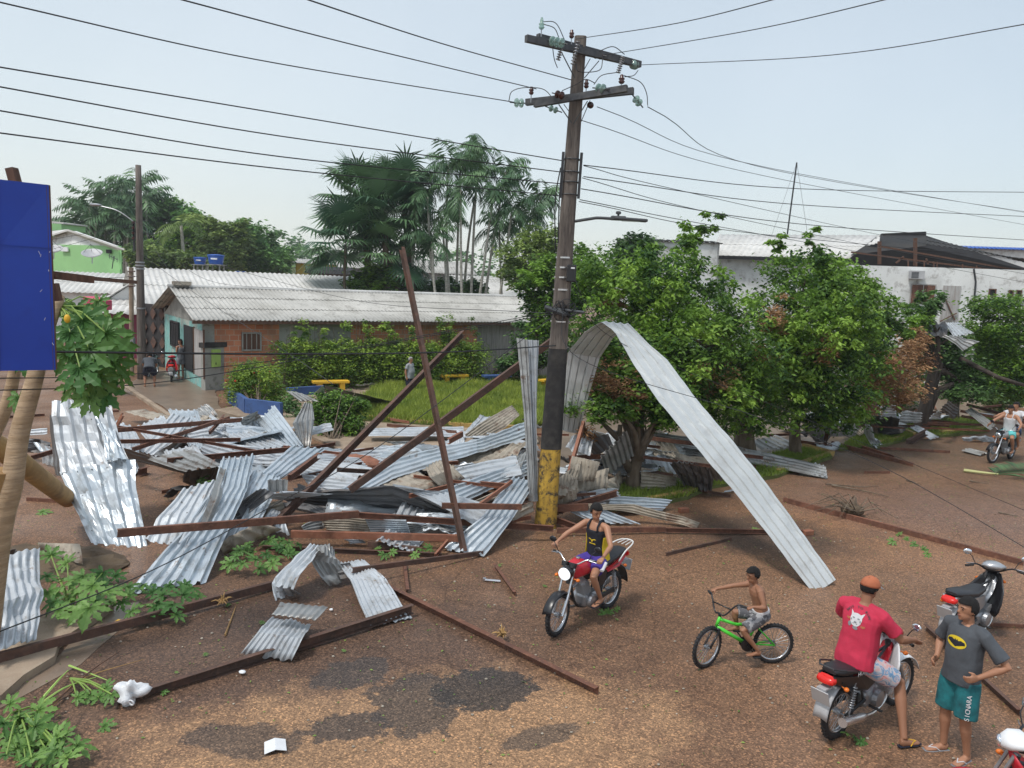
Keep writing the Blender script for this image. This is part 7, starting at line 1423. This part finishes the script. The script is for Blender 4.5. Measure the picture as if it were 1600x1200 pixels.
def person(label,J,k=1.,skin='skin_brown',vox=.009,girth=1.,belly=0.,top=None,bottom=None,hair='hair_black',hf=(1,0,0),hu=(0,0,1),hands=None,feet=None,hairlen=0.,cap=None,sandal=None,loc=(0,0,0),rz=0.,legs=True,cat='person',far=False,female=False):
    o=thing('person',label,cat); J={a:V(b)*1. for a,b in J.items()}; g=girth*k
    lat=(J['shL']-J['shR']).normalized(); hl=(J['hiL']-J['hiR']).normalized(); sp=(J['neck']-J['pel']).normalized(); ft=sp.cross(lat)*-1; ft=lat.cross(sp); hft=hl.cross(sp)
    def torso(mb,e=0.,lo=0.,hi=1.,z=1.,neck=True,sh=True):
        pel,neckp=J['pel'],J['neck']; mid=J.get('waist',pel.lerp(neckp,.42)+ft*.0); che=J.get('chest',pel.lerp(neckp,.74))
        S_=[(pel-sp*.10*k,hl,hft,.11,.085),(pel-sp*.03*k,hl,hft,.162,.115),(pel+sp*.05*k,hl,hft,.165,.12),(mid,(hl+lat).normalized(),(hft+ft).normalized(),.142+belly*.3,.105+belly),(mid.lerp(che,.5),lat,ft,.152+belly*.2,.112+belly*.6),(che,lat,ft,.168,.118),(che.lerp(neckp,.5),lat,ft,.165,.105),(che.lerp(neckp,.78),lat,ft,.125,.08),(neckp,lat,ft,.066,.062)]
        if e: S_=S_[1:]; S_=[S_[0]]+S_[1:]
        loft(mb,[(c+(f*belly*.7 if i in (3,4) else V((0,0,0))),a*(w_*g+e),f*(d_*g+e)) for i,(c,a,f,w_,d_) in enumerate(S_)],18,.88)
    def arm(mb,s,e=0.,f=1.,start=0.):
        a,b,c=J['sh'+s],J['el'+s],J['wr'+s]
        if f>=1: mb.tube([a+ (J['neck']-a)*.75-sp*.01*k,a+(J['neck']-a)*.3,a,a.lerp(b,.35),a.lerp(b,.8),b,b.lerp(c,.25),b.lerp(c,.7),c],[.045*g,.054*g+e,.057*g+e,.052*g+e,.042*g+e,.040*g+e,.042*g+e,.030*g+e,.026*g+e],12)
        else: mb.tube([a+(J['neck']-a)*.8-sp*.012*k,a+(J['neck']-a)*.35,a,a.lerp(b,f*.5),a.lerp(b,f)],[.045*g+e*.7,.056*g+e*.6,.060*g+e*.7,.056*g+e*1.0,.054*g+e*1.9],14)
    def leg(mb,s,e=0.,f=2.):
        a,b,c=J['hi'+s],J['kn'+s],J['an'+s]; P=[a,a.lerp(b,.4),a.lerp(b,.85),b,b.lerp(c,.12),b.lerp(c,.32),b.lerp(c,.65),c]; q=[.088,.080,.060,.056,.054,.056,.040,.034]
        if f>=2: mb.tube(P,[x*g+e for x in q],14)
        else: mb.tube([a,a.lerp(b,f*.5),a.lerp(b,f)],[.10*g+e,.098*g+e,.090*g+e*1.2],16)
    def foot(mb,s,e=0.):
        c=J['an'+s]; t=J['to'+s]; d=(t-c); d.z=0; d.normalize(); l=V((-d.y,d.x,0)); dn=V(feet[s]) if feet and s in feet else V((0,0,-1)); h=c+dn*.055*k
        loft(mb,[(c+dn*.03*k-d*.045*k,l*.026*k,dn*.03*k),(c+dn*.04*k-d*.02*k,l*.032*k,dn*.042*k),(c+dn*.045*k+d*.04*k,l*.033*k,dn*.036*k),(h+d*.11*k+dn*.004*k,l*.043*k,dn*.022*k),(h+d*.17*k+dn*.008*k,l*.044*k,dn*.015*k),(h+d*.205*k+dn*.010*k,l*.030*k,dn*.010*k)],12,.85); return h,d,l,dn
    mb=MB(); torso(mb); hd=J['head']-sp*.022*k; F_=V(hf).normalized(); U_=V(hu); U_=(U_-F_*U_.dot(F_)).normalized(); L_=U_.cross(F_); MH=Matrix((F_,L_,U_)).transposed(); hk=k*J.get('hs',V((1,0,0))).x
    mb.tube([J['neck']-sp*.03*k,J['neck'],hd-U_*.05*hk-F_*.015*hk],[.060*g,.052*g,.050*g],14)
    mb.ell(hd+U_*.018*hk,(.098*hk,.077*hk,.100*hk),MH,18,14); mb.ell(hd-U_*.055*hk+F_*.022*hk,(.070*hk,.058*hk,.066*hk),MH,16,10); mb.ell(hd-U_*.095*hk+F_*.062*hk,(.026*hk,.026*hk,.022*hk),MH,10,8)
    loft(mb,[(hd+U_*.012*hk+F_*.088*hk,L_*.008*hk,F_*.008*hk),(hd-U_*.018*hk+F_*.104*hk,L_*.012*hk,F_*.012*hk),(hd-U_*.032*hk+F_*.100*hk,L_*.018*hk,F_*.014*hk),(hd-U_*.040*hk+F_*.088*hk,L_*.012*hk,F_*.010*hk)],10)
    for s in (-1,1): mb.ell(hd+L_*.078*hk*s-U_*.008*hk-F_*.008*hk,(.018*hk,.010*hk,.030*hk),MH,10,8); mb.ell(hd+L_*.034*hk*s+F_*.070*hk+U_*.030*hk,(.022*hk,.026*hk,.010*hk),MH,10,8)
    mb.ell(hd-U_*.062*hk+F_*.084*hk,(.012*hk,.024*hk,.011*hk),MH,10,8)
    for s in 'LR':
        arm(mb,s)
        if legs: leg(mb,s); foot(mb,s)
        hh=(hands or {}).get(s)
        if hh: hand(mb,J['wr'+s],hh[0],hh[1],k,hh[2],hh[3],1.)
        else: d=J['wr'+s]-J['el'+s]; hand(mb,J['wr'+s],d,-lat if s=='L' else lat,k,1 if s=='R' else -1,.35)
    body=voxmesh(mb,vox,skin,'body',o,2)
    # eyes, brows, lips
    if not far:
        mb=MB(); 
        for s in (-1,1): mb.ell(hd+L_*.032*hk*s+F_*.082*hk+U_*.008*hk,(.010*hk,.013*hk,.006*hk),MH,8,6); mb.beam(hd+L_*.016*hk*s+F_*.095*hk+U_*.030*hk,hd+L_*.050*hk*s+F_*.084*hk+U_*.032*hk,.006*hk,.006*hk)
        mb.build('eyes_and_brows','hair_black',o); mb=MB(); mb.ell(hd-U_*.060*hk+F_*.090*hk,(.010*hk,.023*hk,.0065*hk),MH,10,6); mb.build('lips','lips',o,smooth=True)
    # hair shell
    if hair and not (cap and 0):
        mb=MB(); n,m_=24,16; c0=hd+U_*.022*hk; rr=(.108*hk,.088*hk,.112*hk); q=MB(); q.ell((0,0,0),(1,1,1),None,n,m_); keep=[]
        for f in q.f:
            c=sum((V(q.v[i]) for i in f),V((0,0,0)))/len(f); x,z=c.x,c.z
            if (z>.30+.18*x if x>.35 else z>-.50-hairlen+(.95*(x+.1) if x>-.1 else 0)): keep.append(f)
        mb.add([c0+MH@V((a[0]*rr[0],a[1]*rr[1],a[2]*rr[2])) *(1+.05*mnoise.noise(V(a)*5)) for a in [V(v) for v in q.v]],keep); mb.build('hair',hair,o,solid=.008*hk,smooth=True)
        if hairlen: mb=MB(); loft(mb,[(hd+U_*.04*hk-F_*.05*hk,L_*.085*hk,F_*.06*hk),(hd-U_*.06*hk-F_*.07*hk,L_*.085*hk,F_*.055*hk),(hd-U_*.17*hk-F_*.08*hk,L_*.06*hk,F_*.035*hk)]); mb.build('hair_length',hair,o,smooth=True)
    if cap:
        mb=MB(); q=MB(); q.ell((0,0,0),(1,1,1),None,24,16); keep=[f for f in q.f if sum(q.v[i][2] for i in f)/len(f)>.05]; c0=hd+U_*.028*hk
        mb.add([c0+MH@V((v[0]*.112*hk,v[1]*.09*hk,v[2]*.108*hk)) for v in q.v],keep); cp=mb.build('cap',cap,o,solid=.006,smooth=True)
        mb=MB(); mb.grid([[c0+F_*(.095+.02*j+.02*math.cos(i*.5))*hk*(1)+L_*(i*.022*hk)+U_*(.012-.012*j*.6-.004*abs(i))*hk for i in range(-3,4)] for j in range(4)]); mb.build('brim','cloth_midgrey',cp,solid=.004,smooth=True)
    def clothing(mb,m_,name,v_=None,wr=.011,wsc=7.): return voxmesh(mb,v_ or vox*1.15,m_,name,o,2,wr*k,wsc/k,(1,1,.55))
    sh=None
    if top:
        kind,m_=top[:2]; mb=MB(); e=.016*k
        if kind=='shirt':
            pel,neckp=J['pel'],J['neck']; mid=pel.lerp(neckp,.36); che=pel.lerp(neckp,.72); E_=e*1.1
            loft(mb,[(pel-sp*.09*k,hl*(.172*g+E_*1.2),hft*(.128*g+E_*1.2)),(pel+sp*.03*k,hl*(.170*g+E_),hft*(.125*g+E_+belly*.5)+V((0,0,0))),(mid+ft*belly*.6,(hl+lat).normalized()*(.156*g+E_+belly*.3),(hft+ft).normalized()*(.114*g+E_+belly)),(mid.lerp(che,.5)+ft*belly*.4,lat*(.160*g+E_),ft*(.118*g+E_+belly*.6)),(che,lat*(.170*g+E_),ft*(.122*g+E_)),(che.lerp(neckp,.45),lat*(.166*g+E_),ft*(.108*g+E_)),(che.lerp(neckp,.78),lat*(.122*g+E_),ft*(.082*g+E_)),(neckp-sp*.005*k,lat*(.068*g+E_*.5),ft*(.064*g+E_*.5))],18,.88)
            for s in 'LR': arm(mb,s,e*.8,top[2] if len(top)>2 else .62)
        else:
            pel,neckp=J['pel'],J['neck']; mid=pel.lerp(neckp,.42); che=pel.lerp(neckp,.74)
            loft(mb,[(pel-sp*.03*k,hl*(.165*g+e),hft*(.12*g+e)),(mid,lat*(.145*g+e),ft*(.108*g+e)),(che,lat*(.165*g+e),ft*(.120*g+e)),(che.lerp(neckp,.30),lat*(.145*g+e),ft*(.115*g+e))],18,.88)
            for s in (-1,1):
                a=che.lerp(neckp,.25)+lat*s*.09*g; b=neckp+lat*s*.088*g+sp*.022*k; mb.tube([a+ft*.112*g,a+ft*.10*g+sp*.07*k,b+ft*.02*k,b-ft*.04*k,a-ft*.10*g],[.019*k,.021*k,.022*k,.022*k,.02*k],8)
        sh=clothing(mb,m_,'shirt' if kind=='shirt' else 'tank_top')
    if bottom:
        kind,m_,f=bottom; mb=MB(); e=.016*k; pel=J['pel']; loft(mb,[(pel-sp*.11*k,hl*(.12*g+e),hft*(.10*g+e)),(pel-sp*.04*k,hl*(.170*g+e),hft*(.122*g+e)),(pel+sp*.05*k,hl*(.160*g+e),hft*(.118*g+e))],18,.88)
        for s in 'LR':
            if f<2: leg(mb,s,e*.9,f)
            else:
                a,b,c=J['hi'+s],J['kn'+s],J['an'+s]; mb.tube([a,a.lerp(b,.5),b,b.lerp(c,.5),c],[.105*g,.09*g,.075*g,.07*g,.06*g],14)
        bt=clothing(mb,m_,'shorts' if f<2 else 'trousers',wr=.008)
        o['_b']=1
    else: bt=None
    if '_b' in o: del o['_b']
    if sandal:
        for s in 'LR':
            t=MB(); c=J['an'+s]; h,d,l,dn=foot(t,s); so=MB(); loft(so,[(h-d*.06*k+dn*.022*k,l*.030*k,dn*.008*k),(h+d*.02*k+dn*.022*k,l*.036*k,dn*.008*k),(h+d*.14*k+dn*.022*k,l*.050*k,dn*.008*k),(h+d*.22*k+dn*.022*k,l*.034*k,dn*.008*k)],12,.8); z=so.build('flip_flop',sandal[0],o); st=MB(); 
            for q in (-1,1): st.tube([h+l*q*.044*k+d*.06*k+dn*.012*k,h+l*q*.030*k+d*.10*k-dn*.020*k,h+d*.165*k-dn*.012*k],.005*k,5)
            st.build('strap',sandal[1],z)
    o.location=loc; o.rotation_euler=(0,0,rz); return o,sh,bt,(lat,sp,ft,J)
def deco(mb,name,m,parent): ob=mb.build(name,m); ob.parent=parent; l=ob.location.copy(); ob.location=(0,0,0); ob.data.transform(Matrix.Translation(l)); return ob
def project(parent,src,pts,dirn,off=.004):
    """push flat print points onto the garment surface along dirn"""
    from mathutils.bvhtree import BVHTree
    me=src.data; bv=BVHTree.FromPolygons([v.co for v in me.vertices],[tuple(p.vertices) for p in me.polygons]); d=V(dirn).normalized(); out=[]
    for p in pts:
        h=bv.ray_cast(V(p)-d*.5,d); out.append((h[0] if h[0] is not None else V(p))-d*off)
    return out
def printed(parent,src,c,ax,ay,dirn,rings,m,name,off=.004):
    """a filled printed shape: rings = outline in (u,v), subdivided towards its centre and draped on the cloth"""
    n=len(rings); pts=[]; K=5; cu=sum(a for a,b in rings)/n; cv=sum(b for a,b in rings)/n
    for q in range(K+1):
        f=q/K
        for a,b in rings: pts.append(V(c)+V(ax)*(cu+(a-cu)*f)+V(ay)*(cv+(b-cv)*f))
    P=project(parent,src,pts,dirn,off); mb=MB(); mb.add(P,[(q*n+i,q*n+(i+1)%n,(q+1)*n+(i+1)%n,(q+1)*n+i) for q in range(K) for i in range(n)]); return deco(mb,name,m,parent)
circ=lambda rx,ry,n=28,cx=0,cy=0: [(cx+rx*math.cos(2*PI*i/n),cy+ry*math.sin(2*PI*i/n)) for i in range(n)]
# --- A: rider of the red motorcycle (frame: motorcycle local)
gx=1.27-.42; k=1.0
JA=dict(pel=(.36,0,.90),neck=(.42,0,1.42),head=(.45,.0,1.60),shL=(.42,.185,1.37),shR=(.42,-.185,1.37),elL=(.56,.36,1.18),elR=(.66,-.33,1.22),wrL=(.78,.385,1.07),wrR=(.80,-.40,1.10),hiL=(.40,.09,.86),hiR=(.40,-.09,.86),knL=(.74,.22,.74),knR=(.74,-.22,.74),anL=(.50,.20,.36),anR=(.50,-.20,.36),toL=(.75,.22,.3),toR=(.75,-.22,.3))
pA,shA,btA,q=person('young man in black and yellow tank top riding the red motorcycle',JA,.97,'skin_tan',.0085,.93,0,('tank','cloth_black'),('shorts','cloth_purple',.62),hf=(.45,.85,-.28),hands={'L':((.9,.1,-.35),(-.15,0,-1),-1,1.15),'R':((.9,-.1,-.35),(-.15,0,-1),1,1.15)},sandal=('cloth_navy','cable_black'),loc=LA,rz=RA)
lat,sp,ft,J=q; che=J['pel'].lerp(J['neck'],.5)
for s in (-1,1):
    mb=MB(); loft(mb,[(J['pel']+lat*s*.168-sp*.03,lat*.016,ft*.085),(J['pel'].lerp(J['neck'],.35)+lat*s*.142,lat*.016,ft*.07),(J['pel'].lerp(J['neck'],.62)+lat*s*.152,lat*.014,ft*.05)],12); deco(mb,'yellow_side_panel','cloth_yellow',pA)
printed(pA,shA,che+ft*.15,lat,sp,-ft,[(-.07,.03),(-.05,.045),(-.02,.04),(0,.02),(.02,.04),(.05,.045),(.07,.03),(.045,.03),(.02,.022),(0,-.012),(-.02,.022),(-.045,.03)],'cloth_yellow','chest_emblem')
printed(pA,shA,che+ft*.15-sp*.035,lat,sp,-ft,[(-.055,.01),(.055,.01),(.055,-.008),(-.055,-.008)],'cloth_yellow','chest_lettering')
for s in (-1,1):
    mb=MB(); a,b=J['hi'+('L' if s>0 else 'R')],J['kn'+('L' if s>0 else 'R')]; mb.tube([a.lerp(b,.1)+lat*s*.10+V((0,0,.02)),a.lerp(b,.6)+lat*s*.095+V((0,0,.02))],[(.03,.02)]*2,8); deco(mb,'white_stripe','cloth_white',pA)
# --- B: man in red shirt on the white and red motorcycle
JB=dict(pel=(.22,-.02,.88),neck=(.32,-.02,1.46),head=(.375,-.02,1.645),shL=(.31,.20,1.39),shR=(.31,-.22,1.37),elL=(.50,.32,1.16),elR=(.47,-.36,1.14),wrL=(.76,.35,1.07),wrR=(.75,-.39,1.08),hiL=(.26,.09,.84),hiR=(.26,-.11,.84),knL=(.66,.22,.72),knR=(.62,-.33,.60),anL=(.46,.22,.38),anR=(.44,-.52,.10),toL=(.7,.24,.3),toR=(.66,-.60,.05))
pB,shB,btB,q=person('man in a red printed shirt and orange cap sitting on the white and red motorcycle',JB,1.0,'skin_brown',.0085,1.12,.035,('shirt','cloth_red',.72),('shorts','cloth_print',.80),hf=(.93,-.22,-.15),cap='cap_orange',hands={'L':((.9,.1,-.35),(-.15,0,-1),-1,1.15),'R':((.9,-.1,-.35),(-.15,0,-1),1,1.15)},sandal=('cloth_navy','yellow_paint'),loc=LB,rz=RB)
lat,sp,ft,J=q; c=J['pel'].lerp(J['neck'],.72)-ft*.2
head=[(.0,-.075),(.03,-.068),(.055,-.04),(.065,-.0),(.06,.03),(.075,.085),(.04,.058),(0,.066),(-.04,.058),(-.075,.085),(-.06,.03),(-.065,0),(-.055,-.04),(-.03,-.068)]
printed(pB,shB,c,-lat,sp,ft,head,'cloth_white','animal_head_print',.004)
for a,b,rx,ry in ((-.028,.012,.014,.007),(.028,.012,.014,.007),(0,-.03,.016,.010),(-.02,-.045,.008,.004),(.02,-.045,.008,.004),(-.05,-.01,.006,.012),(.05,-.01,.006,.012)): printed(pB,shB,c-lat*a+sp*b,-lat,sp,ft,circ(rx,ry,10),'cloth_midgrey','print_marking',.008)
for i,ch in enumerate('NOT TO RUN'):
    if ch==' ': continue
    a=R(150-i*13.5); p=c-lat*math.cos(a)*.135+sp*math.sin(a)*.125; pp=project(pB,shB,[p],ft,.007)[0]; M=Matrix((-lat,sp,-ft)).transposed()@Matrix.Rotation(a-PI/2,3,'Z'); text_on('print_letter',ch,.040,'cloth_grey',pB,pp,M,.002)
for a,b in ((.085,-.055),(-.085,-.01)): printed(pB,shB,c-lat*a+sp*b,-lat,sp,ft,[(-.022,-.008),(.0,-.016),(.022,-.006),(.018,.014),(-.004,.008),(-.02,.014)],'cap_orange','print_bow',.005)
printed(pB,shB,c-sp*.09-lat*.01,-lat,sp,ft,circ(.03,.018,12),'cloth_midgrey','print_marking',.005); printed(pB,shB,c-sp*.065+lat*.06,-lat,sp,ft,circ(.02,.026,12),'cloth_midgrey','print_marking',.005)
# --- C: standing man
pm=G(1487,1180); CZ=R(200)
JC=dict(pel=(0,0,.93),neck=(-.01,0,1.46),head=(.03,.0,1.645),shL=(-.01,.205,1.395),shR=(-.01,-.205,1.395),elL=(-.10,.40,1.17),elR=(-.06,-.34,1.14),wrL=(.07,.235,1.0),wrR=(.11,-.22,1.0),hiL=(0,.095,.88),hiR=(0,-.095,.88),knL=(.03,.12,.49),knR=(.03,-.11,.49),anL=(-.06,.12,.075),anR=(.0,-.11,.075),toL=(.19,.16,.03),toR=(.22,-.17,.03))
pC,shC,btC,q=person('man in a dark grey emblem shirt and teal shorts standing hand on hip',JC,1.0,'skin_tan',.0085,1.02,.015,('shirt','cloth_grey',.78),('shorts','cloth_teal',.97),hf=(.97,-.22,.02),hands={'L':((.95,-.25,-.25),(0,-1,0),-1,.45),'R':((.95,.2,-.2),(0,1,0),1,.45)},sandal=('cloth_midgrey','cloth_white'),loc=V((pm.x,pm.y,0)),rz=CZ)
lat,sp,ft,J=q; c=J['pel'].lerp(J['neck'],.66)+ft*.2
printed(pC,shC,c,lat,sp,-ft,circ(.105,.062),'cloth_yellow','oval_emblem',.004)
wing=[(0,.020),(.012,.034),(.02,.018),(.05,.030),(.088,.020),(.096,-.004),(.07,-.012),(.04,-.026),(0,-.044),(-.04,-.026),(-.07,-.012),(-.096,-.004),(-.088,.020),(-.05,.030),(-.02,.018),(-.012,.034)]
printed(pC,shC,c,lat,sp,-ft,wing,'cloth_black','emblem_centre',.007)
a,b=J['hiL'],J['knL']; M=Matrix(((b-a).normalized()*-1,(0,0,0),(0,0,0)))
for i,ch in enumerate('SICNARA'):
    z=a.lerp(b,.90-.10*i); dr=(lat*.72+ft*.7).normalized(); pp=project(pC,btC,[z],-dr,.005)[0] if 0 else project(pC,btC,[z+dr*.02],-dr,.006)[0]
    up_=(lat*-.7+ft*.72).normalized(); X=(a-b).normalized(); Yv=dr.cross(X).normalized(); text_on('print_letter',ch,.062,'cloth_white',pC,pp,Matrix((X,Yv,dr)).transposed(),.003)
# --- D: boy on the green bicycle (frame: bicycle local)
JD=dict(pel=(.19,0,.68),neck=(.30,0,1.06),head=(.345,0,1.205),shL=(.29,.135,1.02),shR=(.31,-.135,1.02),elL=(.26,.235,.85),elR=(.50,-.235,.95),wrL=(.405,.215,.855),wrR=(.69,-.315,.87),hiL=(.22,.07,.65),hiR=(.22,-.07,.65),knL=(.47,.12,.50),knR=(.50,-.12,.64),anL=(.25,.14,.235),anR=(.44,-.14,.44),toL=(.45,.15,.1),toR=(.64,-.14,.40),hs=(1.12,0,0))
pD,_,btD,q=person('shirtless boy in grey patterned shorts riding the small green bicycle',JD,.76,'skin_brown',.0075,.98,0,None,('shorts','cloth_camo',.85),hf=(.96,.18,-.2),hands={'L':((.9,-.1,-.3),(-.2,0,-1),-1,1.2),'R':((.9,-.1,-.35),(-.2,0,-1),1,1.2)},loc=LH,rz=RH)
lat,sp,ft,J=q; mb=MB(); p=J['pel']+sp*.05; loft(mb,[(p-sp*.012,lat*.134,ft*.101),(p+sp*.016,lat*.131,ft*.098)],24,.88); w_=deco(mb,'white_waistband','cloth_white',pD)
# --- E: far rider and his passenger
JE=dict(JA); pE,_,_,_=person('distant rider in a white sleeveless top and aqua shorts at the right edge',JE,1.,'skin_tan',.014,1.,0,('tank','cloth_white'),('shorts','cloth_aqua',.7),hf=(.9,.1,-.15),loc=LE,rz=RE,far=True,sandal=('cable_black','cable_black'))
JE2={a:V(b)+V((-.40,0,.08)) for a,b in JA.items()}; JE2['elR']=V((.25,-.35,1.35)); JE2['wrR']=V((.5,-.38,1.3)); pE2,_,_,_=person('passenger behind the distant rider with an arm stretched out',JE2,1.,'skin_tan',.014,1.,0,('shirt','cloth_white',.5),('shorts','cloth_denim',.8),hf=(.9,-.2,0),loc=LE,rz=RE,far=True)
# --- F: woman at the turquoise house
ST=dict(pel=(0,0,.93),neck=(0,0,1.45),head=(.025,0,1.63),shL=(0,.18,1.39),shR=(0,-.18,1.39),elL=(-.02,.23,1.12),elR=(-.02,-.23,1.12),wrL=(.16,.12,1.12),wrR=(.16,-.12,1.12),hiL=(0,.09,.88),hiR=(0,-.09,.88),knL=(.02,.10,.48),knR=(.02,-.10,.48),anL=(0,.10,.075),anR=(0,-.10,.075),toL=(.2,.12,.03),toR=(.2,-.12,.03))
p=G(283,594); pF,_,_,_=person('woman with tied dark hair in a grey dress standing at the turquoise house',ST,.95,'skin_tan',.015,.95,0,('tank','cloth_midgrey'),('shorts','cloth_midgrey',.6),hf=(-.2,1,0),hairlen=.3,loc=V((p.x,p.y,.05)),rz=R(150),far=True,sandal=('cloth_white','cloth_white'))
# --- G: man crouched over the motorcycle at the gate
JG=dict(pel=(0,0,.78),neck=(.34,0,1.10),head=(.44,0,1.20),shL=(.31,.19,1.06),shR=(.31,-.19,1.06),elL=(.42,.24,.82),elR=(.42,-.24,.82),wrL=(.58,.18,.68),wrR=(.58,-.18,.68),hiL=(.02,.10,.74),hiR=(.02,-.10,.74),knL=(.18,.17,.42),knR=(.18,-.17,.42),anL=(-.02,.17,.075),anR=(-.02,-.17,.075),toL=(.2,.2,.03),toR=(.2,-.2,.03))
p=G(234,606); pG,_,_,_=person('man in dark grey shirt bending over the dark motorcycle by the gate',JG,1.02,'skin_brown',.015,1.1,0,('shirt','cloth_grey',.6),('shorts','cloth_navy',.85),hf=(.8,0,-.6),hu=(.6,0,.8),loc=V((p.x,p.y,.05)),rz=R(112),far=True)
# --- H: person walking behind the papaya leaves
JH=dict(ST); JH.update(knL=(.22,.09,.50),anL=(.30,.09,.10),toL=(.5,.1,.06),knR=(-.02,-.09,.48),anR=(-.26,-.09,.12),toR=(-.05,-.1,.04))
p=G(168,618); pH,_,_,_=person('person in dark blue trousers walking behind the papaya leaves',JH,1.0,'skin_brown',.015,1.,0,('shirt','cloth_grey',.6),('trousers','cloth_denim',2.),hf=(1,0,0),loc=V((p.x,p.y,0)),rz=R(15),far=True)
# --- I: grey haired man in the square
p=W(640,600,31.5); JI=dict(ST); JI.update(elL=(-.06,.24,1.13),wrL=(.0,.24,.90),elR=(-.06,-.24,1.13),wrR=(.0,-.24,.90))
pI,_,_,_=person('grey haired man in grey shirt standing in the grass before the hedge',JI,.97,'skin_tan',.015,1.12,.04,('shirt','cloth_lightgrey',.6),('shorts','cloth_navy',.8),hair='hair_grey',hf=(1,-.1,0),loc=V((p.x,p.y,-.18)),rz=R(-25),far=True)
# ================================================================ thin humid air
hz=MB(); hz.box((0,110,20),(900,560,44)); hm=bpy.data.materials.new('haze'); hm.use_nodes=True; t=hm.node_tree; t.nodes.remove(t.nodes['Principled BSDF']); pv=N(t,'ShaderNodeVolumePrincipled'); pv.inputs['Color'].default_value=(.92,.95,1,1); pv.inputs['Density'].default_value=.0006; pv.inputs['Anisotropy'].default_value=.2; t.links.new(pv.outputs[0],t.nodes['Material Output'].inputs['Volume']); MATS['haze']=hm
tag(hz.build('haze','haze'),kind='stuff')
